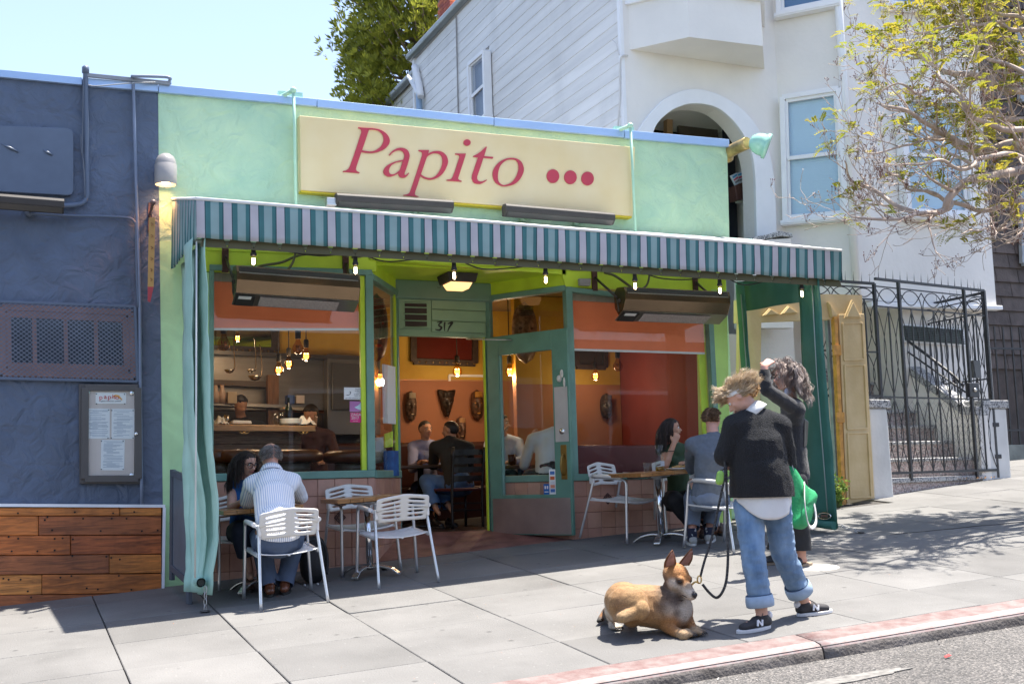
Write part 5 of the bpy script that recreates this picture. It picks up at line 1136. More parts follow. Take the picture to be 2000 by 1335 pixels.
for q in (((1990, 380), (2080, 385), (2085, 520), (1994, 515)), ((1985, 60), (2060, 64), (2066, 200), (1990, 196))):
    w = bpy.data.objects.new('window', None); COL.objects.link(w); w.parent = brown
    slab(q, 13.5, .03, .0).build('pane', M('brown_house_glass', (.12, .18, .26), .1, spec=.8), w); frame(q, .08, .07, .0, 13.5, 'casing', M('casing_bluegrey', (.28, .32, .36), .5), w)
MB().box(13.0, 12.55, -.6, 22, 12.9, .28).build('plinth', M('plinth_grey', (.17, .19, .18), .85, var=.25, vs=6, dirt=.4), brown)
bf = thing('spiked_fence', 'dark spiked iron fence on the plinth at the right edge', 'fence', V((14, 12.7, .3)))
for i in range(16): MB().bar(V((13.1+i*.17, 12.72, .28)), V((13.1+i*.17, 12.72, 2.05)), .022, .022, (1, 0, 0)).build('bar', black_iron, bf)
for z in (.5, 1.72): MB().bar(V((13.0, 12.72, z)), V((16, 12.72, z)), .03, .03).build('rail', black_iron, bf)
# chimney
chim = thing('brick_chimney', 'red brick chimney rising behind the white house eave', 'chimney', V((7.75, 19.6, 7)))
bk = M('chimney_mortar', (.30, .2, .16), .9)
MB().box(7.42, 19.42, 7.5, 8.08, 20.1, 11).build('core', bk, chim)
bm_ = [M('chimney_brick_%s' % 'abc'[i], c, .8, var=.2, vs=10, bump=.2, bs=50) for i, c in enumerate([(.40, .09, .05), (.48, .13, .06), (.33, .075, .05)])]
for j in range(36):
    z = 7.9+j*.075
    for i in range(3):
        x0 = 7.40+i*.23-(j % 2)*.1
        MB().box(max(7.4, x0), 19.40, z, min(8.1, x0+.22), 19.43, z+.066).build('brick', bm_[random.randrange(3)], chim)
        y0 = 19.40+i*.23-(j % 2)*.1; MB().box(7.40, max(19.431, y0), z, 7.43, min(20.1, y0+.22), z+.066).build('brick', bm_[random.randrange(3)], chim)
# ================================================================ ACROSS THE STREET (seen only as reflections in the panes)
opp = thing('opposite_building', 'pale building across the street mirrored in the panes', 'building', V((5, -12, -1.5)))
MB().box(-22, -20, -3.5, 30, -11.5, 4.2).build('wall', M('opposite_cream', (.26, .24, .21), .8, var=.06), opp)
for i in range(9):
    x = -18+i*5; w = bpy.data.objects.new('window', None); COL.objects.link(w); w.parent = opp
    MB().box(x, -11.5, .2, x+2.6, -11.44, 2.6).build('casing', wtrim, w); MB().box(x+.12, -11.439, .32, x+2.48, -11.42, 2.48).build('pane', M('opposite_glass', (.04, .05, .06), .1, spec=.8), w)
car = thing('parked_car', 'red parked car across the street mirrored in the right window', 'car', V((10.6, -6.3, road_z(10.6, -6.3))))
cz = road_z(10.6, -6.3); cred = M('car_red', (.55, .02, .03), .2, coat=.8, var=.02)
lo = [(8.4, .35), (8.35, .75), (8.6, 1.0), (9.6, 1.08), (12.4, 1.08), (12.9, .95), (12.95, .4)]; hi = [(9.5, 1.085), (10.2, 1.55), (11.8, 1.57), (12.5, 1.085)]
MB().prism([V((x, -7.15, cz+z)) for x, z in lo], V((0, 1.7, 0))).build('body', cred, car, bevel=.09, seg=3)
MB().prism([V((x, -7.05, cz+z)) for x, z in hi], V((0, 1.5, 0))).build('cabin', cred, car, bevel=.07, seg=3)
for x0, x1, t0, t1 in ((9.75, 10.85, 10.25, 10.85), (10.95, 12.2, 10.95, 11.75)): MB().prism([V((x0, -5.53, cz+1.13)), V((x1, -5.53, cz+1.13)), V((t1, -5.53, cz+1.48)), V((t0, -5.53, cz+1.48))], V((0, -.02, 0))).build('window', M('car_glass', (.02, .025, .03), .05, spec=.8), car)
for x in (9.2, 12.1):
    w = MB().lathe([(.33, 0), (.33, .2)], V((x, -5.6, cz+.32)), 24, axis=(0, 1, 0)).build('wheel', rubber, car); MB().lathe([(.2, .0), (.2, .215), (.001, .22)], V((x, -5.6, cz+.32)), 18, axis=(0, 1, 0)).build('rim', steel, w)
# ================================================================ SIGN
sign = thing('shop_sign', 'long cream signboard with red italic lettering and three red dots', 'sign', A(905, 400, 9.9))
sq = ((580, 232), (1231, 292.5), (1226.5, 426), (582.5, 376))
MB().prism([A(x, y, 10)-V((0, .10, 0)) for x, y in sq], V((0, .098, 0))).build('board', cream, sign, bevel=.004)
MB().prism([A(x, y, 10)-V((0, .085, 0)) for x, y in ((583, 375), (1226, 425), (1226, 429.5), (583, 379.5))], V((0, .083, 0))).build('board_edge', M('edge_yellow_glow', (.62, .48, .02), .5), sign)  # yellow glow along the sign's lower edge, put into the strip's colour
za = lambda x, y: A(660+x*.11984, 235+y*.11984, 9.897)
zb_ = lambda x, y: A(860+x*.1, 260+y*.1, 9.897)
TH = V((0, -.006, 0))
def lstrip(f, o, i, n=5, closed=False):
    o = cr([f(*q) for q in o], n, closed); i = cr([f(*q) for q in i], n, closed)
    m = 60
    def rs(P):
        d = [0]
        for k in range(1, len(P)): d.append(d[-1]+(P[k]-P[k-1]).length)
        out = []; k = 0
        for t in np.linspace(0, d[-1], m):
            while k < len(P)-2 and d[k+1] < t: k += 1
            out.append(P[k].lerp(P[k+1], min(1, (t-d[k])/max(1e-9, d[k+1]-d[k]))))
        return out
    if closed: o.append(o[0]); i.append(i[0])
    return rs(o), rs(i)
def letter(name, polys, strips, f, balls=()):
    mb = MB()
    for k, p in enumerate(polys): mb.prism([f(*q)+V((0, .0006*k, 0)) for q in p], TH)
    for k, (o, i, c) in enumerate(strips):
        a, b = lstrip(f, o, i, closed=c); off = V((0, -.0011*(k+1), 0)); mb.strip([p+off for p in a], [p+off for p in b], TH)
    for (x, y, rx, ry) in balls: mb.prism([f(x+rx*math.cos(a), y+ry*math.sin(a)) for a in np.linspace(0, 2*math.pi, 37)[:-1]], TH)
    return mb.build(name, red_letter, sign)
letter('letter', [[(328, 116), (420, 124), (508, 130), (503, 158), (390, 497), (380, 522), (300, 755), (290, 800), (305, 830), (352, 852), (347, 866), (76, 842), (82, 829), (125, 822), (165, 795), (195, 745), (240, 620), (305, 430), (380, 195), (375, 155), (350, 138), (324, 130)]],
       [([(495, 128), (600, 138), (680, 155), (760, 198), (820, 262), (843, 330), (832, 385), (800, 432), (740, 482), (640, 522), (540, 538), (450, 533), (372, 518)], [(490, 154), (580, 158), (640, 170), (695, 205), (730, 255), (741, 315), (733, 360), (712, 405), (670, 452), (600, 495), (530, 510), (460, 504), (385, 490)], False)], za)
letter('letter', [], [([(825, 570), (870, 515), (920, 480), (970, 458), (1030, 450), (1095, 465), (1140, 500), (1163, 550), (1165, 600), (1145, 680), (1110, 790), (1082, 865), (1078, 885), (1090, 894), (1110, 890), (1130, 872), (1148, 855)], [(843, 579), (880, 540), (920, 512), (955, 498), (1000, 493), (1045, 508), (1070, 540), (1080, 575), (1075, 610), (1050, 680), (1020, 770), (985, 870), (992, 910), (1015, 932), (1055, 941), (1110, 925), (1160, 862)], False),
       ([(1058, 648), (980, 664), (900, 687), (830, 720), (770, 765), (737, 830), (745, 875), (775, 905), (820, 922), (870, 918), (930, 896), (992, 862)], [(1052, 672), (990, 682), (930, 700), (880, 728), (845, 770), (828, 825), (838, 860), (860, 880), (890, 884), (920, 876), (960, 852), (1002, 815)], False)], za)
letter('letter', [[(1312, 487), (1482, 487), (1476, 520), (1448, 600), (1400, 740), (1350, 885), (1342, 915), (1290, 1070), (1252, 1180), (1252, 1210), (1268, 1228), (1312, 1240), (1308, 1250), (1062, 1228), (1066, 1216), (1105, 1212), (1140, 1200), (1168, 1175), (1200, 1090), (1262, 905), (1320, 730), (1370, 565), (1368, 530), (1350, 515), (1310, 503)]],
       [([(1452, 556), (1500, 528), (1545, 510), (1590, 503), (1640, 503), (1669, 508), (1719, 532), (1769, 586), (1792, 659), (1788, 705), (1773, 751), (1727, 843), (1669, 906), (1590, 952), (1490, 972), (1400, 948), (1335, 908)], [(1445, 602), (1490, 568), (1530, 548), (1570, 540), (1610, 542), (1645, 552), (1680, 582), (1697, 630), (1700, 685), (1690, 735), (1669, 793), (1635, 855), (1590, 905), (1530, 938), (1470, 940), (1405, 920), (1345, 878)], False)], za)
letter('letter', [[(286, 402), (498, 402), (470, 500), (420, 650), (352, 860), (345, 890), (358, 915), (415, 936), (411, 953), (116, 930), (122, 911), (180, 908), (215, 890), (240, 855), (280, 750), (372, 465), (366, 442), (340, 430), (288, 422)]], [], zb_, [(520, 188, 70, 62)])
letter('letter', [[(887, 270), (907, 272), (852, 453), (1032, 468), (1020, 502), (838, 487), (790, 640), (716, 850), (716, 895), (735, 930), (775, 948), (825, 945), (870, 925), (904, 909), (909, 922), (870, 952), (820, 980), (770, 997), (720, 995), (665, 980), (628, 945), (611, 890), (618, 820), (660, 690), (732, 480), (634, 466), (641, 449), (720, 410), (790, 360), (840, 315)]], [], zb_)
letter('letter', [], [([(1390, 487), (1460, 494), (1530, 522), (1590, 580), (1628, 690), (1618, 770), (1580, 860), (1520, 940), (1420, 1010), (1260, 1043), (1190, 1035), (1110, 998), (1045, 930), (1017, 820), (1030, 730), (1075, 645), (1150, 565), (1250, 512), (1320, 493)], [(1390, 517), (1430, 520), (1470, 536), (1510, 590), (1523, 680), (1510, 760), (1480, 840), (1425, 925), (1350, 985), (1250, 1017), (1200, 1008), (1155, 975), (1125, 920), (1120, 820), (1140, 710), (1180, 625), (1240, 565), (1300, 530), (1345, 519)], True)], zb_)
z7_ = lambda x, y: A(540+x*.36, 160+y*.36, 9.897)
for (x, y) in ((1499, 512), (1594, 518), (1687, 525)): MB().prism([z7_(x+34*math.cos(a), y+1.0*34*math.sin(a)*1.1) for a in np.linspace(0, 2*math.pi, 37)[:-1]], TH).build('dot', red_letter, sign)
gpipe = M('mint_pipe', (.42, .66, .50), .4, var=.06, vs=9)
def rod(pts, top, arm, label):
    t = thing('awning_stay', label, 'stay rod', A(*pts[-1], 9.86), 0, 'mint stay rods beside the sign')
    P = [A(x, y, 9.86) for x, y in pts]; MB().tube(P, .014, 8).build('rod', gpipe, t)
    mb = MB(); mb.ball(P[0], .03); mb.tube([P[0], P[0]+V((-.1, .2, -.03)), P[0]+V((-.16, .5, -.05))], .02, 8); mb.build('elbow', gpipe, t)
    a, b = arm; MB().bar(A(*a, 10.12), A(*b, 10.12), .05, .05).build('bracket', gpipe, t)
rod(((573, 176), (575, 240), (578, 402)), None, ((543, 184), (590, 188)), 'mint stay rod at the left end of the cream sign')
rod(((1231, 245), (1235, 320), (1241, 452)), None, ((1199, 252), (1236, 254)), 'mint stay rod at the right end of the cream sign')
lampz = sign_lamp((655, 390), (883, 404), 'linear bronze sign lamp under the red italic lettering', 'linear lamps lighting the signs', [(701, 407), (814, 415)])
sign_lamp((984, 410), (1197, 428), 'linear bronze sign lamp under the three dots', 'linear lamps lighting the signs', [(1024, 428), (1128, 437)])
q = A(646, 395, 9.8); MB().obox(q, (.045, 0, 0), (0, .04, 0), (0, 0, .035)).build('end_box', steel, lampz, bevel=.004)
# gooseneck floodlight at the right corner
fl = thing('gooseneck_floodlight', 'mint bullet floodlight on a rusty gilt arm at the roof corner', 'floodlight', A(1424, 305, 10.1))
MB().tube(cr([A(1420, 306, 10.12), A(1428, 295, 10.0), A(1460, 279, 9.75)], 6), [.075, .07]+[.066]*11, 12).build('arm', M('gilt_arm', (.46, .33, .13), .35, metal=.5, var=.45, vs=9), fl)
mb = MB(); c = A(1484, 281, 9.62); ax = V((.72, -.45, -.35)).normalized()
mb.lathe([(.001, -.115), (.06, -.10), (.10, -.05), (.115, .0), (.118, .05), (.135, .055), (.135, .09), (.118, .095), (.10, .085), (.001, .08)], c, 24, axis=ax, ends=False); mb.build('head', M('mint_gloss', (.32, .60, .46), .22, coat=.5, var=.05), fl)
# ================================================================ AWNING
aw = thing('striped_awning', 'teal and white striped awning with straight valance over the shopfront', 'awning', V((4.2, 9.3, 2.0)))
st_w, st_l, st_d = M('stripe_white', (.72, .69, .72), .8, var=.05, vs=6, bump=.06, bs=120), M('stripe_pale_teal', (.42, .58, .575), .8, var=.06, vs=6, bump=.06, bs=120), M('stripe_teal', (.10, .28, .29), .8, var=.08, vs=6, bump=.06, bs=120)
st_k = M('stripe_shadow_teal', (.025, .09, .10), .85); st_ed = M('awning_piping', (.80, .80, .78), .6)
yf = 8.6; TL, TR = A(383, 387.5, yf), A(1644, 489, yf); BL, BR = A(384, 464, yf), A(1644.5, 547, yf)
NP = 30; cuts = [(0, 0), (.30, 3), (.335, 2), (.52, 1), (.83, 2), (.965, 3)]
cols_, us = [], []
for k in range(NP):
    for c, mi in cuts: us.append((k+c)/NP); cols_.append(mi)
us.append(1.0)
for mt in (st_w, st_l, st_d):
    n = mt.node_tree.nodes; l = mt.node_tree.links; b = n['Principled BSDF']; t = n.new('ShaderNodeBsdfTranslucent'); l.new(b.inputs['Base Color'].links[0].from_socket, t.inputs[0]); ms = n.new('ShaderNodeMixShader'); ms.inputs[0].default_value = .42; l.new(b.outputs[0], ms.inputs[1]); l.new(t.outputs[0], ms.inputs[2]); l.new(ms.outputs[0], n['Material Output'].inputs[0])
def valance(tl, tr, bl, br, us, cols, nrm, name):
    mb = MB(); rows = []
    for r in range(7):
        v = r/6; row = []
        for i, u in enumerate(us):
            p = (tl*(1-u)+tr*u)*(1-v)+(bl*(1-u)+br*u)*v
            w = .010*math.sin(i*math.pi/3)*v+.012*noise.noise(V((u*14, v*1.5, 3)))*v
            row.append(p+nrm*w)
        rows.append(row)
    mb.grid(rows, mfun=lambda i, j: cols[j]); return mb.build(name, [st_w, st_l, st_d, st_k], aw, solid=.003)
valance(TL, TR, BL, BR, us, cols_, V((0, -1, 0)), 'front_valance')
# side valances run back to the wall
def side(tlf, blf, X2, name, zt_):
    N2 = 9; us2, c2 = [], []
    for k in range(N2):
        for c, mi in cuts: us2.append((k+c)/N2); c2.append(mi)
    us2.append(1.)
    a = V((X2, 9.97, zt_)); b = V((X2, 9.97, blf.z)); valance(a, tlf+V((0, .004, 0)), b, blf+V((0, .004, 0)), us2, c2, V((-1, 0, 0)), name)
ztw = A(334, 390, 10).z
side(TL, BL, 1.215, 'side_valance', ztw); side(TR, BR, 7.28, 'side_valance', ztw-.03)
rows = []
for r in range(9):
    v = r/8; row = []
    for i in range(61):
        u = i/60; p = V((1.215*(1-u)+7.28*u, 9.97, ztw+.0))*(1-v)+(TL*(1-u)+TR*u)*v
        row.append(p+V((0, 0, -.025*math.sin(math.pi*v)*(1+.4*math.sin(u*55)))))
    rows.append(row)
MB().grid(rows, mfun=lambda i, j: 0 if (j % 2) else 1).build('canopy', [st_w, st_l], aw, solid=.003)
mb = MB(); mb.tube([TL, TR], .014, 8); mb.tube([TL, V((1.215, 9.97, ztw))], .012, 8); mb.tube([TR, V((7.28, 9.97, ztw-.03))], .012, 8); mb.build('piping', st_ed, aw)
# frame under the canopy and the laced inner hem
fr_ = M('awning_frame', (.16, .18, .13), .5, var=.2, vs=9)
mb = MB(); dn_ = V((0, .07, -.012)); mb.tube([BL+dn_, BR+dn_], .018, 8)
for X in (1.3, 2.8, 4.2, 5.7, 7.15): mb.tube([V((X, 9.95, 2.02)), V((X, yf+.06, 1.84))], .014, 6)
mb.build('frame', fr_, aw)
mb = MB(); n = NP
for k in range(n):
    u0 = (k+.30)/n; u1 = (k+1.0)/n
    a = BL*(1-u0)+BR*u0; b = BL*(1-u1)+BR*u1; o = V((0, .045, -.002)); mb.prism([a+o+V((.0, 0, .03)), b+o+V((0, 0, .03)), b+o+V((.035, .0, -.055)), a+o+V((-.03, .0, -.055))], V((0, .004, 0)))
mb.build('inner_hem', M('hem_olive', (.10, .095, .05), .8), aw)
# green side curtains
cur_l = M('curtain_mint', (.33, .56, .47), .65, var=.10, vs=3, bump=.1, bs=20, two=(.44, .66, .56), dirt=.22)
cur_r = M('curtain_teal', (.035, .155, .115), .6, var=.1, vs=3, bump=.08, bs=20, two=(.055, .20, .16))
lc = thing('side_curtain', 'mint vinyl side curtain furled round a pipe at the left end', 'curtain', Gv(1.3, 8.7))
rows = []
for r in range(34):
    v = r/33; z = 1.86-(1.86+.785)*v; row = []
    for i in range(22):
        u = i/21; ylo = 8.61+.02*v; yhi = 9.85-.55*v-.35*v*v
        y = ylo+(yhi-ylo)*u
        x = 1.285+.06*math.sin(u*7+v*2.)*v+.05*math.sin(u*16+1+v*3)*(.15+.5*v)+.06*math.exp(-((v-.80)/.16)**2)*math.exp(-((u-.15)/.3)**2)-.05*math.exp(-((v-.80)/.2)**2)*u+.03*v
        x += .016*noise.noise(V((u*4, v*9, 2)))+.008*noise.noise(V((u*11, v*24, 5)))
        row.append(V((x, y, z+.05*u*v)))
    rows.append(row)
MB().grid(rows).build('sheet', cur_l, lc, solid=.006)
MB().grid([[p+V((-.075-.03*math.sin(4*k/33), .10, 0)) for p in row[:9]] for k, row in enumerate(rows)]).build('fold', cur_l, lc, solid=.006)
pe = A(393, 1137, 8.60); mb = MB(); n = 14
mb.tube([pe, pe+V((.0, .35, -.0)), pe+V((.02, .9, .03))], .034, 14, cap=False); mb.tube([pe+V((0, .01, 0)), pe+V((0, .3, 0))], .024, 12, 1, cap=True); mb.build('hem_pipe', [cur_l, M('pipe_hollow', (.02, .025, .02), .8)], lc)
MB().tube([A(384, 470, 8.66), A(383, 800, 8.6), A(381, 1128, 8.58)], .007, 6).build('lacing_cord', M('cord_white', (.62, .64, .60), .7), lc)
def chain(a, b, name, label, wd=.012):
    a = V(a); b = V(b); n = max(4, int((b-a).length/.045)); t = thing(name, label, 'chain', b); mb = MB()
    for k in range(n):
        p = a.lerp(b, k/n); q = a.lerp(b, (k+1)/n); d = (q-p); c = (p+q)/2; u = d.normalized()*d.length*.62; w = (u.orthogonal() if k % 2 else u.cross(u.orthogonal())).normalized()*wd
        mb.tube([c+u*math.cos(x)+w*math.sin(x) for x in np.linspace(0, 2*math.pi, 11)[:-1]], .0035, 5, closed=True)
    mb.build('link', M('chain_zinc', (.45, .45, .44), .4, metal=.6), t); MB().lathe([(.035, 0), (.035, .008), (.01, .012)], b, 10).build('anchor', dark_metal, t)
chain(pe+V((.03, .0, -.03)), Gv(1.30, 8.6, .005), 'anchor_chain', 'white chain tying the mint curtain pipe to the pavement')
rc = thing('side_curtain', 'dark teal side curtain with clear window panel at the right end', 'curtain', Gv(7.2, 9.2))
XC = 6.97
def rc_pt(y, z, k=0): return V((XC+.02*math.sin(y*9+z*1.5)+.015*noise.noise(V((y*3, z*3, 1)))+k, y, z))
wy0, wy1 = 8.88, 9.68          # the window panel, from front to back
wz1 = 1.50; wz0 = .15
def patch(y0, y1, z0, z1, name, mt, ny=8, nz=14, kx=0, par=rc, solid=.006):
    f = lambda u, v: rc_pt(y0[0]*(1-v)+y0[1]*v+((y1[0]*(1-v)+y1[1]*v)-(y0[0]*(1-v)+y0[1]*v))*u, 0)
    rows = []
    for i in range(nz+1):
        v = i/nz; row = []
        for j in range(ny+1):
            u = j/ny; ya = y0[0]*(1-v)+y0[1]*v; yb = y1[0]*(1-v)+y1[1]*v; y = ya+(yb-ya)*u
            zl_ = z0(y); zh = z1(y); row.append(rc_pt(y, zl_+(zh-zl_)*v, kx))
        rows.append(row)
    return MB().grid(rows).build(name, mt, par, solid=solid)
ztop = lambda y: 1.84+.10*max(0, (y-8.6)); zbot = lambda y: G(7.2, y)+.04
wt = lambda y: 1.40+.06*(y-8.9); wb_ = lambda y: -.22
ya = AX(1558, 590, XC); yb2 = AX(1458, 607, XC)
wy0, wy1 = ya.y, yb2.y; wt = lambda y: ya.z+(yb2.z-ya.z)*(y-wy0)/(wy1-wy0)
patch((8.62, 8.62), (wy0, wy0), zbot, ztop, 'sheet', cur_r); patch((wy1+.04, wy1), (9.97, 9.97), zbot, ztop, 'sheet', cur_r)
patch((wy0, wy0), (wy1+.0, wy1), wt, ztop, 'sheet', cur_r); patch((wy0, wy0), (wy1+.04, wy1+.04), zbot, wb_, 'sheet', cur_r)
patch((wy0, wy0), (wy1+.04, wy1), wb_, wt, 'window_panel', vinyl, 3, 4, 0, rc, 0)
mb = MB(); y = 8.72; mb.tube([rc_pt(y, 1.83, -.012), rc_pt(y, .9, -.014), rc_pt(y, 0, -.012), rc_pt(y, -.4, -.012)], .006, 6); mb.build('piping', M('cord_grey', (.32, .40, .36), .7), rc); mb = MB(); mb.tube([rc_pt(9.88, 1.83, -.012), rc_pt(9.88, .6, -.012), rc_pt(9.88, 0, -.012)], .006, 6); mb.build('piping', M('cord_grey', (.32, .40, .36), .7), rc)
e = AX(1620, 998, XC-.05); e.y = 8.7
mb = MB(); mb.tube([V((XC, 8.63, zbot(8.63)+.02)), V((XC, 9.7, zbot(9.7)+.02))], .04, 12); mb.build('hem_pipe', cur_r, rc)
mb = MB(); c = rc_pt(8.75, G(7.2, 8.75)+.14, -.02); mb.tube([c+V((0, .09*math.cos(a), .03*math.sin(a))) for a in np.linspace(0, 2*math.pi, 17)[:-1]], .008, 6, closed=True); mb.obox(c, (.004, 0, 0), (0, .05, 0), (0, 0, .012)); mb.build('grommet', M('chrome', (.8, .8, .8), .15, metal=1), rc)
chain(V((7.0, 8.63, zbot(8.63)+.03)), Gv(7.16, 8.5, .006), 'anchor_chain', 'zinc chain tying the teal curtain to the pavement', .016)
# ================================================================ HEATERS, STRING LIGHTS, SOFFIT LAMP
def heater(q, Y, label, brk):
    (x0, y0), (x1, y1) = q; a = A(x0, y0, Y); b = A(x1, y1, Y); d = b-a; t = thing('patio_heater', label, 'heater', (a+b)/2, 0, 'steel patio heaters over the windows')
    sec = [(-.115, -.02), (-.115, .05), (-.10, .10), (.05, .115), (.12, .06), (.10, -.085), (.03, -.16), (-.06, -.125)]
    mb = MB(); mb.prism([a+V((0, y, z)) for y, z in sec], d); mb.build('housing', brass, t, bevel=.006)
    u = d.normalized(); f = lambda s, y, z: a+d*s+V((0, y, z))
    def low(s0, s1, o0, o1, nm, mt):
        p, r = V((0, -.06, -.125)), V((0, .03, -.16)); k = V((0, -.006, -.012))
        P0 = a+d*s0+p.lerp(r, o0)+k; P1 = a+d*s1+p.lerp(r, o0)+k; P2 = a+d*s1+p.lerp(r, o1)+k; P3 = a+d*s0+p.lerp(r, o1)+k
        MB().prism([P0, P1, P2, P3], V((0, .004, .012))).build(nm, mt, t)
    mb = MB(); mb.prism([f(0, -.062, -.127), f(1, -.062, -.127), f(1, .10, -.20), f(0, .10, -.20)], V((0, .005, .008))); mb.build('reflector', M('heater_reflector', (.30, .28, .26), .3, metal=.8), t)
    mb = MB(); mb.prism([f(.20, -.04, -.142), f(.84, -.04, -.142), f(.84, .08, -.196), f(.20, .08, -.196)], V((0, -.003, -.005))); mb.build('emitter_tile', M('emitter_mesh', (.42, .37, .36), .8, var=.35, vs=120), t)
    mb = MB(); mb.prism([f(.01, -.05, -.137), f(.16, -.05, -.137), f(.16, .09, -.20), f(.01, .09, -.20)], V((0, -.003, -.005))); mb.build('control_plate', M('heater_black', (.04, .04, .04), .4), t)
    mb = MB(); mb.prism([f(.03, -.045, -.146), f(.13, -.045, -.146), f(.13, -.01, -.162), f(.03, -.01, -.162)], V((0, -.002, -.004))); mb.build('rating_label', M('card_white', (.85, .86, .86), .5), t)
    mb = MB(); mb.prism([f(.02, -.113, .05), f(.98, -.113, .05), f(.98, -.103, .09), f(.02, -.103, .09)], V((0, -.004, 0))); mb.build('top_slot', M('heater_black', (.04, .04, .04)), t)
    mb = MB(); mb.prism([f(.02, -.117, .035), f(.98, -.117, .035), f(.98, -.117, .046), f(.02, -.117, .046)], V((0, -.003, 0))); mb.build('lip', M('lip_steel', (.75, .72, .68), .25, metal=1), t)
    for (px, py), s in brk:
        w = A(px, py, 9.99); mb = MB(); mb.obox(w, (.028, 0, 0), (0, .012, 0), (0, 0, .11)); mb.build('wall_plate', M('rust_brown', (.07, .025, .018), .6, var=.3, vs=15), t)
        e = a+d*s; mb = MB(); mb.tube([w+V((0, -.02, .02)), e+V((0, .05, .02))], .012, 6); mb.tube([e+V((0, .05, .02)), e+V((0, .02, -.12))], .01, 6); mb.ball(e+V((-.0, -.0, -.02)), .02); mb.build('arm', dark_metal, t)
    return t
heater(((457, 545), (697, 562)), 9.55, 'bronze steel patio heater over the left window', [((440, 507), .0), ((675, 520), .97)])
heater(((1210, 583), (1414, 592)), 9.55, 'bronze steel patio heater over the right window', [((1161, 547), .0), ((1358, 556), .97)])
def cable(px, Y, label, r=.012):
    o = MB().tube(cr([A(x, y, Y) for x, y in px], 6), r, 7).build('flexible_conduit', M('conduit_olive', (.12, .125, .06), .6)); tag(o, label, 'conduit')
cable(((498, 527), (510, 519), (550, 512), (590, 497), (640, 496), (668, 497), (680, 500)), 9.9, 'olive flexible conduit arching over the left heater')
cable(((560, 530), (572, 512), (578, 490), (582, 476)), 9.85, 'short olive gas hose rising from the left heater', .011)
cable(((1250, 575), (1225, 555), (1200, 538), (1180, 532)), 9.9, 'dark flexible conduit at the left of the right heater', .013)
cable(((1235, 572), (1262, 558), (1270, 530)), 9.85, 'short dark hose rising from the right heater', .011)
o = slab([(1128, 545), (1151, 545), (1150, 559), (1129, 558)], 9.98, .04, .0).build('junction_box', M('box_mauve_grey', (.30, .28, .29), .5), None, bevel=.004); tag(o, 'small grey junction box above the right window mullion', 'junction box')
o = slab([(740, 573), (752, 580), (752, 585), (740, 578)], 9.9, .04, .02).build('door_sensor', M('sensor_white', (.6, .6, .58), .4)); bpy.data.objects.remove(o)
sl = thing('string_lights', 'black festoon cord of small glowing bulbs along the awning edge', 'string lights', A(1000, 510, 8.75))
bx = [(495, 478, 500), (694, 497, 523), (886.5, 508, 531), (1065, 517, 542), (1239.5, 530, 556), (1405, 540, 566), (1565, 547, 571)]
path = []
pts = [(420, 470)]
for k, (x, y0, y1) in enumerate(bx):
    pts.append((x, y0-2))
    if k < len(bx)-1:
        nx_, ny_ = bx[k+1][0], bx[k+1][1]; pts += [(x+(nx_-x)*.3, y0+(ny_-y0)*.3+6+(k % 3)*4), (x+(nx_-x)*.65, y0+(ny_-y0)*.65+9-(k % 2)*7)]
pts.append((1618, 556))
MB().tube(cr([A(x, y, 8.70) for x, y in pts], 6), .006, 6).build('cord', rubber, sl)
for k, (x, y0, y1) in enumerate(bx):
    a = A(x, y0+2, 8.70); s_ = .062
    mb = MB(); mb.tube([A(x, y0-3, 8.70), a], .005, 5); mb.lathe([(.012, .012), (.017, 0), (.019, -.05), (.024, -.06), (.024, -.075), (.015, -.08)], a, 10); so_ = mb.build('socket', rubber, sl)
    b = a+V((0, 0, -.08)); bl = MB().lathe([(.014, 0), (.022, -.02), (.026, -.045), (.022, -.068), (.01, -.08), (.001, -.083)], b, 12, ends=False).build('bulb', glass('string_bulb_glass', (.98, .88, .74), 1.4), sl)
    mb = MB(); mb.tube([b+V((-.006, 0, -.015)), b+V((-.007, 0, -.06)), b+V((0, 0, -.066)), b+V((.007, 0, -.06)), b+V((.006, 0, -.015))], .0045, 5); mb.build('filament', emit('string_filament', (1, .80, .55), 16), bl)
sf = thing('soffit_lamp', 'square bronze soffit lamp glowing amber over the doorway', 'ceiling lamp', A(892, 540, 10.35))
c = V((A(892, 545, 10.4).x, 10.38, zs)); mb = MB(); mb.hexa([c+V((x, y, -.09)) for x, y in ((-.14, -.14), (.14, -.14), (.14, .14), (-.14, .14))], [c+V((x, y, -.002)) for x, y in ((-.16, -.16), (.16, -.16), (.16, .16), (-.16, .16))]); mb.build('housing', lampm, sf, bevel=.008)
mb = MB(); mb.hexa([c+V((x, y, -.15)) for x, y in ((-.085, -.085), (.085, -.085), (.085, .085), (-.085, .085))], [c+V((x, y, -.0905)) for x, y in ((-.115, -.115), (.115, -.115), (.115, .115), (-.115, .115))]); mb.build('diffuser', emit('soffit_amber', (1, .55, .22), .62), sf, bevel=.006)
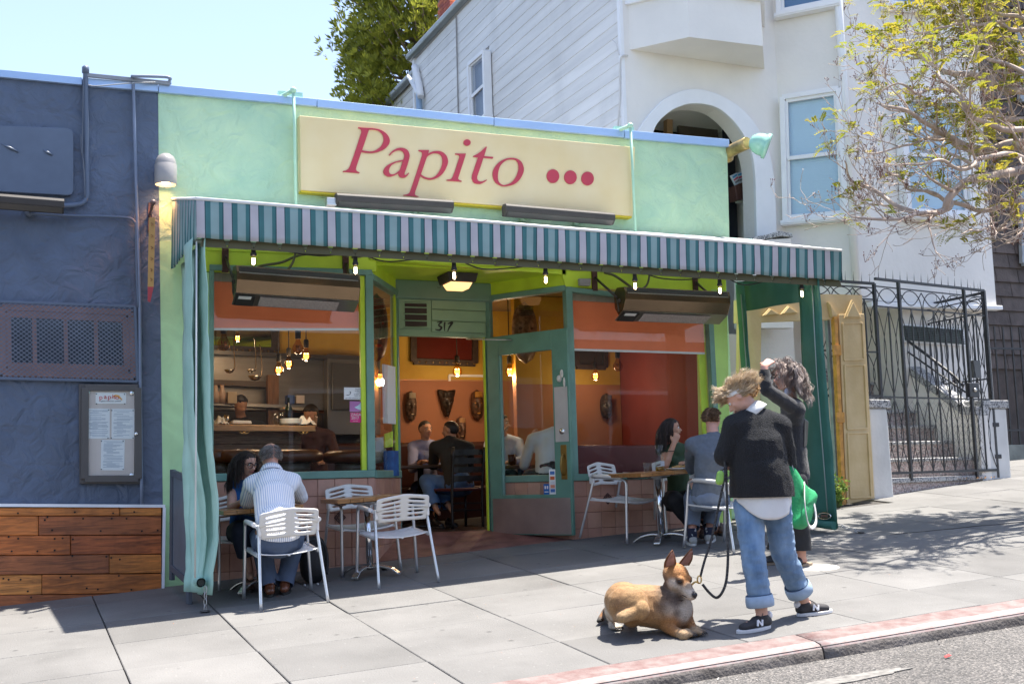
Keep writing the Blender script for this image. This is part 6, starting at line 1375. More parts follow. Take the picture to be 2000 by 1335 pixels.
# ================================================================ FURNITURE
def chair_proto(label):
    t = thing('cafe_chair', label, 'chair', (0, 0, 0), 0, 'perforated aluminium cafe chairs')
    w, d = .225, .22; sh = .385; ah = .585
    for s in (-1, 1):
        # front leg rising into the arm, rear leg carrying the back
        MB().tube(cr([(s*(w+.035), d+.03, 0), (s*(w+.02), d+.005, .3), (s*(w+.01), d-.01, .53), (s*(w+.012), d-.035, .575), (s*(w+.014), d-.09, ah), (s*(w+.012), -.04, ah), (s*(w-.0), -d+.02, ah-.005)], 5), .0125, 8).build('leg', alu, t)
        MB().tube(cr([(s*(w+.02), -d-.10, 0), (s*(w+.005), -d-.04, .25), (s*(w-.01), -d+.015, .5), (s*(w-.02), -d+.02, ah)], 5), .012, 8).build('leg', alu, t)
        mb = MB(); mb.tube(cr([(s*(w+.014), d-.07, ah+.006), (s*(w+.018), .02, ah+.012), (s*(w+.014), -d+.04, ah+.008)], 5), [.018]*11, 8, flat=1); mb.build('arm', alu_cast, t)
        mb = MB(); mb.bar((s*(w+.005), d-.0, sh-.012), (s*(w-.005), -d+.0, sh-.02), .022, .014); mb.build('side_rail', alu_cast, t)
    # slatted seat: dished sheet with slots between slats
    for i in range(9):
        y0 = -d+.015+i*.047; 
        if i % 3 == 2: wf = 1.0
        rows = []
        for jj in range(11):
            u = -1+2*jj/10; z = sh-.022*(1-u*u)+.012*(i/8)**2*0
            rows.append([V((u*(w-.004), y, z-.012*math.sin((y+d)/(2*d)*math.pi))) for y in (y0, y0+.036)])
        MB().grid(rows).build('seat_slat', alu_cast, t, solid=.008)
    mb = MB()
    for u in (-1, -.0, 1):
        mb.tube([V((u*(w-.012), y, sh-.022*(1-u*u)-.012*math.sin((y+d)/(2*d)*math.pi)-.004)) for y in np.linspace(-d+.01, d-.005, 9)], .009, 6)
    mb.build('seat_frame', alu_cast, t)
    mb = MB(); mb.tube([V((u*(w-.0), d-.01, sh-.022*(1-u*u)-.006)) for u in np.linspace(-1, 1, 11)], .012, 8); mb.build('seat_front', alu_cast, t)
    # back panel: one shell with two columns of long slots
    us_ = [-1, -.90, -.86, -.10, -.06, .06, .10, .86, .90, 1]; vs_ = [0, .13]+[.13+.155*k+e for k in range(1, 6) for e in (-.075, 0)]+[1.0]
    vs_ = [0, .14, .215, .30, .375, .46, .535, .62, .695, .78, .855, 1.0]
    def bp(u, v):
        hw = (w-.004)*(1-.10*(1-v)**2) if v < .5 else (w-.004)*(1-.03*(v-.5))
        cor = 1-(.10*max(0, abs(v-.5)*2-.72)/.28*abs(u)**6 if abs(v-.5)*2 > .72 else 0)
        return V((u*hw, -d-.005-.055*(v-.2)-.045*(1-u*u), .475+.215*v*(1)-.012*(u*u)*(1 if v > .5 else -1)+.02*(1-u*u)))
    mb = MB(); n_ = len(us_); vv = [[bp(u, v) for u in us_] for v in vs_]; b0 = len(mb.v)
    fs = []
    idx = lambda i, j: i*n_+j
    for i in range(len(vs_)-1):
        for j in range(n_-1):
            if i % 2 == 1 and i < len(vs_)-2 and j in (2, 6): continue
            fs.append((idx(i, j), idx(i, j+1), idx(i+1, j+1), idx(i+1, j)))
    mb.add([p for r in vv for p in r], fs, 0, True)
    MB_ = mb.build('backrest', M('backrest_pale', (.70, .68, .645), .45, metal=.15, var=.04), t, solid=.010)
    md = MB_.modifiers.new('round', 'SUBSURF'); md.levels = md.render_levels = 1; MB_.modifiers.move(1, 0) if False else None
    for s in (-1, 1): MB().obox((s*(w-.012), -d+.012, ah-.03), (.012, 0, 0), (0, .028, 0), (0, 0, .04)).build('back_bracket', alu_cast, t, bevel=.008)
    return t
def place(o, x, y, rz):
    o.location = Gv(x, y, .002)
    o.rotation_euler = (math.atan(.0675)*math.cos(rz)+math.atan(.0554)*math.sin(rz), -math.atan(.0554)*math.cos(rz)+math.atan(.0675)*math.sin(rz), rz)
ch = chair_proto('silver cafe chair that the man in striped shirt sits on'); place(ch, 1.90, 8.70, .0)
for (x, y, rz, lab) in ((1.80, 9.72, math.pi, 'silver cafe chair under the dark haired woman with glasses'), (2.86, 8.98, .0, 'empty silver cafe chair with its back to the street at the middle table'), (2.78, 9.70, math.pi+.06, 'empty silver cafe chair against the tiles behind the middle table'),
                        (5.33, 9.70, math.pi+.42, 'empty silver cafe chair at the left of the right table'), (5.76, 8.62, .24, 'silver cafe chair under the man in grey T-shirt'), (6.02, 9.66, math.pi-.3, 'silver cafe chair of the woman in dark green top')):
    c2 = dup(ch, label=lab); place(c2, x, y, rz)
def table(x, y, w, d, rz, label, h=.65):
    t = thing('cafe_table', label, 'table', (0, 0, 0), 0, 'slatted wooden cafe tables')
    nb2 = 6
    for k in range(nb2):
        x0 = -w/2+k*w/nb2+.0012; MB().box(x0, -d/2, h-.034, x0+w/nb2-.0024, d/2, h+random.uniform(-.0008, .0008)).build('plank', walnut, t, bevel=.002, seg=1)
    MB().box(-w/2+.06, -.05, h-.05, w/2-.06, .05, h-.035).build('batten', dark_metal, t)
    MB().lathe([(.027, .05), (.027, h-.05)], (0, 0, 0), 14).build('column', M('polished_alu', (.75, .75, .76), .12, metal=1), t)
    MB().lathe([(.11, h-.052), (.12, h-.045), (.03, h-.075)], (0, 0, 0), 14).build('top_plate', alu, t)
    for k in range(4):
        a = rz+math.pi/4+k*math.pi/2-rz; c, s = math.cos(a), math.sin(a)
        P = [(c*r, s*r, z) for r, z in ((.02, .075), (.10, .082), (.20, .062), (.27, .018))]
        mb = MB(); pl_, pr_ = [], []
        for (px_, py_, pz_), ww in zip(P, (.045, .05, .055, .06)): pl_.append((px_-s*ww/2, py_+c*ww/2, pz_)); pr_.append((px_+s*ww/2, py_-c*ww/2, pz_))
        pl_ = cr(pl_, 4); pr_ = cr(pr_, 4); mb.strip(pl_, pr_, (0, 0, -.016)); mb.build('foot', M('foot_alu', (.66, .66, .66), .25, metal=.9), t, bevel=.004)
    t.location = Gv(x, y); t.rotation_euler = (0, -math.atan(.045), rz); return t
table(1.83, 9.27, .62, .56, 0, 'wooden cafe table between the man in stripes and the woman in glasses')
table(2.75, 9.34, .64, .56, 0, 'empty wooden cafe table in the middle, between two empty chairs')
table(5.52, 9.28, .72, .56, .05, 'wooden cafe table with carafe in front of the right window')
def on_table(name, label, cat, x, y, prof, mt, group=None, n=18, h=.652):
    o = MB().lathe(prof, (0, 0, 0), n).build(name, mt); o.location = Gv(x, y, h); return tag(o, label, cat, group)
tz = lambda x, x0: (x-x0)*.012
def tumbler(x, y, s, label, dz=0, liquid=None):
    t = thing('water_tumbler', label, 'glass', Gv(x, y, .653+dz), 0, 'glasses on the pavement tables')
    o = MB().lathe([(.001, 0), (.028*s, 0), (.036*s, .085*s), (.033*s, .085*s), (.026*s, .012), (.001, .010)], (0, 0, 0), 18); o = link('glass', o.mesh('glass', lamp_glass), t)
    if liquid: o2 = link('liquid', MB().lathe([(.001, .011), (.0255*s, .0125), (.029*s, .045*s), (.001, .046*s)], (0, 0, 0), 16).mesh('liquid', liquid), t)
    return t
water = glass('water', (.92, .94, .95), 1.33)
tumbler(5.30, 9.12, 1.15, 'clear water tumbler standing left of the carafe'); tumbler(5.73, 9.12, 1.1, 'clear water tumbler by the woman in dark green', .01)
cf = thing('water_carafe', 'clear glass carafe with amber drink low in it', 'carafe', Gv(5.43, 9.12, .655))
link('glass', MB().lathe([(.001, 0), (.043, .0), (.046, .02), (.044, .10), (.024, .15), (.022, .18), (.04, .245), (.037, .245), (.019, .18), (.021, .15), (.041, .10), (.042, .02), (.001, .008)], (0, 0, 0), 20).mesh('glass', lamp_glass), cf)
link('drink', MB().lathe([(.001, .009), (.041, .012), (.041, .05), (.001, .052)], (0, 0, 0), 18).mesh('drink', M('amber_drink', (.55, .27, .03), .1, trans=.5, spec=.6)), cf)
link('label', MB().box(-.02, -.047, .055, .02, -.044, .10).mesh('label', M('label_grey', (.5, .52, .55), .6)), cf)
on_table('dinner_plate', 'white plate of food at the edge of the right table', 'plate', 5.66, 9.15, [(.001, 0), (.07, 0), (.13, .02), (.128, .024), (.07, .008), (.001, .008)], M('plate_white', (.78, .79, .80), .25), None, 26)
mb = MB()
for k in range(16): mb.ball((random.uniform(-.07, .07), random.uniform(-.06, .06), .018+random.random()*.012), (random.uniform(.012, .025), random.uniform(.01, .02), .012), nu=7, nv=5)
o = mb.build('taco_food', M('food_tan', (.50, .30, .10), .7, var=.5, vs=30)); o.location = Gv(5.66, 9.15, .66); tag(o, 'heap of food on the white plate of the right table', 'food')
cola = thing('cola_glass', 'tall glass of dark cola on the left table corner', 'glass', Gv(1.70, 9.10, .653))
link('glass', MB().lathe([(.001, 0), (.030, 0), (.040, .155), (.037, .155), (.028, .012), (.001, .01)], (0, 0, 0), 18).mesh('glass', lamp_glass), cola)
link('cola', MB().lathe([(.032, .085), (.0345, .10), (.0362, .138), (.001, .139)], (0, 0, 0), 16).mesh('cola', M('cola_dark', (.04, .012, .008), .1)), cola)
link('band', MB().lathe([(.0415, .098), (.0418, .108)], (0, 0, 0), 18, ends=False).mesh('band', M('band_red', (.5, .05, .02), .4)), cola)
on_table('beer_bottle', 'green beer bottle held up before the woman in glasses', 'bottle', 1.93, 9.40, [(.001, 0), (.028, 0), (.03, .01), (.03, .12), (.012, .17), (.012, .21), (.014, .215), (.001, .215)], glass('beer_green', (.08, .42, .10), 1.5), None, 16)
# dark grey display board leaning by the pilaster
bd = thing('folding_board', 'dark grey hinged board standing open beside the mint curtain', 'board', Gv(1.2, 9.3))
bg = M('board_slate', (.085, .10, .125), .55, var=.15, vs=6, bump=.1, bs=30, dirt=.2)
a0 = Gv(1.245, 9.02, .0); a1 = Gv(1.215, 9.78, .02); up = V((0, 0, .95))
def leaf_bar(p, q, w, nm, mt=bg): return MB().bar(p, q, w, .03, (1, .2, 0)).build(nm, mt, bd, bevel=.003)
hz = V((0, 0, .06))
leaf_bar(a0, a0+up, .06, 'stile'); leaf_bar(a1+hz, a1+up, .06, 'stile'); leaf_bar(a0+up-V((0, 0, .03)), a1+up-V((0, 0, .03)), .05, 'rail'); leaf_bar(a0+V((0, 0, .16)), a1+V((0, 0, .16)), .05, 'rail')
MB().prism([a0+V((0, 0, .16)), a1+V((0, 0, .16)), a1+up, a0+up], V((.012, .003, 0))).build('panel', M('board_panel', (.13, .16, .19), .5, var=.15, vs=4), bd)
MB().bar(a0+V((-.03, .03, .18)), a0+V((.02, .0, .18)), .012, .012).build('bolt', steel, bd)
mb = MB()
for z, w in ((.55, .02), (.42, .012), (.3, .016), (.22, .01)): mb.obox(a0+V((.0, -.031, z)), (.006, 0, 0), (0, .002, 0), (0, 0, .05))
o = mb.build('chipped_paint', M('chip_pale', (.45, .46, .45), .7), bd); o['kind'] = 'stuff'
# black ladder-back chair and table inside
ic_ = thing('ladder_chair', 'black ladder back chair inside the doorway', 'chair', (0, 0, 0))
blk = M('black_lacquer', (.018, .016, .015), .3)
for s in (-1, 1):
    MB().tube(cr([(s*.20, -.20, 0), (s*.20, -.20, .4), (s*.205, -.26, .92)], 5), .018, 8).build('leg', blk, ic_); MB().tube([(s*.20, .2, 0), (s*.20, .19, .43)], .017, 8).build('leg', blk, ic_)
for z in (.56, .66, .76, .86): MB().strip([V((u*.2, -.215-.05*(z-.45)-.03*(1-u*u), z+.035)) for u in np.linspace(-1, 1, 7)], [V((u*.2, -.215-.05*(z-.45)-.03*(1-u*u), z-.03)) for u in np.linspace(-1, 1, 7)], V((0, .015, 0))).build('slat', blk, ic_)
MB().box(-.215, -.21, .42, .215, .22, .455).build('seat', M('seat_oxblood', (.09, .02, .018), .35), ic_, bevel=.012)
mb = MB()
for z in (.2, .28): mb.bar((-.2, .19, z), (.2, .19, z), .02, .02); mb.bar((-.2, -.2, z), (.2, -.2, z), .02, .02)
mb.build('stretcher', blk, ic_)
cc = A(900, 1000, 11.55); ic_.location = (cc.x, 11.60, -.513); ic_.scale = (.92,)*3; ic_.rotation_euler = (0, 0, .15)
it = thing('dining_table', 'dark dining table between the two men inside the doorway', 'table', V((4.18, 12.15, -.513)))
MB().box(3.85, 11.95, .13, 4.55, 12.6, .165).build('top', M('dark_table', (.07, .035, .018), .3), it, bevel=.006); MB().lathe([(.22, 0), (.2, .03), (.035, .06), (.035, .64)], V((4.2, 12.25, -.513)), 14).build('pedestal', blk, it)
ktop('tumbler', 'water glass on the dark dining table inside the doorway', 'glass', 834, 898, 12.2, [(.001, 0), (.032, 0), (.038, .1), (.035, .1), (.028, .01), (.001, .008)], lamp_glass)
it2 = thing('dining_table', 'dark dining table by the door glass with the leaning woman', 'table', V((5.1, 11.4, -.513)))
MB().box(4.95, 11.6, .10, 5.6, 12.2, .135).build('top', M('dark_table', (.07, .035, .018), .3), it2, bevel=.006); MB().lathe([(.22, 0), (.2, .03), (.035, .06), (.035, .61)], V((5.27, 11.9, -.513)), 14).build('pedestal', blk, it2)
o = MB().lathe([(.001, 0), (.04, 0), (.045, .12), (.001, .12)], A(1000, 908, 11.8), 16).build('dark_tumbler', M('cola_dark', (.04, .012, .008), .1)); tag(o, 'dark drink glass on the table behind the door glass', 'glass')
# backpack under the left table
bp_ = thing('backpack', 'black backpack lying under the left table by the tiles', 'bag', Gv(2.25, 9.25))
c = Gv(2.26, 9.30, .19)
o = MB(); o.ball((0, 0, 0), (.135, .09, .19), nu=20, nv=14)
for i, v_ in enumerate(o.v):
    x, y, z = v_; f = 1+.10*noise.noise(V(v_)*9); x = math.copysign(abs(x/.135)**.7*.135, x); z = math.copysign(abs(z/.19)**.75*.19, z); o.v[i] = (c.x+x*f*.8, c.y+y*f, c.z+z)
o.build('body', M('backpack_black', (.012, .012, .014), .6, bump=.4, bs=50), bp_)
mb = MB(); mb.tube(cr([c+V((-.1, -.08, .12)), c+V((-.03, -.105, .16)), c+V((.06, -.1, .13)), c+V((.1, -.07, .0)), c+V((.09, -.08, -.12))], 5), .012, 6, flat=.6); mb.build('strap', M('strap_black', (.02, .02, .022), .7), bp_)
mb = MB()
for k in range(4): mb.ball(Gv(2.16+.05*k, 9.18-.01*k, .012), .011, nu=8, nv=6)
mb.build('buckle', M('buckle_grey', (.4, .4, .4), .4), bp_)
# ================================================================ TREES AND PLANTS
def leaf_mesh(name, quads, tints, mat, parent):
    """many small leaf faces as one crown; quads: array n x 4 x 3"""
    n = len(quads); me = bpy.data.meshes.new(name); off = np.array(base_of(parent), np.float32)
    me.vertices.add(n*4); me.loops.add(n*4); me.polygons.add(n)
    me.vertices.foreach_set('co', (quads.reshape(-1, 3)-off).astype(np.float32).ravel())
    me.loops.foreach_set('vertex_index', np.arange(n*4, dtype=np.int32)); me.polygons.foreach_set('loop_start', np.arange(0, n*4, 4, dtype=np.int32)); me.polygons.foreach_set('loop_total', np.full(n, 4, np.int32))
    at = me.attributes.new('tint', 'FLOAT', 'POINT'); at.data.foreach_set('value', np.repeat(tints, 4).astype(np.float32))
    me.update(); me.validate(); me.materials.append(mat); return link(name, me, parent)
# conifer behind the white house
con = thing('conifer_tree', 'tall dense conifer rising behind the green roof and white house', 'tree', V((8.5, 24, 0)))
bark = M('conifer_bark', (.16, .11, .08), .9, var=.3, vs=5, stretch=(4, 4, 1), bump=.4, bs=20)
twig_grey = M('twig_grey', (.30, .23, .19), .85, var=.2, vs=8)
MB().tube([V((8.5, 24, -1)), V((8.5, 24, 8)), V((8.4, 24, 18))], [.4, .3, .08], 10).build('trunk', bark, con)
random.seed(11); rng = np.random.default_rng(11)
Q = []; T = []; mbr = MB(); mbr.raw = True
for k in range(330):
    z = random.uniform(5.6, 14.5); ang = random.uniform(math.pi*.75, math.pi*2.15); rmax = 2.25*(1-.03*(z-6))*(1+.22*noise.noise(V((z*.7, ang*1.3, 0))))
    rr = rmax*random.uniform(.62, 1.0)
    tip = V((8.5+rr*math.cos(ang), 24+rr*math.sin(ang), z+random.uniform(-.1, .3))); base = V((8.5+.15*rr*math.cos(ang), 24+.15*rr*math.sin(ang), z-.5))
    mid = base.lerp(tip, .55)+V((0, 0, -.12)); mbr.tube(cr([base, mid, tip], 3), [.035, .03, .026, .022, .016, .012, .006], 4)
    tone = random.random()
    for j in range(38):
        u = random.random()**.6; c = base.lerp(tip, .35+.65*u)+V((random.gauss(0, .20), random.gauss(0, .20), random.gauss(.02, .16)))
        # a spray: fan of pointed scale leaves, tips upward-outward
        d = (tip-base).normalized()*.7+V((random.gauss(0, .5), random.gauss(0, .5), random.uniform(.1, .9))); d.normalize()
        s = d.cross(V((random.gauss(0, 1), random.gauss(0, 1), random.gauss(0, 1)))).normalized()
        for m_ in range(5):
            dd = (d+s*(m_-2)*.28+V((random.gauss(0, .12), random.gauss(0, .12), random.gauss(0, .12)))).normalized(); L = random.uniform(.12, .22); w = dd.cross(s.cross(d)).normalized()*.022
            p = c+s*(m_-2)*.02
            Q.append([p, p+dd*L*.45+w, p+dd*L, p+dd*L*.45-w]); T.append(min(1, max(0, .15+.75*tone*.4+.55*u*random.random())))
leaf_mesh('crown', np.array([[tuple(v) for v in q] for q in Q]), np.array(T), leafmat('conifer_leaf', (.08, .125, .025), (.52, .50, .06), .5), con)  # sunlit yellow-green of the outer sprays is put into the leaf colour
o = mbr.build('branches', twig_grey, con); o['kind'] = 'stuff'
# street tree at the upper right: trunk stands just outside the frame
st = thing('street_tree', 'spring street tree with bare curving limbs and yellow green leaves', 'tree', Gv(10.9, 7.6))
tb = M('tree_bark', (.42, .33, .27), .85, var=.25, vs=9, stretch=(1, 1, .3), bump=.25, bs=40)
r5 = lambda x, y: (1600+x*.3746, y*.3746)
random.seed(23)
FORK = V((10.75, 7.75, 1.5))
MB().tube(cr([Gv(10.9, 7.6, -.1), V((10.85, 7.65, .6)), FORK], 5), [.16]*5+[.14]*5+[.13], 12).build('trunk', tb, st)
limbs = [
 ([(1300, 800), (1068, 775), (880, 775), (740, 735), (640, 700), (600, 665), (480, 600), (380, 560), (300, 530)], 8.3, .050),
 ([(1350, 900), (1068, 872), (900, 920), (760, 965), (690, 1030), (660, 1095), (480, 1100), (330, 1030), (210, 960), (150, 890), (125, 840)], 8.0, .045),
 ([(1300, 560), (1068, 475), (940, 450), (780, 385), (640, 370), (520, 300), (400, 270), (330, 245), (255, 190)], 8.6, .040),
 ([(1350, 1040), (1068, 1050), (900, 1090), (700, 1060), (600, 1010), (480, 980), (400, 930), (330, 860)], 8.7, .034),
 ([(1300, 1120), (1068, 1100), (960, 1190), (870, 1180), (800, 1195), (750, 1215)], 7.7, .024),
 ([(690, 1040), (640, 1100), (500, 1120), (400, 1140), (220, 1130), (110, 1110), (50, 1040)], 8.0, .020),
 ([(1250, 420), (1068, 290), (960, 280), (850, 200), (720, 110), (640, 60), (560, 40)], 8.9, .034),
 ([(1250, 640), (1000, 620), (860, 600), (780, 520), (640, 470), (520, 480), (400, 430), (300, 470)], 8.2, .032),
 ([(1250, 700), (1010, 690), (850, 640), (760, 560), (720, 460), (640, 400), (600, 320), (560, 200)], 7.9, .030),
 ([(1250, 300), (1068, 120), (940, 80), (860, 30), (800, -60)], 8.5, .034),
 ([(1250, 760), (1000, 740), (840, 800), (760, 780), (640, 720), (560, 740), (440, 770), (300, 790), (180, 760)], 8.6, .028),
 ([(1260, 860), (1000, 820), (860, 820), (760, 880), (640, 840), (520, 850), (400, 860), (280, 850)], 7.6, .026),
 ([(1300, 1180), (1120, 1150), (1000, 1230), (975, 1265), (1040, 1240), (1080, 1230)], 7.8, .015),
 ([(1250, 500), (1100, 400), (1000, 330), (900, 310), (820, 240), (780, 140), (760, 60)], 8.0, .028),
 ([(1250, 200), (1000, 160), (900, 120), (760, 120), (640, 150), (520, 170), (450, 150)], 8.4, .024)]
br = MB(); br.raw = True; tips = []
def wig(P, a, s):
    return [p+V((noise.noise(p*3+V((s, 0, 0)))*a, noise.noise(p*3+V((0, s, 7)))*a*1.5, noise.noise(p*3+V((3, 9, s)))*a)) for p in P]
def sprout(P, R, lvl, seed):
    """side shoots from a limb"""
    n = len(P)
    cnt = {0: 9, 1: 4, 2: 2}[lvl]
    for k in range(cnt):
        i = int((.22+.76*(k+random.random())/cnt)*(n-1)); i = min(max(i, 1), n-2)
        d = (P[i+1]-P[i-1]).normalized(); side = V((random.gauss(0, 1), random.gauss(0, 1.1), random.gauss(.35, .9))); side = (side-d*side.dot(d)).normalized()
        L = {0: random.uniform(.35, .95), 1: random.uniform(.2, .5), 2: random.uniform(.1, .24)}[lvl]*(1.15-.5*i/n)
        m = 7; q = [P[i]]; dd = (d*.75+side*.8).normalized()
        for s_ in range(m):
            dd = (dd+V((random.gauss(0, .17), random.gauss(0, .17), random.gauss(.05, .16)))+d*.06).normalized(); q.append(q[-1]+dd*(L/m))
        r0 = max(R[i]*.55, .0035); rr = [max(r0*(1-.8*s_/m), .0022) for s_ in range(m+1)]
        br.tube(q, rr, 5 if lvl == 0 else 4)
        if lvl < 2: sprout(q, rr, lvl+1, seed+k)
        tips.append((q[-1], dd, lvl)); 
        if lvl > 0 or random.random() < .5: tips.append((q[m//2+1], dd, lvl))
main = MB(); main.raw = True
for k, (px, Y, r) in enumerate(limbs):
    n = len(px); pts = [A(*r5(*q), Y+(.5 if i > n/2 else .25)*math.sin(k*1.9+i*.7)*.8) for i, q in enumerate(px)]
    if k != 5: pts = [FORK+V((0, 0, random.uniform(-.1, .2))), FORK.lerp(pts[0], .55)+V((0, 0, .25*(1 if pts[0].z > 3 else -.2)))]+pts
    P = wig(cr(pts, 6), .05, k); R = [max(r*(1.35-1.22*i/len(P)), .004) for i in range(len(P))]
    (main if r > .03 else br).tube(P, R, 8); sprout(P, R, 0, k); tips.append((P[-1], (P[-1]-P[-2]).normalized(), 0))
main.build('limbs', tb, st)
o = br.build('branches', tb, st); o['kind'] = 'stuff'
Q = []; T = []; sd_ = MB(); sd_.raw = True
random.seed(31)
for (p, d, lvl) in tips:
    dens = noise.noise(p*1.1+V((5, 2, 9)))+.30*(p.z-3.2)+.15*(p.x-8.2)
    if dens < -.18+.75*random.random(): 
        if random.random() < .22:
            for j in range(5): 
                e = p+V((random.gauss(0, .02), random.gauss(0, .02), random.uniform(.01, .09))); sd_.tube([p, e], [.0015, .0012], 3); sd_.ball(e, .006, nu=4, nv=3)
        continue
    tone = random.random()
    for f in range(random.choice((1, 2, 2))):
        dd = (d*.6+V((random.gauss(0, .6), random.gauss(0, .6), random.gauss(.1, .35)))).normalized(); L = random.uniform(.07, .16); ax = dd.cross(V((0, 0, 1)));
        if ax.length < .1: continue
        ax.normalize(); nn = ax.cross(dd); m = random.choice((6, 7, 8))
        for j in range(m):
            u = (j+1)/m; c = p+dd*(L*u)-V((0, 0, .05*u*u))
            for s in (-1, 1):
                a = (ax*s*.9+dd*.5-nn*.15*random.random()-V((0, 0, .12))).normalized(); ll = .036*(1.15-.55*abs(u-.45))*random.uniform(.8, 1.2); w = a.cross(nn).normalized()*ll*.26
                Q.append([c, c+a*ll*.5+w, c+a*ll, c+a*ll*.5-w]); T.append(min(1, max(0, .5*tone+.35*random.random()+.1*(lvl == 2))))
leaf_mesh('leaves', np.array([[tuple(v) for v in q] for q in Q]), np.array(T), leafmat('spring_leaf', (.19, .25, .022), (.46, .36, .05), .5), st)
o = sd_.build('seed_heads', M('seed_brown', (.16, .07, .05), .8), st); o['kind'] = 'stuff'
# weed growing at the foot of the alley gate
wd = thing('weed_plant', 'small leafy weed growing at the foot of the tan gate', 'plant', Gv(8.15, 10.15))
c0 = Gv(8.2, 10.12); Q = []; T = []; mb = MB(); random.seed(3)
for k in range(16):
    e = c0+V((random.uniform(-.09, .16), random.uniform(-.1, .06), random.uniform(.06, .42))); b = c0+V((random.uniform(-.03, .06), 0, 0)); P = cr([b, b.lerp(e, .6)+V((0, 0, .05)), e], 4); mb.tube(P, .004, 4)
    for j in range(16):
        p = P[random.randrange(2, len(P))]+V((random.gauss(0, .02), random.gauss(0, .02), random.gauss(0, .02))); a = V((random.gauss(0, 1), random.gauss(-.3, 1), random.gauss(.4, .6))).normalized(); w = a.cross(V((random.gauss(0, 1), random.gauss(0, 1), random.gauss(0, 1)))).normalized()*.017
        L = random.uniform(.03, .055); Q.append([p, p+a*L*.5+w, p+a*L, p+a*L*.5-w]); T.append(random.random())
leaf_mesh('leaves', np.array([[tuple(v) for v in q] for q in Q]), np.array(T), leafmat('weed_leaf', (.07, .15, .025), (.22, .30, .06), .4), wd)
mb.build('stem', M('weed_stem', (.12, .18, .05), .7), wd)
Q = []; T = []
for k in range(160):
    x, y = random.uniform(9.6, 11.2), random.uniform(10.75, 10.95); p = V((x, y, -.165+.003*random.random())); a = V((random.gauss(0, 1), random.gauss(0, 1), random.uniform(0, .5))).normalized(); w = a.cross(V((0, 0, 1))).normalized()*.008
    L = random.uniform(.02, .05); Q.append([p, p+a*L*.5+w, p+a*L, p+a*L*.5-w]); T.append(random.random())
fl_ = bpy.data.objects.new('fallen_leaves', None); bpy.data.objects.remove(fl_)
o = leaf_mesh('fallen_leaves', np.array([[tuple(v) for v in q] for q in Q]), np.array(T), leafmat('dry_leaf', (.35, .13, .03), (.45, .25, .08), .2), None); tag(o, kind='stuff')
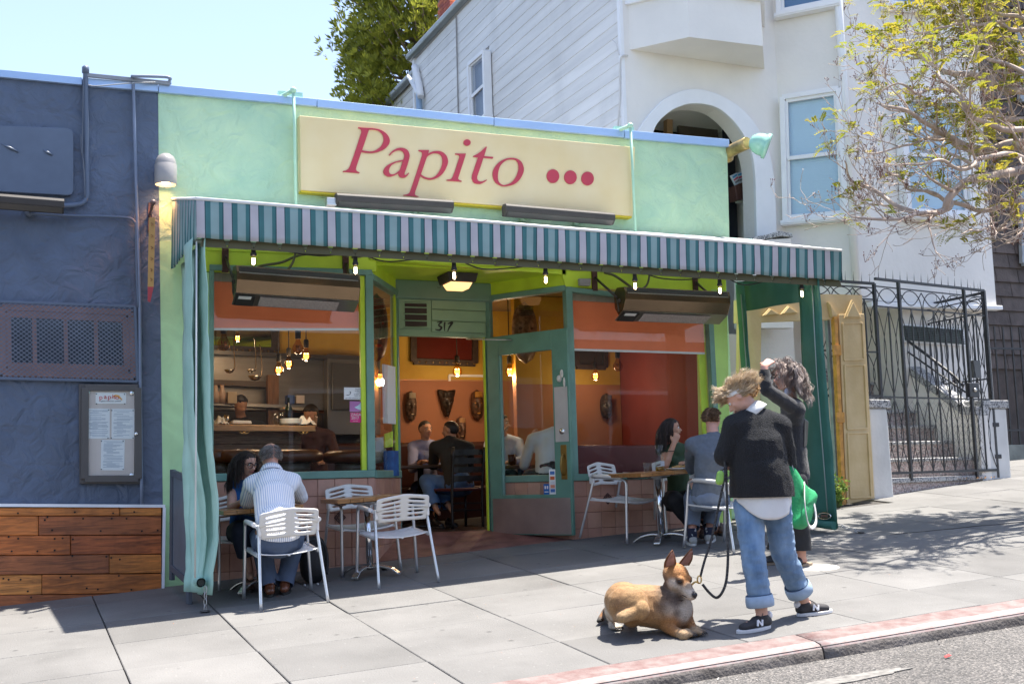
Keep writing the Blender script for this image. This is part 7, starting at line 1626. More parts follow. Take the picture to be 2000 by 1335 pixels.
# ================================================================ PEOPLE AND THE DOG
class Blob:
    """union of tapered capsules and ellipsoids, voxel-remeshed into one continuous skin"""
    def __init__(s): s.mb = MB(); s.mb.raw = True
    def cap(s, p, q, r0, r1, side=None, flat=1.0, n=16):
        p = V(p); q = V(q); d = q-p; L = d.length
        if L < 1e-5: d = V((0, 0, 1)); L = 1e-5
        d = d/L
        if side is None: u = d.orthogonal().normalized()
        else: u = V(side); u = (u-d*u.dot(d)).normalized()
        w = d.cross(u); rings = []
        for k in range(5): a = -math.pi/2+math.pi/2*k/4; rings.append((p+d*r0*math.sin(a)*(flat if k < 4 else 1), r0*max(math.cos(a), .02)))
        for k in range(5): a = math.pi/2*k/4; rings.append((q+d*r1*math.sin(a)*(flat if k else 1), r1*max(math.cos(a), .02)))
        vs = []; fs = []
        for c, r in rings:
            for k in range(n): t = 2*math.pi*k/n; vs.append(c+u*r*math.cos(t)+w*r*flat*math.sin(t))
        m_ = len(rings)
        for i in range(m_-1):
            for k in range(n): fs.append((i*n+k, i*n+(k+1) % n, (i+1)*n+(k+1) % n, (i+1)*n+k))
        fs.append(tuple(reversed(range(n)))); fs.append(tuple((m_-1)*n+k for k in range(n)))
        s.mb.add(vs, fs); return s
    def chain(s, pts, rs, side=None, flat=1.0):
        for i in range(len(pts)-1): s.cap(pts[i], pts[i+1], rs[i], rs[i+1], side, flat)
        return s
    def ell(s, c, r, fr=None):
        """fr: (side, fwd, up) axes"""
        rot = None if fr is None else Matrix((fr[0], fr[1], fr[2])).transposed()
        s.mb.ball(c, r, nu=18, nv=12, rot=rot); return s
    def build(s, name, mat, parent, voxel=.007, smooth=3, cuts=(), wr=0., wf=9., col=None, wz=1.):
        me = bpy.data.meshes.new(name); me.from_pydata(s.mb.v, [], s.mb.f); me.update()
        bm = bmesh.new(); bm.from_mesh(me); bmesh.ops.recalc_face_normals(bm, faces=bm.faces); bm.to_mesh(me); bm.free()
        o = bpy.data.objects.new('t', me); COL.objects.link(o); md = o.modifiers.new('r', 'REMESH'); md.mode = 'VOXEL'; md.voxel_size = voxel
        dg = bpy.context.evaluated_depsgraph_get(); m2 = bpy.data.meshes.new_from_object(o.evaluated_get(dg)); bpy.data.objects.remove(o); bpy.data.meshes.remove(me)
        n = len(m2.vertices); co = np.empty(n*3, np.float32); m2.vertices.foreach_get('co', co); co = co.reshape(-1, 3).astype(np.float64)
        ed = np.empty(len(m2.edges)*2, np.int32); m2.edges.foreach_get('vertices', ed); ed = ed.reshape(-1, 2)
        deg = np.bincount(ed.ravel(), minlength=n).reshape(-1, 1)
        for _ in range(smooth):
            a = np.zeros_like(co)
            for k in range(3): a[:, k] = np.bincount(ed[:, 0], co[ed[:, 1], k], n)+np.bincount(ed[:, 1], co[ed[:, 0], k], n)
            co = co*.4+.6*a/np.maximum(deg, 1)
        m2.vertices.foreach_set('co', co.astype(np.float32).ravel()); m2.update()
        if wr:
            no = np.empty(n*3, np.float32); m2.vertices.foreach_get('normal', no); no = no.reshape(-1, 3)
            h = np.array([noise.noise((p[0]*wf, p[1]*wf, p[2]*wf*wz))+.5*noise.noise((p[0]*wf*2.3+7, p[1]*wf*2.3, p[2]*wf*2.3*wz)) for p in co]).reshape(-1, 1)
            co = co+no*h*wr; m2.vertices.foreach_set('co', co.astype(np.float32).ravel()); m2.update()
        if col: paint_mesh(m2, col)
        if cuts:
            bm = bmesh.new(); bm.from_mesh(m2)
            for p, nn, R_ in cuts:
                p = V(p); fs = [f for f in bm.faces if (f.calc_center_median()-p).length < R_]
                g = list({v for f in fs for v in f.verts})+list({e for f in fs for e in f.edges})+fs
                bmesh.ops.bisect_plane(bm, geom=g, plane_co=p, plane_no=V(nn), clear_outer=True)
            bm.to_mesh(m2); bm.free()
        off = base_of(parent)
        if off.length: m2.transform(Matrix.Translation(-off))
        m2.materials.clear(); m2.materials.append(mat)
        m2.polygons.foreach_set('use_smooth', [True]*len(m2.polygons)); m2.name = name; m2.update()
        return link(name, m2, parent)
def skin(name, c): return M('skin_'+name, c, .5, var=.10, vs=25, two=tuple(min(1, x*k) for x, k in zip(c, (1.1, 1.0, .96))), bump=.05, bs=250, spec=.4)
def frame_of(f, up=(0, 0, 1)):
    f = V(f).normalized(); u = V(up); u = (u-f*u.dot(f)).normalized(); return f.cross(u), f, u     # right, forward, up
def head(B, c, f, h, neck, up=(0, 0, 1), male=False):
    r, f, u = frame_of(f, up); P = lambda a, b, d: c+r*a*h+f*b*h+u*d*h; fr = (r, f, u); k = 1.06 if male else 1.
    B.ell(P(0, -.05, .09), (.345*h, .42*h, .40*h), fr); B.ell(P(0, .09, -.12), (.275*h*k, .29*h, .35*h), fr)
    B.ell(P(0, .20, -.385), (.15*h*k, .14*h, .11*h), fr); B.ell(P(0, .05, -.30), (.235*h*k, .22*h, .14*h), fr)
    B.cap(P(0, .36, .03), P(0, .465, -.125), .035*h, .055*h); B.ell(P(.05, .405, -.145), (.035*h, .04*h, .03*h), fr); B.ell(P(-.05, .405, -.145), (.035*h, .04*h, .03*h), fr)
    B.ell(P(0, .32, .085), (.21*h, .06*h, .045*h), fr); B.ell(P(0, .355, -.235), (.095*h, .045*h, .028*h), fr); B.ell(P(0, .345, -.27), (.08*h, .045*h, .026*h), fr)
    for s in (-1, 1): B.ell(P(s*.345, -.04, -.04), (.035*h, .085*h, .125*h), fr); B.ell(P(s*.19, .25, -.10), (.09*h, .08*h, .08*h), fr)
    B.cap(P(0, -.09, -.22), neck, (.205 if not male else .24)*h, (.23 if not male else .28)*h)
    return P, fr
def face_bits(par, P, h, hair_c, iris=(.08, .05, .03), brow=True, lip=(.45, .16, .14), glasses=None):
    ew, ed, lp = M('eye_white', (.75, .73, .70), .25), M('iris_%d' % int(iris[0]*100), iris, .15), M('lip_%d' % int(lip[0]*100), lip, .45)
    for s in (-1, 1):
        e = MB(); e.ball(P(s*.155, .318, .015), .048*h, nu=10, nv=8); e = e.build('eye', ew, par)
        MB().ball(P(s*.155, .355, .010), .028*h, nu=8, nv=6).build('iris', ed, e)
        if brow: MB().tube(cr([P(s*.07, .385, .095), P(s*.16, .375, .125), P(s*.255, .30, .095)], 4), [.012*h]*3+[.02*h]*3+[.012*h]*3, 6).build('eyebrow', hair_c, par)
    MB().tube(cr([P(-.10, .365, -.252), P(-.04, .402, -.243), P(0, .405, -.248), P(.04, .402, -.243), P(.10, .365, -.252)], 4), .020*h, 6, flat=1.3).build('lips', lp, par)
    if glasses:
        g = MB()
        for s in (-1, 1):
            g.tube([P(s*(.165+.125*math.cos(a)), .415-.05*abs(math.cos(a))*(1 if s*math.cos(a)*s > 0 else 0), .01+.105*math.sin(a)) for a in np.linspace(0, 2*math.pi, 17)[:-1]], .013*h, 5, closed=True)
            g.tube([P(s*.285, .37, .03), P(s*.36, .0, .04)], .012*h, 5)
        g.tube([P(-.045, .42, .03), P(.045, .42, .03)], .012*h, 5); g.build('glasses', glasses, par)
def hand(B, w, f, n, s=1., side=1, curl=.5, spread=1.):
    """wrist point, finger direction, palm-facing direction; side: +1 thumb on f x n"""
    f = V(f).normalized(); n = V(n); n = (n-f*n.dot(f)).normalized(); l = f.cross(n)*side; w = V(w)
    k = .9*s
    B.cap(w, w+f*.03*k, .024*k, .028*k, l, .75)
    for i, (o, L) in enumerate(((.030, .066), (.010, .074), (-.010, .069), (-.028, .054))):
        a = w+f*.085*k+l*o*k; B.cap(w+f*.02*k+l*o*.6*k, a, .015*k, .0115*k)
        d = f*math.cos(curl*.5)+n*math.sin(curl*.5)+l*(o*2.2*spread); d.normalize(); b = a+d*L*.52*k
        d2 = f*math.cos(curl*1.5)+n*math.sin(curl*1.5); c = b+d2.normalized()*L*.3*k; d3 = f*math.cos(curl*2.3)+n*math.sin(curl*2.3)
        B.cap(a, b, .0105*k, .0095*k); B.cap(b, c, .0095*k, .0088*k); B.cap(c, c+d3.normalized()*L*.22*k, .0088*k, .0075*k)
    t0 = w+f*.022*k+l*.022*k; t1 = t0+(f*.55+l*.75+n*.35).normalized()*.036*k; t2 = t1+(f*.85+l*.2+n*.45).normalized()*.032*k
    B.cap(t0, t1, .0155*k, .0125*k); B.cap(t1, t2, .0120*k, .0095*k)
def torso(B, J, e=0., w=1., chest=.135, waist=.115, hip=.145, flat=.72, low=True):
    sd = (J['SR']-J['SL']).normalized(); P, C, N = J['P'], J['C'], J['N']; wst = P.lerp(C, .5)
    if 'WST' in J: wst = J['WST']
    hs = ((J['HR']-J['HL']).normalized() if 'HR' in J else sd)
    if low: B.cap(P, wst, hip*w+e, waist*w+e, hs, flat+.1)
    B.cap(wst, C, waist*w+e, chest*w+e, sd, flat); B.cap(C, C.lerp(N, .62), chest*w+e, chest*.80*w+e, sd, flat*.9)
    for k in ('SL', 'SR'): B.cap(C.lerp(N, .75), J[k], .062+e, .052*w+e); B.cap(C, J[k], .09*w+e, .05*w+e, None, .9)
def arm(B, J, s, e=0., r=(.050, .041, .028), upto=1., w=1.):
    S, E, Wr = J['S'+s], J['E'+s], J['W'+s]; B.cap(S, E, r[0]*w+e, r[1]*w+e)
    if upto > 0: B.cap(E, E.lerp(Wr, upto), r[1]*w+e, (r[1]+(r[2]-r[1])*upto)*w+e); B.ell(E.lerp(Wr, .25), (r[1]*1.03*w+e,)*3) if upto > .4 else None
def leg(B, J, s, e=0., r=(.082, .056, .036), upto=1., w=1.):
    H, K, A_ = J['H'+s], J['K'+s], J['A'+s]; B.cap(H, K, r[0]*w+e, r[1]*w+e)
    m_ = K.lerp(A_, .32); bk = J.get('back', V((0, -1, 0)))*.012; B.cap(K, m_+bk, r[1]*w+e, r[1]*.97*w+e)
    if upto > .33: B.cap(m_+bk, K.lerp(A_, upto), r[1]*.97*w+e, r[2]*w+e)
def shoe(par, ank, toe, mat, sole, name='shoe', L=.23, w=.04, h=.05, closed=True, ground=None):
    a = V(ank); d = V(toe)-a; d.z = 0; d.normalize(); g = ground or (lambda p: G(p.x, p.y)); hl = a-d*.055; tp = a+d*(L-.055)
    H = lambda p, z: V((p.x, p.y, g(p)+z)); sd = d.cross(V((0, 0, 1)))
    B = Blob(); B.cap(H(hl+d*.025, .045), H(a+d*.05, .05), w*.85, w*.9, sd, .95); B.cap(H(a+d*.05, .045), H(tp-d*.045, .032), w*.95, w*.8, sd, .72); B.ell(H(a, .07), (w*.95, w*.95, .035))
    o = B.build(name, mat, par, .006, 2)
    mb = MB(); out = []
    for k in range(28):
        t = 2*math.pi*k/28; x = math.cos(t); y = math.sin(t); ww = w*(1.0+.10*x)*(1 if x < .2 else 1-.10*(x-.2)); out.append((hl+tp)/2+d*x*L*.52+sd*y*ww*1.02)
    mb.prism([H(p, .022) for p in out], V((0, 0, -.021))); mb.build('sole', sole, o, bevel=.004); return o, H, d, sd
def hair(par, name, P, fr, h, cols, n=900, L=(.1, .3), seg=12, r=.0016, grav=.5, curl=0., cfreq=20., out=.25, part=0., mask=None, back=.0, coll=(), seed=1, lift=1.06, stiff=.75, roots=None, wind=(0, 0, 0), clump=.10):
    rg = np.random.default_rng(seed); R_, F_, U_ = (np.array(x) for x in fr); c = np.array(P(0, -.05, .09)); rad = np.array([.345, .42, .40])*h
    q = rg.normal(size=(n*6, 3)); q /= np.linalg.norm(q, axis=1)[:, None]
    m_ = mask(q) if mask is not None else (q[:, 2] > np.where(q[:, 1] > .0, .15+.55*q[:, 1], -.55))
    q = q[m_][:n]; n = len(q); M3 = np.stack([R_, F_, U_])
    p = c+(q*rad*1.0)@M3; nrm = (q/rad); nrm /= np.linalg.norm(nrm, axis=1)[:, None]; nrm = nrm@M3
    d = nrm*out+np.sign(q[:, :1]-part)*R_*.45*(np.abs(q[:, 2:3])**.5)-F_*back
    d -= nrm*np.sum(d*nrm, 1)[:, None]*.6; d /= np.linalg.norm(d, axis=1)[:, None]
    Ls = rg.uniform(L[0], L[1], n); st = (Ls/seg)[:, None]; pts = [p.copy()]; K_ = max(4, n//16); own = np.argmin(((q[:, None, :]-q[None, :K_, :])**2).sum(2), 1); ph = rg.uniform(0, 6.28, K_)[own]+rg.normal(size=n)*.25; a1 = rg.normal(size=(K_, 3))[own]+rg.normal(size=(n, 3))*.15; a1 /= np.linalg.norm(a1, axis=1)[:, None]
    g = np.array([0, 0, -1.])
    for k in range(seg):
        d = d*stiff+np.array(wind)*.25+g*grav*.35*min(1, k/3+.3)+rg.normal(size=(n, 3))*.05
        if curl:
            a2 = np.cross(d, a1); d = d+curl*(a1*np.cos(ph+k*cfreq)[:, None]+a2*np.sin(ph+k*cfreq)[:, None])
        d /= np.linalg.norm(d, axis=1)[:, None]; p = p+d*st; p = p+(p[own]-p)*clump
        l = ((p-c)@M3.T)/rad; mm = np.linalg.norm(l, axis=1); lf = lift; ins = mm < lf
        if ins.any(): l[ins] *= (lf/mm[ins])[:, None]; p[ins] = c+(l[ins]*rad)@M3
        for (ca, cb, cr_) in coll:
            ca = np.array(ca); cb = np.array(cb); ab = cb-ca; t = np.clip(((p-ca)@ab)/(ab@ab), 0, 1)[:, None]; near = ca+t*ab; dv_ = p-near; ds = np.linalg.norm(dv_, axis=1); i2 = ds < cr_
            if i2.any(): p[i2] = near[i2]+dv_[i2]/np.maximum(ds[i2], 1e-5)[:, None]*cr_
        pts.append(p.copy())
    pts = np.stack(pts, 1); S_ = seg+1
    tang = np.gradient(pts, axis=1); tang /= np.maximum(np.linalg.norm(tang, axis=2), 1e-6)[..., None]
    u = np.cross(tang, a1[:, None, :]); u /= np.maximum(np.linalg.norm(u, axis=2), 1e-6)[..., None]; w = np.cross(tang, u)
    tap = np.linspace(1, .35, S_)[None, :, None]*r*rg.uniform(.7, 1.3, n)[:, None, None]
    vs = np.stack([pts+tap*(u*math.cos(a)+w*math.sin(a)) for a in (0, 2.094, 4.189)], 2).reshape(-1, 3)
    idx = np.arange(n*S_*3).reshape(n, S_, 3); f = np.stack([idx[:, :-1, :], np.roll(idx, -1, 2)[:, :-1, :], np.roll(idx, -1, 2)[:, 1:, :], idx[:, 1:, :]], -1).reshape(-1, 4)
    me = bpy.data.meshes.new(name); off = np.array(base_of(parent_loc(par)))
    nv = len(vs); nf = len(f); me.vertices.add(nv); me.loops.add(nf*4); me.polygons.add(nf); me.vertices.foreach_set('co', (vs-off).astype(np.float32).ravel())
    me.loops.foreach_set('vertex_index', f.astype(np.int32).ravel()); me.polygons.foreach_set('loop_start', np.arange(0, nf*4, 4, dtype=np.int32)); me.polygons.foreach_set('loop_total', np.full(nf, 4, np.int32))
    cs = (np.array(cols)[rg.integers(0, len(cols), n)]*.5+.5*np.array(cols)[rg.integers(0, len(cols), n)][own])*rg.uniform(.75, 1.25, n)[:, None]; at = me.color_attributes.new('col', 'FLOAT_COLOR', 'POINT'); ca_ = np.ones((nv, 4), np.float32); ca_[:, :3] = np.repeat(cs, S_*3, 0); at.data.foreach_set('color', ca_.ravel())
    me.update(); me.validate(); me.polygons.foreach_set('use_smooth', [True]*nf); me.materials.append(vcol('hair_strands', .38, var=.1)); return link(name, me, par)
def parent_loc(p): return p
def hair_cap(par, P, fr, h, c, zmin=-.2, k=1.03, name='hair_cap', zb=-.75):
    r, f, u = fr; o = P(0, -.05, .09); rows = []; mb = MB()
    B = [[None]*25 for _ in range(15)]
    for i in range(15):
        th = math.pi*.80*i/14
        for j in range(25):
            ph = 2*math.pi*j/24; x, y, z = math.sin(th)*math.cos(ph), math.sin(th)*math.sin(ph), math.cos(th)
            lim = max(zb, .05+.65*y) if y > -.2 else zb
            kk = k if z > lim else .93
            B[i][j] = o+r*x*.345*h*kk+f*y*.42*h*kk+u*z*.40*h*kk
    return mb.grid(B).build(name, M('haircap_%d_%d' % (int(c[0]*1000), int(c[1]*1000)), c, .55, var=.25, vs=60), par)
def person(label, at): return thing('person', label, 'person', at)
sk1, sk2, sk3, sk4 = skin('fair', (.60, .36, .27)), skin('tan', (.48, .27, .18)), skin('rosy', (.56, .31, .235)), skin('olive', (.42, .24, .16))
wool = M('black_wool', (.008, .009, .013), .95, var=.4, vs=70, bump=.9, bs=160, sheen=.06); denim = M('faded_denim', (.115, .215, .36), .8, var=.22, vs=7, two=(.21, .33, .48), stretch=(2, 2, .8), bump=.3, bs=120, sheen=.1)
denim_in = M('denim_inside', (.30, .40, .52), .85, var=.1, vs=20); cotton = M('white_cotton', (.70, .69, .66), .8, var=.05, vs=8, bump=.12, bs=14)
shoe_blk, sole_w = M('sneaker_charcoal', (.03, .028, .03), .75, var=.2, vs=40), M('sole_white', (.66, .65, .64), .6)
# ---- standing woman with curly blond hair, seen from behind
f0 = V((-.58, .81, 0)).normalized()
w1 = person('standing woman with curly blond hair in black sweater, cuffed jeans and sneakers', Gv(4.25, 5.85))
J = dict(P=A(1488, 968, 5.92), C=A(1480, 868, 5.88), N=A(1474, 806, 5.90), SL=A(1436, 832, 5.92), SR=A(1523, 834, 5.84), EL=A(1416, 890, 5.98), WL=A(1442, 868, 6.2), ER=A(1536, 905, 5.96), WR=A(1478, 872, 6.2),
         HL=A(1462, 985, 5.94), HR=A(1516, 985, 5.90), KL=A(1471, 1090, 5.84), KR=A(1530, 1082, 5.92), AL=A(1489, 1206, 5.82), AR=A(1571, 1176, 5.98), back=V((.0, -.6, 0)))
hc = A(1443, 775, 5.95); hf = V((-.60, .56, -.75))
B = Blob(); P, fr = head(B, hc, hf, .205, J['N']); torso(B, J, w=.88); arm(B, J, 'L'); arm(B, J, 'R'); leg(B, J, 'L', w=.95); leg(B, J, 'R', w=.95)
hand(B, J['WL'], V((-.15, .8, .2)), V((.7, .3, .5)), 1, 1, .9); hand(B, J['WR'], V((-.7, .5, .1)), V((0, -.2, .9)), 1, -1, .8)
for s in 'LR':
    a = J['A'+s]; t = A(1437, 1224, 5.80) if s == 'L' else A(1610, 1200, 5.96); d = (t-a); d.z = 0; d.normalize(); B.cap(a, V((a.x, a.y, G(a.x, a.y)+.05))+d*.03, .034, .032); B.cap(V((a.x, a.y, G(a.x, a.y)+.045))-d*.03, V((a.x, a.y, G(a.x, a.y)+.035))+d*.12, .028, .022)
B.build('body', sk1, w1, .0065)
face_bits(w1, P, .205, M('brow_blond', (.25, .15, .06), .8))
# jeans
B = Blob(); B.cap(J['P']+V((0, .02, .10)), J['P']+V((0, .02, 0)), .125, .138, (J['SR']-J['SL']), .80); B.ell(J['HL']+V((.015, .0, .0)), (.09, .09, .11)); B.ell(J['HR']+V((-.015, .0, .0)), (.09, .09, .11))
for s in 'LR': leg(B, J, s, .012, (.082, .062, .052), .90)
cl = J['KL'].lerp(J['AL'], .80); c2 = J['KR'].lerp(J['AR'], .80)
B.build('jeans', denim, w1, .008, 3, [(cl, (J['AL']-J['KL']).normalized(), .14), (c2, (J['AR']-J['KR']).normalized(), .14)], wr=.008, wf=13, wz=1.9)
for s, c in (('L', cl), ('R', c2)):
    d = (J['A'+s]-J['K'+s]).normalized(); u = d.orthogonal().normalized(); w_ = d.cross(u); mb = MB(); rows = []
    for k in range(7):
        a = k/6*math.pi; rows.append([c+d*(-.030+.034*math.cos(a)*-1)+(u*math.cos(t)+w_*math.sin(t))*(.0735+.009*math.sin(a)+.003*math.sin(3*t+k)) for t in np.linspace(0, 2*math.pi, 25)])
    mb.grid(rows); rows2 = [[c+d*x+(u*math.cos(t)+w_*math.sin(t))*(.0735+e) for t in np.linspace(0, 2*math.pi, 25)] for x, e in ((-.064, 0), (-.06, .006), (-.03, .010), (.0, .008), (.004, 0))]
    MB().grid(rows2).build('cuff', denim_in, w1, solid=.004)
    MB().tube([c+d*(-.066)+(u*math.cos(t)+w_*math.sin(t))*.0755 for t in np.linspace(0, 2*math.pi, 25)[:-1]], .0035, 5, closed=True).build('stitching', M('denim_stitch', (.05, .09, .16), .8), w1)
# shirt tail and collar under the sweater
sd = (J['SR']-J['SL']); sd.z = 0; sd.normalize(); fw = V((-sd.y, sd.x, 0)); rows = []
Pc = J['P']
for k in range(12):
    v = k/11; row = []
    for j in range(49):
        t = 2*math.pi*j/48; cs, sn = math.cos(t), math.sin(t); drop = .155+.045*max(0, -sn)**1.5+.04*max(0, sn)-.085*abs(cs)**3
        R1 = .166+.010*v+(.006*math.sin(7*t+v*2)+.004*math.sin(13*t+1))*v; row.append(Pc+V((0, 0, .06))-fw*.008+sd*cs*R1+fw*sn*R1*.92+V((0, 0, -(drop*v))))
    rows.append(row)
MB().grid(rows).build('shirt_tail', cotton, w1, solid=.003)
B = Blob(); torso(B, J, .030, .92, chest=.148, waist=.168, hip=.185, flat=.84); arm(B, J, 'L', .026, upto=.30); arm(B, J, 'R', .026, upto=.85)
B.cap(J['C'].lerp(J['N'], .6), J['N']+V((0, 0, -.012)), .10, .066)
SW = B.build('sweater', wool, w1, .008, 4, [(J['P']+V((0, 0, -.005)), (0, 0, -1), .4)], wr=.007, wf=8)
c = J['EL'].lerp(J['WL'], .26); d = (J['WL']-J['EL']).normalized(); u = d.orthogonal().normalized(); w_ = d.cross(u)
MB().grid([[c+d*x+(u*math.cos(t)+w_*math.sin(t))*rr for t in np.linspace(0, 2*math.pi, 21)] for x, rr in ((-.02, .066), (.02, .066), (.05, .058))]).build('shirt_cuff', cotton, w1, solid=.004)
n0 = J['N']; ax = (hc-n0).normalized(); u = ax.orthogonal().normalized(); w_ = ax.cross(u)
MB().grid([[n0+ax*x+(u*math.cos(t)+w_*math.sin(t))*rr for t in np.linspace(0, 2*math.pi, 25)] for x, rr in ((.040, .060), (.048, .064), (.02, .078), (-.012, .090), (-.016, .080))]).build('shirt_collar', cotton, w1, solid=.004)
MB().tube(cr([P(-.36, .10, .16), P(-.37, -.06, .12), P(-.30, -.26, .02), P(-.12, -.46, -.06), P(.12, -.46, -.06), P(.30, -.26, .02), P(.37, -.06, .12), P(.33, .14, .20), P(.2, .27, .32), P(-.1, .30, .36), P(-.27, .22, .28), P(-.36, .10, .16)], 5), .014, 8, flat=.35).build('headband', cotton, w1)
blond = [(.58, .44, .27), (.68, .55, .38), (.45, .32, .18), (.76, .65, .50), (.34, .22, .12)]
hair_cap(w1, P, fr, .205, (.44, .27, .12), k=1.03)
hair(w1, 'hair', P, fr, .205, blond, 2200, (.07, .14), 14, .0013, grav=.0, curl=.34, cfreq=1.0, out=.06, back=1.3, seed=2, lift=1.06, stiff=.8, mask=lambda q: (q[:, 2] > np.where(q[:, 1] > .1, .12+.45*q[:, 1], -.5)))
hair(w1, 'hair_flyaway', P, fr, .205, blond, 380, (.04, .09), 18, .0012, grav=.05, curl=.8, cfreq=1.5, out=.75, seed=6, lift=1.05, stiff=.62, wind=(-.5, .1, .1), mask=lambda q: (q[:, 2] > .1))
hair(w1, 'hair_fringe', P, fr, .205, blond, 800, (.07, .15), 20, .0013, grav=.10, curl=.8, cfreq=1.35, out=.4, seed=3, back=-1.3, lift=1.05, stiff=.62, wind=(-.6, .0, .0), mask=lambda q: (q[:, 2] > .25) & (q[:, 1] > .15))
bun = P(.05, -.46, -.02)
mb = MB(); random.seed(4)
for k in range(60):
    a0_ = random.uniform(0, 6.28); ax_ = V((random.gauss(0, 1), random.gauss(0, 1), random.gauss(0, 1))).normalized(); u = ax_.orthogonal().normalized(); w_ = ax_.cross(u); rr = random.uniform(.030, .058)
    mb.tube([bun+V((0, 0, -.01))+(u*math.cos(a0_+t)+w_*math.sin(a0_+t))*rr*(1+.08*math.sin(5*t)) for t in np.linspace(0, 4.6, 12)], .0035, 4)
mb.ball(bun, .04); mb.raw = True; mb.build('hair_bun', M('bun_blond', (.46, .26, .095), .45, var=.45, vs=50), w1)
for s, (an, tx, ty, Yt) in dict(L=('AL', 1437, 1224, 5.80), R=('AR', 1612, 1198, 5.97)).items():
    o, H, d, sdv = shoe(w1, J[an], A(tx, ty, Yt), shoe_blk, sole_w, 'sneaker', .25, .042)
    a = J[an]; vis = -sdv if s == 'R' else sdv
    cs = -1 if (sdv.y > 0) else 1; cs = 1 if sdv.y < 0 else -1; sv = sdv*cs
    # letter N on the outer side, heel tab and laces
    base = H(a+d*.055+sv*.0405, .052); ax_ = d if d.x > 0 else -d; up_ = V((0, 0, 1)); hgt, wid = .034, .034
    q = lambda x, z: base+ax_*x+up_*z+sv*(.004-max(0, z)*.38)
    mb = MB(); 
    for p, r_ in (((-wid/2-.004, -hgt/2), (-wid/2+.004, hgt/2)), ((wid/2-.004, -hgt/2), (wid/2+.004, hgt/2)), ((-wid/2+.004, hgt/2), (wid/2-.004, -hgt/2))): mb.bar(q(*p), q(*r_), .009, .008, sv)
    mb.build('letter_n', M('logo_white', (.8, .8, .82), .5), o)
    mb = MB(); mb.ball(H(a-d*.052, .075), (.022, .022, .026)); mb.build('heel_tab', M('tab_white', (.70, .70, .72), .6), o)
    mb = MB()
    for k in range(5): e = a+d*(.035+.018*k); mb.tube(cr([H(e-sdv*.02, .078-.008*k), H(e, .090-.010*k), H(e+sdv*.02, .078-.008*k)], 4), .003, 5)
    mb.tube(cr([H(a+d*.03, .09), H(a+d*.02+sv*.03, .10), H(a+d*.05+sv*.045, .08)], 4), .0025, 5); mb.build('laces', M('lace_black', (.03, .03, .03), .7), o)
ph = thing('smartphone', 'smartphone held by the blond woman in both hands', 'phone', A(1448, 866, 6.18)); MB().obox(A(1450, 862, 6.16), (.035, .02, 0), (-.003, .004, .003), (.01, .02, .07)).build('phone', M('phone_black', (.01, .01, .012), .15), ph, bevel=.004)
# green tote hanging from her right shoulder
tb_ = thing('tote_bag', 'bright green tote bag with white straps on the blond woman\'s shoulder', 'bag', A(1560, 1000, 5.9))
rows = []; tp0, tp1 = A(1541, 905, 5.90), A(1585, 955, 6.08)
gm_ = M('tote_green', (.012, .30, .10), .75, var=.12, vs=6, bump=.15, bs=60); gms = M('tote_green_inner', (.01, .22, .08), .8)
ed_ = [(1541, 902, 5.90), (1536, 950, 5.88), (1534, 1015, 5.88), (1545, 1028, 5.88), (1566, 1033, 5.95), (1580, 1022, 6.03), (1590, 985, 6.07), (1594, 962, 6.08), (1578, 950, 6.05), (1562, 930, 5.98)]
cen = A(1560, 985, 5.97)
mb = MB(); ring = [A(*q) for q in ed_]; ring = cr(ring, 4, True); nR = len(ring); nrm = V((.45, -.9, 0)).normalized(); n_l = 6; vs = []
for sgn in (1, -1):
    rows = []
    for k in range(n_l+1):
        v = k/n_l; row = [cen.lerp(p, v)+nrm*sgn*.05*math.sqrt(max(0, 1-v*v))*(1+.12*noise.noise((p*8)+V((v*3, 0, 0)))) for p in ring]; row.append(row[0]); rows.append(row)
    mb.grid(rows)
mb.build('bag', gm_, tb_)
mb = MB(); P_ = [A(*q) for q in ((1536, 838, 5.99), (1541, 870, 5.93), (1546, 905, 5.90), (1552, 928, 5.89))]; mb.tube(cr(P_, 5), .013, 8, flat=.3)
mb.build('strap', M('strap_white', (.68, .66, .64), .8, var=.06, vs=30), tb_)
MB().tube(cr([A(*q) for q in ((1571, 942, 5.93), (1572, 985, 5.86), (1578, 1020, 5.88), (1586, 1030, 5.92), (1594, 1018, 5.98), (1590, 985, 6.0), (1578, 952, 6.02))], 5), .013, 8, flat=.3).build('strap', M('strap_white', (.68, .66, .64)), tb_)
# ---- the woman behind her, long grey-brown hair, hand at her forehead
w2 = person('woman with long grey brown hair in black cardigan raising a hand to her forehead', Gv(5.7, 7.5))
J = dict(P=A(1546, 925, 7.5), C=A(1547, 835, 7.5), N=A(1547, 782, 7.5), SL=A(1542, 800, 7.66), SR=A(1555, 800, 7.34), ER=A(1496, 760, 7.26), WR=A(1492, 716, 7.28), EL=A(1535, 868, 7.75), WL=A(1512, 900, 7.7),
         HL=A(1542, 940, 7.58), HR=A(1552, 940, 7.42), KL=A(1530, 1020, 7.62), KR=A(1556, 1020, 7.42), AL=A(1516, 1083, 7.66), AR=A(1566, 1086, 7.44), back=V((1, 0, 0)))
hc = A(1533, 736, 7.46); B = Blob(); P, fr = head(B, hc, V((-1, .15, -.08)), .205, J['N']); torso(B, J, w=.9); arm(B, J, 'L'); arm(B, J, 'R'); leg(B, J, 'L', w=.95); leg(B, J, 'R', w=.95)
hand(B, J['WR'], A(1520, 688, 7.34)-J['WR'], V((.5, .6, -.5)), 1.05, 1, .45); hand(B, J['WL'], (-.5, .2, -.5), (.2, .8, 0), 1, 1, .6)
for s in 'LR': a = J['A'+s]; B.cap(V((a.x+.02, a.y, G(a.x, a.y)+.045)), V((a.x-.13, a.y, G(a.x, a.y)+.035)), .030, .022, (0, 1, 0), .8)
B.build('body', sk3, w2, .0065)
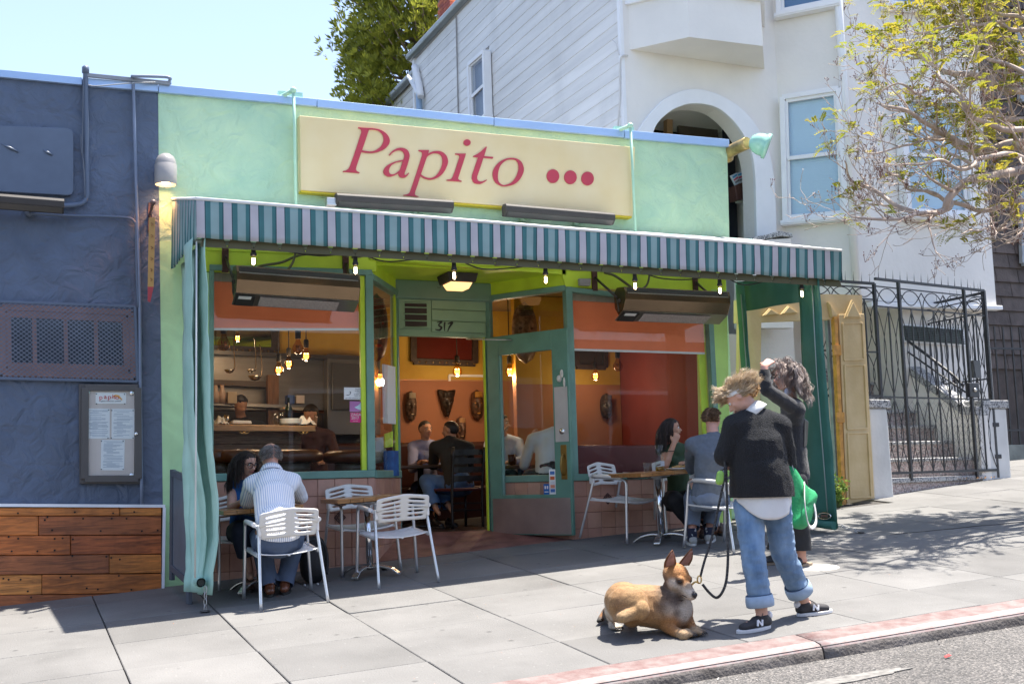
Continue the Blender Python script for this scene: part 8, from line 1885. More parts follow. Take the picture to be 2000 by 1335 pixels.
face_bits(w2, P, .205, M('brow_dark', (.06, .04, .03), .8), glasses=M('wire_glasses', (.10, .08, .07), .3, metal=.6))
B = Blob(); torso(B, J, .026, .95, waist=.125, hip=.15); arm(B, J, 'L', .018, upto=.9); arm(B, J, 'R', .010, upto=.86); B.cap(J['P'], J['P']+V((0, 0, -.02)), .17, .17, None, .85)
B.build('cardigan', M('black_knit', (.012, .012, .015), .9, var=.3, vs=60, bump=.5, bs=140, sheen=.2), w2, .008, 4, [(J['P']+V((0, 0, -.045)), (0, 0, -1), .4), (J['WR'].lerp(J['ER'], .15), (J['WR']-J['ER']).normalized(), .09)], wr=.006, wf=9)
B = Blob(); B.cap(J['P']+V((0, 0, .05)), J['P'], .12, .14, (0, 1, 0), .85)
for s in 'LR': leg(B, J, s, .018, (.085, .066, .066), .88)
B.build('trousers', M('black_trousers', (.014, .014, .016), .8, var=.2, vs=12), w2, .008, 3, [(J['KL'].lerp(J['AL'], .82), (0, 0, -1), .16), (J['KR'].lerp(J['AR'], .82), (0, 0, -1), .16)], wr=.005, wf=10)
MB().prism([P(.02, .10, -.52), P(-.14, .02, -.46), P(-.22, -.05, -.62), P(-.12, .16, -.80)], V((-.01, -.02, .01))).build('shirt_collar', M('collar_blue', (.45, .52, .70), .7), w2)
long_ = [(.09, .065, .058), (.20, .15, .13), (.06, .042, .036), (.32, .26, .23), (.56, .48, .43), (.15, .10, .08), (.50, .37, .30)]
coll = [(J['C'], J['N'], .15), (J['SL'], J['SR'], .10)]
hair_cap(w2, P, fr, .205, (.06, .045, .04), k=1.03)
hair(w2, 'hair', P, fr, .205, long_, 2600, (.24, .36), 22, .0016, grav=.62, curl=.42, cfreq=.62, out=.95, back=.75, seed=5, lift=1.12, coll=coll, stiff=.72, clump=.06, mask=lambda q: (q[:, 2] > np.where(q[:, 1] > -.1, .10+.55*np.maximum(q[:, 1], 0), -.6)))
sandal = M('sandal_black', (.02, .02, .022), .6)
for s in 'LR':
    a = J['A'+s]; mb = MB(); out = [V((a.x-.04+.135*math.cos(t), a.y+.046*math.sin(t), 0)) for t in np.linspace(0, 2*math.pi, 25)[:-1]]; mb.prism([V((p.x, p.y, G(p.x, p.y)+.022)) for p in out], V((0, 0, -.02))); so_ = mb.build('sandal', M('sandal_sole', (.30, .22, .15), .7), w2, bevel=.004)
    rows = [[V((a.x-.03-.10*k/5, a.y+.05*math.cos(t), G(a.x, a.y)+.02+(.052-.02*k/5)*math.sin(t))) for t in np.linspace(0, math.pi, 13)] for k in range(6)]; MB().grid(rows).build('strap', sandal, so_, solid=.004)
bg2 = thing('shoulder_bag', 'small black leather bag behind the grey haired woman\'s arm', 'bag', A(1578, 840, 7.4)); MB().prism([A(1571, 815, 7.36), A(1580, 822, 7.40), A(1577, 868, 7.40), A(1570, 875, 7.36)], V((.05, .22, 0))).build('pouch', M('leather_black', (.012, .011, .012), .35), bg2, bevel=.012)
# ---- seated people: common builder
def seated(label, J, head_c, head_f, h, skin_m, top_m, pants_m, male, voxel=.0075, top_e=.018, sleeve=.9, w=1., top_cuts=True, chest=.135, waist=.12, hand_d=None, wrk=.006, sleeves=('L', 'R'), hem=0, legcut=1.02, neckcap=True):
    pr_ = person(label, V((J['P'].x, J['P'].y, G(J['P'].x, min(J['P'].y, 10)) if J['P'].y < 10.4 else -.513)))
    B = Blob(); P, fr = head(B, head_c, head_f, h, J['N'], male=male); torso(B, J, w=.92*w, chest=chest, waist=waist)
    for s in 'LR':
        arm(B, J, s, w=w); leg(B, J, s, w=.95)
        hd = (hand_d or {}).get(s, ((J['W'+s]-J['E'+s]), V((0, 0, -1)), .6)); hand(B, J['W'+s], hd[0], hd[1], 1.0, 1 if s == 'R' else -1, hd[2])
        a = J['A'+s]; t = J['T'+s]; B.cap(a, a.lerp(t, .3), .033, .03); B.cap(a.lerp(t, .2), t, .03, .022)
    B.build('body', skin_m, pr_, voxel)
    B = Blob(); torso(B, J, top_e, .96*w, chest=chest, waist=waist)
    for s in sleeves: arm(B, J, s, .014, upto=sleeve, w=w)
    if neckcap: B.cap(J['C'].lerp(J['N'], .6), J['N']+V((0, 0, -.012)), .09*w, .068*w)
    cuts = [(J['E'+s].lerp(J['W'+s], sleeve-.05), (J['W'+s]-J['E'+s]).normalized(), .08) for s in sleeves] if sleeve > .3 else []
    B.build('top', top_m, pr_, voxel+.001, 3, cuts, wr=wrk, wf=10)
    B = Blob(); hs = (J['HR']-J['HL']).normalized(); B.cap(J['P']+V((0, 0, .05)), J['P'], .135*w, .158*w, hs, .85)
    for s in 'LR': leg(B, J, s, .016, (.088, .064, .05), legcut); B.cap(J['P'], J['H'+s], .13*w, .10*w)
    B.build('trousers', pants_m, pr_, voxel+.001, 3, [(J['K'+s].lerp(J['A'+s], legcut-.04), (J['A'+s]-J['K'+s]).normalized(), .10) for s in 'LR'], wr=.005, wf=11)
    return pr_, P, fr
# striped shirt material: fine vertical stripes
def stripes(name, c1, c2, scale, axis='X'):
    mt = M(name, c1, .75, var=.03, vs=10, bump=.1, bs=16); n = mt.node_tree.nodes; l = mt.node_tree.links; b = n['Principled BSDF']
    tc = n.new('ShaderNodeTexCoord'); wv = n.new('ShaderNodeTexWave'); wv.bands_direction = axis; wv.inputs['Scale'].default_value = scale; wv.inputs['Distortion'].default_value = .6; wv.inputs['Detail Scale'].default_value = 1.5
    l.new(tc.outputs['Object'], wv.inputs['Vector']); rp = n.new('ShaderNodeValToRGB'); rp.color_ramp.elements[0].position = .55; rp.color_ramp.elements[1].position = .75; rp.color_ramp.elements[0].color = c1+(1,); rp.color_ramp.elements[1].color = c2+(1,)
    l.new(wv.outputs['Fac'], rp.inputs[0]); l.new(rp.outputs[0], b.inputs['Base Color']); return mt
shirt1 = stripes('striped_shirt', (.84, .84, .85), (.46, .52, .66), 21)
slate = M('slate_trousers', (.075, .105, .17), .8, var=.12, vs=10, bump=.15, bs=90)
J = dict(P=A(543, 1052, 8.58), C=A(534, 965, 8.72), N=A(530, 921, 8.90), SL=A(492, 945, 8.90), SR=A(572, 940, 8.88), EL=A(482, 980, 9.08), ER=A(588, 970, 9.08), WL=A(515, 972, 9.30), WR=A(560, 968, 9.30),
         HL=A(518, 1058, 8.74), HR=A(566, 1055, 8.74), KL=A(507, 1048, 9.14), KR=A(577, 1042, 9.14), AL=A(527, 1147, 8.93), AR=A(556, 1143, 8.95), TL=A(522, 1150, 9.1), TR=A(560, 1147, 9.1), back=V((0, -.6, 0)))
m1, P, fr = seated('balding man in blue striped shirt seated with his back to the street', J, A(528, 891, 8.97), V((-.12, .95, -.30)), .205, sk3, shirt1, slate, True, w=1.06, waist=.13, sleeve=.85)
MB().tube([J['P']+V((math.cos(t)*.162, math.sin(t)*.135, .055)) for t in np.linspace(0, 2*math.pi, 33)[:-1]], .016, 8, closed=True, flat=.4).build('belt', M('belt_brown', (.13, .055, .028), .5), m1)
B = Blob(); B.cap(J['P']+V((0, -.02, .14)), J['P']+V((0, -.035, .03)), .145, .155, (1, 0, 0), .80); B.build('shirt_tail', shirt1, m1, .008, 3, [(J['P']+V((0, 0, .035)), (0, .35, -1), .3)], wr=.008, wf=12)
collar = lambda par, n0, hd_, mt, r1=.062, r2=.08: MB().grid([[n0+(hd_-n0).normalized()*x+((hd_-n0).orthogonal().normalized()*math.cos(t)+(hd_-n0).normalized().cross((hd_-n0).orthogonal().normalized())*math.sin(t))*rr for t in np.linspace(0, 2*math.pi, 25)] for x, rr in ((.035, r1), (.044, r1+.004), (.012, r2), (-.012, r2+.004))]).build('collar', mt, par, solid=.004)
collar(m1, J['N'], A(528, 891, 8.97), shirt1, .066, .086)
grey_hair = [(.16, .14, .125), (.24, .215, .195), (.10, .085, .075), (.32, .29, .27)]
hair(m1, 'hair', P, fr, .205, grey_hair, 2200, (.018, .035), 5, .0016, grav=.9, out=.35, seed=8, lift=1.02, mask=lambda q: (q[:, 2] > -.62) & ((q[:, 2] < .62) | (q[:, 1] > .25)) & (q[:, 1] < .55) & ~((q[:, 1] > .1) & (q[:, 2] < .1)))
brown_shoe, brown_sole = M('shoe_cognac', (.17, .06, .03), .3, var=.2, vs=9, coat=.3), M('sole_black', (.02, .018, .016), .7)
for s in 'LR': shoe(m1, J['A'+s]+V((0, 0, -.05)), J['T'+s], brown_shoe, brown_sole, 'shoe', .24, .042)
# dark haired woman in blue top with glasses
blue_top = M('blue_top', (.015, .13, .40), .7, var=.1, vs=10); navy = M('navy_skirt', (.018, .024, .045), .8, var=.15, vs=9)
J = dict(P=A(478, 1038, 9.62), C=A(474, 975, 9.62), N=A(476, 938, 9.60), SL=A(498, 950, 9.52), SR=A(454, 952, 9.62), EL=A(508, 992, 9.40), ER=A(452, 992, 9.52), WL=A(490, 982, 9.28), WR=A(474, 978, 9.36),
         HL=A(492, 1040, 9.56), HR=A(466, 1040, 9.56), KL=A(500, 1032, 9.26), KR=A(470, 1036, 9.26), AL=A(533, 1112, 9.38), AR=A(488, 1122, 9.34), TL=A(536, 1118, 9.24), TR=A(490, 1128, 9.20), back=V((0, .5, 0)))
w3, P, fr = seated('dark haired woman with black glasses and blue top behind the striped man', J, A(483, 904, 9.52), V((.48, -.82, -.30)), .20, sk1, blue_top, navy, False, w=.88, sleeve=0, sleeves=(), top_e=.012, legcut=.6, neckcap=False)
face_bits(w3, P, .20, M('brow_black', (.03, .022, .02), .8), glasses=M('glasses_black', (.012, .012, .014), .2), lip=(.42, .13, .13))
dark_hair = [(.022, .015, .012), (.035, .022, .018), (.05, .032, .026)]
hair_cap(w3, P, fr, .20, (.026, .017, .014), k=1.04)
hair(w3, 'hair', P, fr, .20, dark_hair, 1500, (.24, .33), 18, .0019, grav=1.0, curl=.03, cfreq=.6, out=.2, back=.35, seed=9, lift=1.06, coll=[(J['C'], J['N'], .11), (J['SL'], J['SR'], .07)], mask=lambda q: (q[:, 2] > np.where(q[:, 1] > 0, .12+.62*q[:, 1], -.6)))
for s in 'LR':
    o, H, d, sdv = shoe(w3, J['A'+s]+V((0, 0, -.03)), J['T'+s], M('sandal_dark', (.06, .03, .022), .5), brown_sole, 'sandal', .22, .036)
# man in grey T-shirt
tee = M('grey_tee', (.105, .125, .155), .85, var=.10, vs=40, bump=.15, bs=18); greyp = M('grey_blue_trousers', (.15, .19, .26), .8, var=.12, vs=9)
J = dict(P=A(1382, 968, 8.66), C=A(1388, 893, 8.60), N=A(1393, 850, 8.66), SL=A(1352, 868, 8.68), SR=A(1428, 868, 8.62), EL=A(1350, 915, 9.02), ER=A(1440, 915, 8.95), WL=A(1352, 905, 9.22), WR=A(1405, 905, 9.18),
         HL=A(1362, 976, 8.74), HR=A(1404, 976, 8.74), KL=A(1352, 972, 9.10), KR=A(1396, 972, 9.12), AL=A(1352, 1044, 8.92), AR=A(1384, 1042, 8.95), TL=A(1346, 1052, 9.06), TR=A(1392, 1050, 9.08), back=V((0, -.6, 0)))
m2, P, fr = seated('man with short brown hair in grey T-shirt seated at the right table', J, A(1391, 818, 8.72), V((.86, .50, -.10)), .20, sk3, tee, greyp, True, w=1.02, sleeve=.12, legcut=.86, wrk=.009)
face_bits(m2, P, .20, M('brow_brown', (.14, .08, .045), .8))
hair_cap(m2, P, fr, .20, (.11, .062, .034), k=1.04, zb=-.58)
hair(m2, 'hair', P, fr, .20, [(.13, .07, .038), (.18, .10, .055), (.09, .05, .03), (.28, .17, .09)], 2200, (.012, .034), 6, .0015, grav=.1, out=.35, seed=12, lift=1.01, mask=lambda q: (q[:, 2] > np.where(q[:, 1] > -.1, .22+.45*q[:, 1], -.62)))
for s in 'LR':
    o, H, d, sdv = shoe(m2, J['A'+s]+V((0, 0, -.02)), J['T'+s], M('wool_sneaker', (.42, .42, .40), .9, var=.12, vs=60, bump=.3, bs=150), sole_w, 'sneaker', .25, .043)
    a = J['A'+s]; MB().tube(cr([a+V((0, 0, .06)), a, a+V((.0, .01, -.055))], 4), .043, 14).build('sock', speckle('dotted_sock', [(.015, .02, .05)]*7+[(.4, .42, .45)], 55, .8, 0), m2)
# woman in dark green top, chin on her hand
greent = M('bottle_green_top', (.03, .065, .028), .75, var=.12, vs=10); blackp = M('black_skirt', (.012, .012, .014), .8)
J = dict(P=A(1328, 975, 9.66), C=A(1322, 905, 9.62), N=A(1318, 868, 9.60), SL=A(1347, 880, 9.60), SR=A(1298, 884, 9.58), EL=A(1356, 915, 9.45), ER=A(1300, 908, 9.46), WL=A(1340, 905, 9.30), WR=A(1316, 866, 9.43),
         HL=A(1338, 978, 9.58), HR=A(1312, 978, 9.58), KL=A(1345, 972, 9.28), KR=A(1318, 975, 9.28), AL=A(1408, 1046, 9.36), AR=A(1372, 1050, 9.32), TL=A(1410, 1052, 9.22), TR=A(1374, 1056, 9.18), back=V((0, .5, 0)))
w4, P, fr = seated('dark haired woman in bottle green top resting her chin on her hand', J, A(1312, 836, 9.55), V((.86, -.50, .02)), .195, sk2, greent, blackp, False, w=.88, sleeve=0, sleeves=(), top_e=.014, legcut=.7, hand_d={'R': (A(1324, 847, 9.42)-A(1316, 866, 9.43), V((.3, .8, .2)), 1.1)})
face_bits(w4, P, .195, M('brow_black', (.03, .022, .02), .8), lip=(.40, .13, .11))
hair_cap(w4, P, fr, .195, (.024, .016, .013), k=1.04)
hair(w4, 'hair', P, fr, .195, dark_hair, 1500, (.22, .30), 18, .0019, grav=1.0, curl=.02, out=.2, back=.6, seed=14, lift=1.06, coll=[(J['C'], J['N'], .11), (J['SL'], J['SR'], .07)], mask=lambda q: (q[:, 2] > np.where(q[:, 1] > 0, .12+.62*q[:, 1], -.6)))
MB().tube([J['WR'].lerp(J['ER'], .35)+V((math.cos(t)*.034, math.sin(t)*.034, .0)) for t in np.linspace(0, 6.28, 17)[:-1]], .004, 5, closed=True).build('bracelet', rubber, w4)
for s in 'LR': shoe(w4, J['A'+s]+V((0, 0, -.03)), J['T'+s], M('sandal_dark', (.06, .03, .022)), brown_sole, 'sandal', .21, .035)
# ---- inside the restaurant
gi = lambda p: -.513
J = dict(P=A(832, 950, 13.0), C=A(832, 888, 12.95), N=A(832, 862, 12.92), SL=A(856, 872, 12.9), SR=A(806, 872, 12.95), EL=A(862, 912, 12.75), ER=A(806, 915, 12.75), WL=A(838, 902, 12.5), WR=A(822, 902, 12.5), HL=A(842, 955, 12.9), HR=A(822, 955, 12.9), KL=A(846, 950, 12.5), KR=A(815, 952, 12.5), AL=A(850, 1000, 12.45), AR=A(815, 1000, 12.45), TL=A(850, 1005, 12.3), TR=A(815, 1005, 12.3))
m3, P, fr = seated('smiling man in periwinkle shirt seated inside facing the doorway', J, A(831, 838, 12.88), V((.28, -.95, -.05)), .21, sk2, M('periwinkle_shirt', (.26, .28, .44), .8, bump=.1, bs=20), navy, True, .010)
face_bits(m3, P, .21, M('brow_dark', (.06, .04, .03), .8)); hair_cap(m3, P, fr, .21, (.03, .024, .02), k=1.03)
J = dict(P=A(895, 945, 11.75), C=A(885, 890, 11.85), N=A(880, 858, 11.92), SL=A(850, 872, 11.95), SR=A(915, 874, 11.85), EL=A(846, 908, 12.15), ER=A(915, 915, 12.1), WL=A(850, 900, 12.4), WR=A(875, 902, 12.4), HL=A(880, 948, 11.8), HR=A(908, 948, 11.8), KL=A(832, 938, 11.95), KR=A(850, 945, 12.15), AL=A(850, 990, 11.7), AR=A(876, 988, 11.75), TL=A(858, 1003, 11.6), TR=A(884, 1000, 11.65))
m4, P, fr = seated('man in black shirt and jeans seated inside with his back to the door', J, A(879, 840, 11.95), V((-.75, .65, 0)), .21, sk4, M('charcoal_shirt', (.022, .022, .02), .85), M('inside_denim', (.075, .16, .33), .8, var=.2, vs=10), True, .010, w=1.08)
hair_cap(m4, P, fr, .21, (.018, .014, .012), k=1.05)
for s in 'LR': shoe(m4, J['A'+s], J['T'+s], M('shoe_black', (.012, .012, .013), .4), brown_sole, 'shoe', .25, .043, ground=gi)
J = dict(P=A(985, 930, 12.35), C=A(988, 880, 12.35), N=A(983, 852, 12.35), SL=A(1012, 864, 12.3), SR=A(956, 868, 12.4), EL=A(1022, 900, 12.15), ER=A(950, 892, 12.2), WL=A(1000, 900, 11.95), WR=A(982, 845, 12.1), HL=A(995, 935, 12.3), HR=A(970, 935, 12.3), KL=A(1000, 930, 11.9), KR=A(965, 935, 11.95), AL=A(1000, 985, 11.9), AR=A(965, 985, 11.95), TL=A(1000, 990, 11.75), TR=A(965, 990, 11.8))
m5, P, fr = seated('young man in pale blue shirt behind the door glass, hand at his mouth', J, A(980, 826, 12.25), V((.75, -.62, -.05)), .21, sk1, M('pale_blue_shirt', (.44, .50, .60), .8, bump=.1, bs=20), navy, True, .010)
face_bits(m5, P, .21, M('brow_dark', (.06, .04, .03), .8)); hair_cap(m5, P, fr, .21, (.03, .02, .015), k=1.08)
J = dict(P=A(1072, 925, 11.0), C=A(1068, 868, 11.1), N=A(1082, 842, 11.12), SL=A(1040, 858, 11.15), SR=A(1095, 862, 11.05), EL=A(1023, 908, 11.25), ER=A(1075, 915, 11.2), WL=A(1036, 858, 11.3), WR=A(1040, 922, 11.3), HL=A(1062, 930, 11.0), HR=A(1085, 930, 11.0), KL=A(1035, 930, 11.3), KR=A(1050, 935, 11.35), AL=A(1035, 985, 11.25), AR=A(1050, 985, 11.3), TL=A(1030, 990, 11.35), TR=A(1045, 990, 11.4))
w5, P, fr = seated('woman in white blouse leaning on her elbow behind the door glass', J, A(1098, 826, 11.15), V((-.5, .6, -.3)), .20, sk1, M('white_blouse', (.66, .70, .70), .8, bump=.12, bs=15), navy, False, .009, sleeve=0.05, hand_d={'L': (A(1046, 836, 11.3)-A(1036, 858, 11.3), V((.6, -.5, .2)), .5)}, chest=.125)
hair_cap(w5, P, fr, .20, (.12, .07, .035), k=1.05)
MB().tube([J['WL'].lerp(J['EL'], .12)+V((math.cos(t)*.034, math.sin(t)*.03, .0)) for t in np.linspace(0, 6.28, 17)[:-1]], .010, 6, closed=True).build('watch', M('watch_grey', (.25, .27, .28), .4, metal=.5), w5)
def cook(label, x, y, Y, top, hf, cap_c, skin_):
    hc_ = A(x, y, Y); J = dict(N=hc_+V((.02, .06, -.15)), C=hc_+V((.06, .12, -.38)), P=hc_+V((.10, .16, -.75)), SL=hc_+V((-.14, .10, -.24)), SR=hc_+V((.24, .10, -.24)), EL=hc_+V((-.18, -.05, -.48)), ER=hc_+V((.28, -.02, -.48)), WL=hc_+V((-.05, -.22, -.52)), WR=hc_+V((.12, -.22, -.52)), HL=hc_+V((.0, .16, -.8)), HR=hc_+V((.2, .16, -.8)), KL=hc_+V((0, .14, -1.05)), KR=hc_+V((.2, .14, -1.05)), AL=hc_+V((0, .16, -1.35)), AR=hc_+V((.2, .16, -1.35)), TL=hc_+V((0, .0, -1.38)), TR=hc_+V((.2, .0, -1.38)))
    m_, P, fr = seated(label, J, hc_, hf, .21, skin_, top, navy, True, .011); hair_cap(m_, P, fr, .21, cap_c, k=1.10); return m_
cook('dark haired cook in plum shirt bending over behind the counter', 607, 808, 12.75, M('plum_shirt', (.07, .035, .038), .85), V((-.75, -.45, -.5)), (.015, .012, .012), sk2)
cook('cook in dark cap and shirt at the left of the kitchen pass', 470, 790, 13.0, M('cook_black', (.02, .018, .02), .85), V((.3, -.8, -.45)), (.012, .01, .012), sk4)
# ---- the dog
dog = thing('dog', 'tan shepherd mix dog lying on the pavement with pricked ears', 'dog', Gv(3.75, 6.25))
zd = lambda x, y: (1150+x*.1498, 1070+y*.1498)
YD0 = 6.12
D = lambda x, y, dy=0.: A(*zd(x, y), YD0+dy)
B = Blob()
B.ell(D(455, 700, .03), (.115, .13, .12)); B.chain([D(440, 700, .03), D(620, 690, .02), D(800, 700, .0), D(1000, 740, -.04)], [.108, .100, .103, .112])
B.ell(D(1060, 800, -.05), (.105, .11, .14)); B.ell(D(1160, 800, -.06), (.09, .10, .12)); B.cap(D(620, 780, .0), D(1000, 850, -.02), .10, .10)
B.chain([D(1080, 720, -.05), D(1085, 560, -.06), D(1120, 420, -.08)], [.086, .062, .056])
HS = 1.2; hd = D(1150, 372, -.10); hf = (V((.20, -.86, -.40))).normalized(); r, f, u = frame_of(hf); H = lambda a, b, c: hd+(r*a+f*b+u*c)*HS; frd = (r, f, u)
B.ell(H(0, -.01, .005), (.064*HS, .072*HS, .060*HS), frd); B.cap(H(0, .04, -.018), H(0, .125, -.036), .043*HS, .024*HS); B.cap(H(0, .05, -.04), H(0, .11, -.052), .028*HS, .018*HS); B.ell(H(.038, .02, -.02), (.03*HS, .04*HS, .035*HS), frd); B.ell(H(-.038, .02, -.02), (.03*HS, .04*HS, .035*HS), frd); B.ell(H(0, .132, -.028), (.017*HS, .014*HS, .014*HS), frd)
B.ell(H(.03, .05, .018), (.018*HS, .02*HS, .012*HS), frd); B.ell(H(-.03, .05, .018), (.018*HS, .02*HS, .012*HS), frd)
# front legs
B.chain([D(1060, 880, -.06), D(1010, 1010, -.08), D(1120, 1085, -.16), D(1235, 1130, -.24)], [.052, .039, .030, .028]); B.chain([D(1250, 860, -.02), D(1300, 960, -.06), D(1350, 1050, -.12), D(1375, 1100, -.18)], [.046, .036, .029, .028])
def paw(c, d, s=1.):
    d = V(d).normalized(); l = d.cross(V((0, 0, 1))); B.ell(c, (.034*s, .034*s, .024*s))
    for k in (-1.5, -.5, .5, 1.5): B.cap(c+l*k*.016*s+d*.01, c+l*k*.018*s+d*(.045-.006*abs(k))*s+V((0, 0, -.004)), .0135*s, .0125*s)
gpt = lambda x, y, dz: (lambda p: V((p.x, p.y, G(p.x, p.y)+dz)))(gnd_px(*zd(x, y)))
def gnd_px(px, py):
    lo, hi = 2., 30.; d = ray(px, py)
    for _ in range(50):
        t = (lo+hi)/2; p = d*t
        if p.z > G(p.x, p.y): lo = t
        else: hi = t
    return d*t
p1, p2 = gpt(1285, 1165, .026), gpt(1410, 1140, .026)
B.cap(D(1235, 1130, -.24), p1, .034, .030); B.cap(D(1375, 1100, -.18), p2, .033, .030); paw(p1, (.6, -.75, 0)); paw(p2, (.55, -.8, 0))
# hind legs
kn = D(660, 800, -.12); hk = gpt(225, 985, .045); B.cap(D(470, 720, -.02), kn, .105, .062); B.ell(D(560, 720, -.07), (.10, .08, .10)); B.chain([kn, D(440, 900, -.13), hk], [.050, .034, .024]); p3 = gpt(325, 1065, .024); B.cap(hk, p3, .022, .022); paw(p3, (.4, -.9, 0), .95)
p4 = gpt(745, 1005, .026); B.chain([D(560, 900, .0), gpt(560, 960, .04), p4], [.06, .036, .028]); paw(p4, (.9, -.45, 0), .95)
# tail
B.chain([D(330, 720, .08), D(290, 820, .10), gpt(250, 940, .05), gpt(130, 1010, .03)], [.04, .038, .036, .014])
tan_, wht, drk, blk_, org = (.42, .225, .085), (.66, .56, .45), (.085, .048, .028), (.02, .016, .014), (.47, .20, .055)
marks = [(D(455, 640, -.08), .20, tan_), (D(800, 640, 0), .18, (.44, .25, .11)), (D(560, 690, -.14), .10, (.46, .27, .11)), (D(650, 790, -.14), .07, (.46, .27, .11)), (D(470, 890, -.14), .06, (.48, .31, .15)), (D(420, 730, -.10), .07, (.30, .15, .06)), (D(850, 820, -.10), .13, tan_), (D(1000, 640, -.10), .075, drk), (D(1090, 640, -.14), .075, drk), (D(1140, 700, -.16), .05, (.14, .10, .08)), (D(1000, 540, -.08), .06, drk), (D(1030, 800, -.16), .075, wht), (D(1230, 830, -.16), .07, wht), (D(1170, 850, -.17), .04, drk),
         (D(960, 760, -.12), .05, drk), (D(1080, 1000, -.14), .09, org), (D(1330, 980, -.10), .07, org), (p1, .075, (.50, .33, .18)), (p2, .075, (.50, .33, .18)), (p1+V((.03, -.04, 0)), .03, blk_), (p2+V((.03, -.045, 0)), .03, blk_), (p3, .05, wht), (p4, .06, wht), (hk, .05, org), (gpt(250, 940, .05), .06, drk), (gpt(130, 1010, .03), .10, blk_), (D(290, 800, .08), .06, wht),
         (H(0, .0, .06), .075, org), (H(0, .06, .02), .045, org), (H(.034, .056, .006), .022, drk), (H(-.034, .056, .006), .022, drk), (H(.05, .04, -.04), .05, wht), (H(-.05, .04, -.04), .05, wht), (H(0, .10, -.045), .05, wht), (H(0, .09, -.0), .03, (.50, .36, .24)), (H(0, .138, -.026), .017, blk_), (H(-.055, -.03, -.04), .045, drk), (H(.055, -.03, -.04), .045, drk), (H(0, .11, -.056), .015, (.12, .08, .07))]
mp_ = np.array([tuple(a) for a, b, c in marks]); mr_ = np.array([b for a, b, c in marks]); mc_ = np.array([c for a, b, c in marks])
def dogcol(co):
    d = np.linalg.norm(co[:, None, :]-mp_[None], axis=2)/mr_[None]; n_ = np.array([noise.noise((p[0]*40, p[1]*40, p[2]*40)) for p in co])[:, None]*.12; w = np.exp(-3.2*(d+n_)**2)*(.05/mr_[None])**.9+1e-6
    return .74*(w[:, :, None]*mc_[None]).sum(1)/w.sum(1)[:, None]
fur = vcol('dog_fur', .75, .35, 260, var=.28, vs=140, sheen=.1)
bo = B.build('body', fur, dog, .0058, 3, wr=.0015, wf=40, col=dogcol)
def fuzz(o, par, name, n, L, flow, mat, r=.0011, seed=1, rise=.35, colf=None):
    """short hairs lying along a flow direction on a mesh"""
    rg = np.random.default_rng(seed); me = o.data; nv = len(me.vertices); co = np.empty(nv*3, np.float32); no = np.empty(nv*3, np.float32); me.vertices.foreach_get('co', co); me.vertices.foreach_get('normal', no)
    i = rg.integers(0, nv, n); p = co.reshape(-1, 3)[i].astype(float); nn = no.reshape(-1, 3)[i].astype(float)
    d = np.array(flow)+rg.normal(size=(n, 3))*.35; d -= nn*np.sum(d*nn, 1)[:, None]; d /= np.maximum(np.linalg.norm(d, axis=1), 1e-6)[:, None]; ln = (L*rg.uniform(.5, 1.3, n))[:, None]
    w = np.cross(d, nn)*r; p1_ = p+(d+nn*rise)*ln*.55; p2_ = p1_+(d+nn*rise*.2)*ln*.45
    vs = np.stack([p-w-nn*.001, p+w-nn*.001, p1_+w*.7, p1_-w*.7, p2_+w*.15, p2_-w*.15], 1).reshape(-1, 3); b = (np.arange(n)*6)[:, None]; f = np.concatenate([b+np.array([0, 1, 2, 3]), b+np.array([3, 2, 4, 5])], 0)
    m2 = bpy.data.meshes.new(name); m2.from_pydata(vs.tolist(), [], f.tolist())
    if colf: at = m2.color_attributes.new('col', 'FLOAT_COLOR', 'POINT'); c = np.ones((n*6, 4), np.float32); c[:, :3] = np.repeat(colf(p+np.array(base_of(par)))*rg.uniform(.7, 1.3, (n, 1)), 6, 0); at.data.foreach_set('color', c.ravel())
    m2.materials.append(mat); h = link(name, m2, par); h['kind'] = 'stuff'; return h
fuzz(bo, dog, 'fur', 12000, .009, (-.75, .2, -.5), fur, colf=dogcol)
for s in (-1, 1):
    b = H(s*.045, -.025, .045); tip = H(s*.066, -.022, .145); k = r*s; mb = MB(); rows = []
    for i in range(9):
        v = i/8; wd_ = .050*(1-v)**.75*(1+.35*math.sin(v*3.1)); c = b.lerp(tip, v)+k*.006*math.sin(v*3)
        rows.append([c+r*wd_*math.sin(a)*1.0-f*.014*math.cos(a*1.0)*(1-v)+f*.008 for a in np.linspace(-1.5, 1.5, 9)])
    o = mb.grid(rows).build('ear', M('ear_brown', (.20, .085, .035), .8, var=.25, vs=30), dog, solid=.005)
    MB().grid([[c+f*.006 for c in row[2:-2]] for row in rows[:-1]]).build('inner_ear', M('ear_inner', (.33, .17, .13), .8, var=.2, vs=30), o, solid=.002)
    e = MB(); e.ball(H(s*.034, .056, .006), (.015, .015, .012), nu=10, nv=8); e.build('eye', M('dog_eye', (.015, .008, .006), .1), dog)
MB().ball(H(0, .139, -.026), (.020, .016, .016), rot=Matrix(frd).transposed(), nu=12, nv=8).build('nose', M('dog_nose', (.012, .011, .012), .3), dog)
MB().tube(cr([H(-.028, .085, -.052), H(-.018, .115, -.050), H(0, .128, -.046), H(.018, .115, -.050), H(.028, .085, -.052)], 4), .0028, 5).build('mouth', M('dog_lip', (.03, .02, .02), .5), dog)
mb = MB()
for p, d in ((p1, V((.6, -.75, 0))), (p2, V((.55, -.8, 0))), (p3, V((.4, -.9, 0))), (p4, V((.9, -.45, 0)))):
    d = d.normalized(); l = d.cross(V((0, 0, 1)))
    for k in (-1.5, -.5, .5, 1.5): a = p+l*k*.018+d*(.053-.006*abs(k))+V((0, 0, -.006)); mb.tube([a, a+d*.008+V((0, 0, -.004)), a+d*.013+V((0, 0, -.010))], [.005, .004, .001], 5)
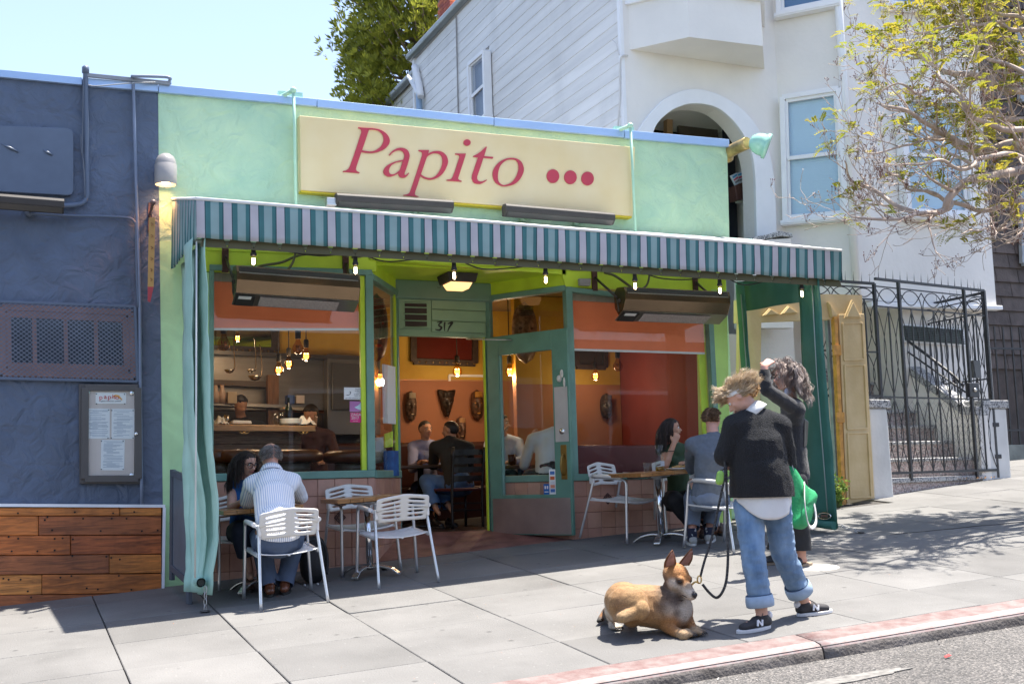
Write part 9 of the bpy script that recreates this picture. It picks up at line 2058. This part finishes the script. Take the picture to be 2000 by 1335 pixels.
o = mb.build('claws', M('claw_dark', (.03, .025, .022), .4), dog); o['kind'] = 'stuff'
col_ = M('harness_brown', (.05, .03, .022), .6)
cc_ = D(1085, 600, -.06); axn = (D(1120, 420, -.08)-D(1080, 720, -.05)).normalized(); u_ = axn.orthogonal().normalized(); w_ = axn.cross(u_)
MB().tube([cc_-axn*.015+(u_*math.cos(t)+w_*math.sin(t))*.0885 for t in np.linspace(0, 2*math.pi, 29)[:-1]], .009, 6, closed=True, flat=.5).build('collar', col_, dog)
# leash: from the woman's hand down to the dog's collar with a slack loop
ls = thing('dog_leash', 'black braided dog leash with brass clip hanging from the blond woman\'s hand', 'leash', A(1400, 1050, 5.95))
lm = M('leash_black', (.018, .018, .018), .7, var=.8, vs=90, bump=.6, bs=90, two=(.09, .09, .09))
MB().tube(cr([A(1414, 892, 5.95), A(1416, 925, 5.93), A(1404, 985, 5.94), A(1390, 1050, 5.96), A(1376, 1095, 5.97), A(1368, 1125, 5.98)], 8), .0075, 7).build('rope', lm, ls)
MB().tube(cr([A(1418, 900, 5.96), A(1420, 980, 5.90), A(1422, 1060, 5.88), A(1421, 1110, 5.88), A(1417, 1140, 5.88), A(1408, 1160, 5.90), A(1398, 1166, 5.93), A(1385, 1156, 5.95), A(1372, 1140, 5.97)], 8), .0085, 7).build('rope', lm, ls)
bcl = M('clip_brass', (.62, .42, .15), .3, metal=1)
mb = MB(); k0, k1 = A(1366, 1131, 5.98), A(1350, 1142, 6.0); mb.tube([k0+V((math.cos(t)*.014, 0, math.sin(t)*.022)) for t in np.linspace(0, 6.28, 15)[:-1]], .0045, 6, closed=True); mb.tube(cr([k0+V((-.005, 0, -.02)), k0.lerp(k1, .5)+V((0, 0, .003)), k1], 4), .006, 6); mb.tube([k1+V((math.cos(t)*.018-.012, 0, math.sin(t)*.010)) for t in np.linspace(0, 6.28, 13)[:-1]], .0035, 6, closed=True); mb.build('clip', bcl, ls)
MB().tube(cr([k1, H(-.05, .06, -.075), cc_-axn*.015+V((.05, -.06, .0))], 5), .004, 5).build('tab', lm, ls)
dp = thing('bag_dispenser', 'lime green waste bag dispenser clipped to the leash', 'dispenser', A(1405, 935, 5.9)); c = A(1406, 932, 5.88); ax = V((.22, 0, 1)).normalized()
B = Blob(); B.cap(c-ax*.022, c+ax*.022, .025, .022); B.build('capsule', M('lime_plastic', (.22, .42, .07), .4, var=.1, vs=12), dp, .005, 2); MB().tube([c+ax*.045, A(1415, 915, 5.92)], .004, 5).build('clip', dark_metal, dp)

fuzz(SW, w1, 'wool_fuzz', 5000, .010, (0, 0, -.2), M('fuzz_grey', (.05, .053, .06), .9), r=.0005, seed=4, rise=1.2)
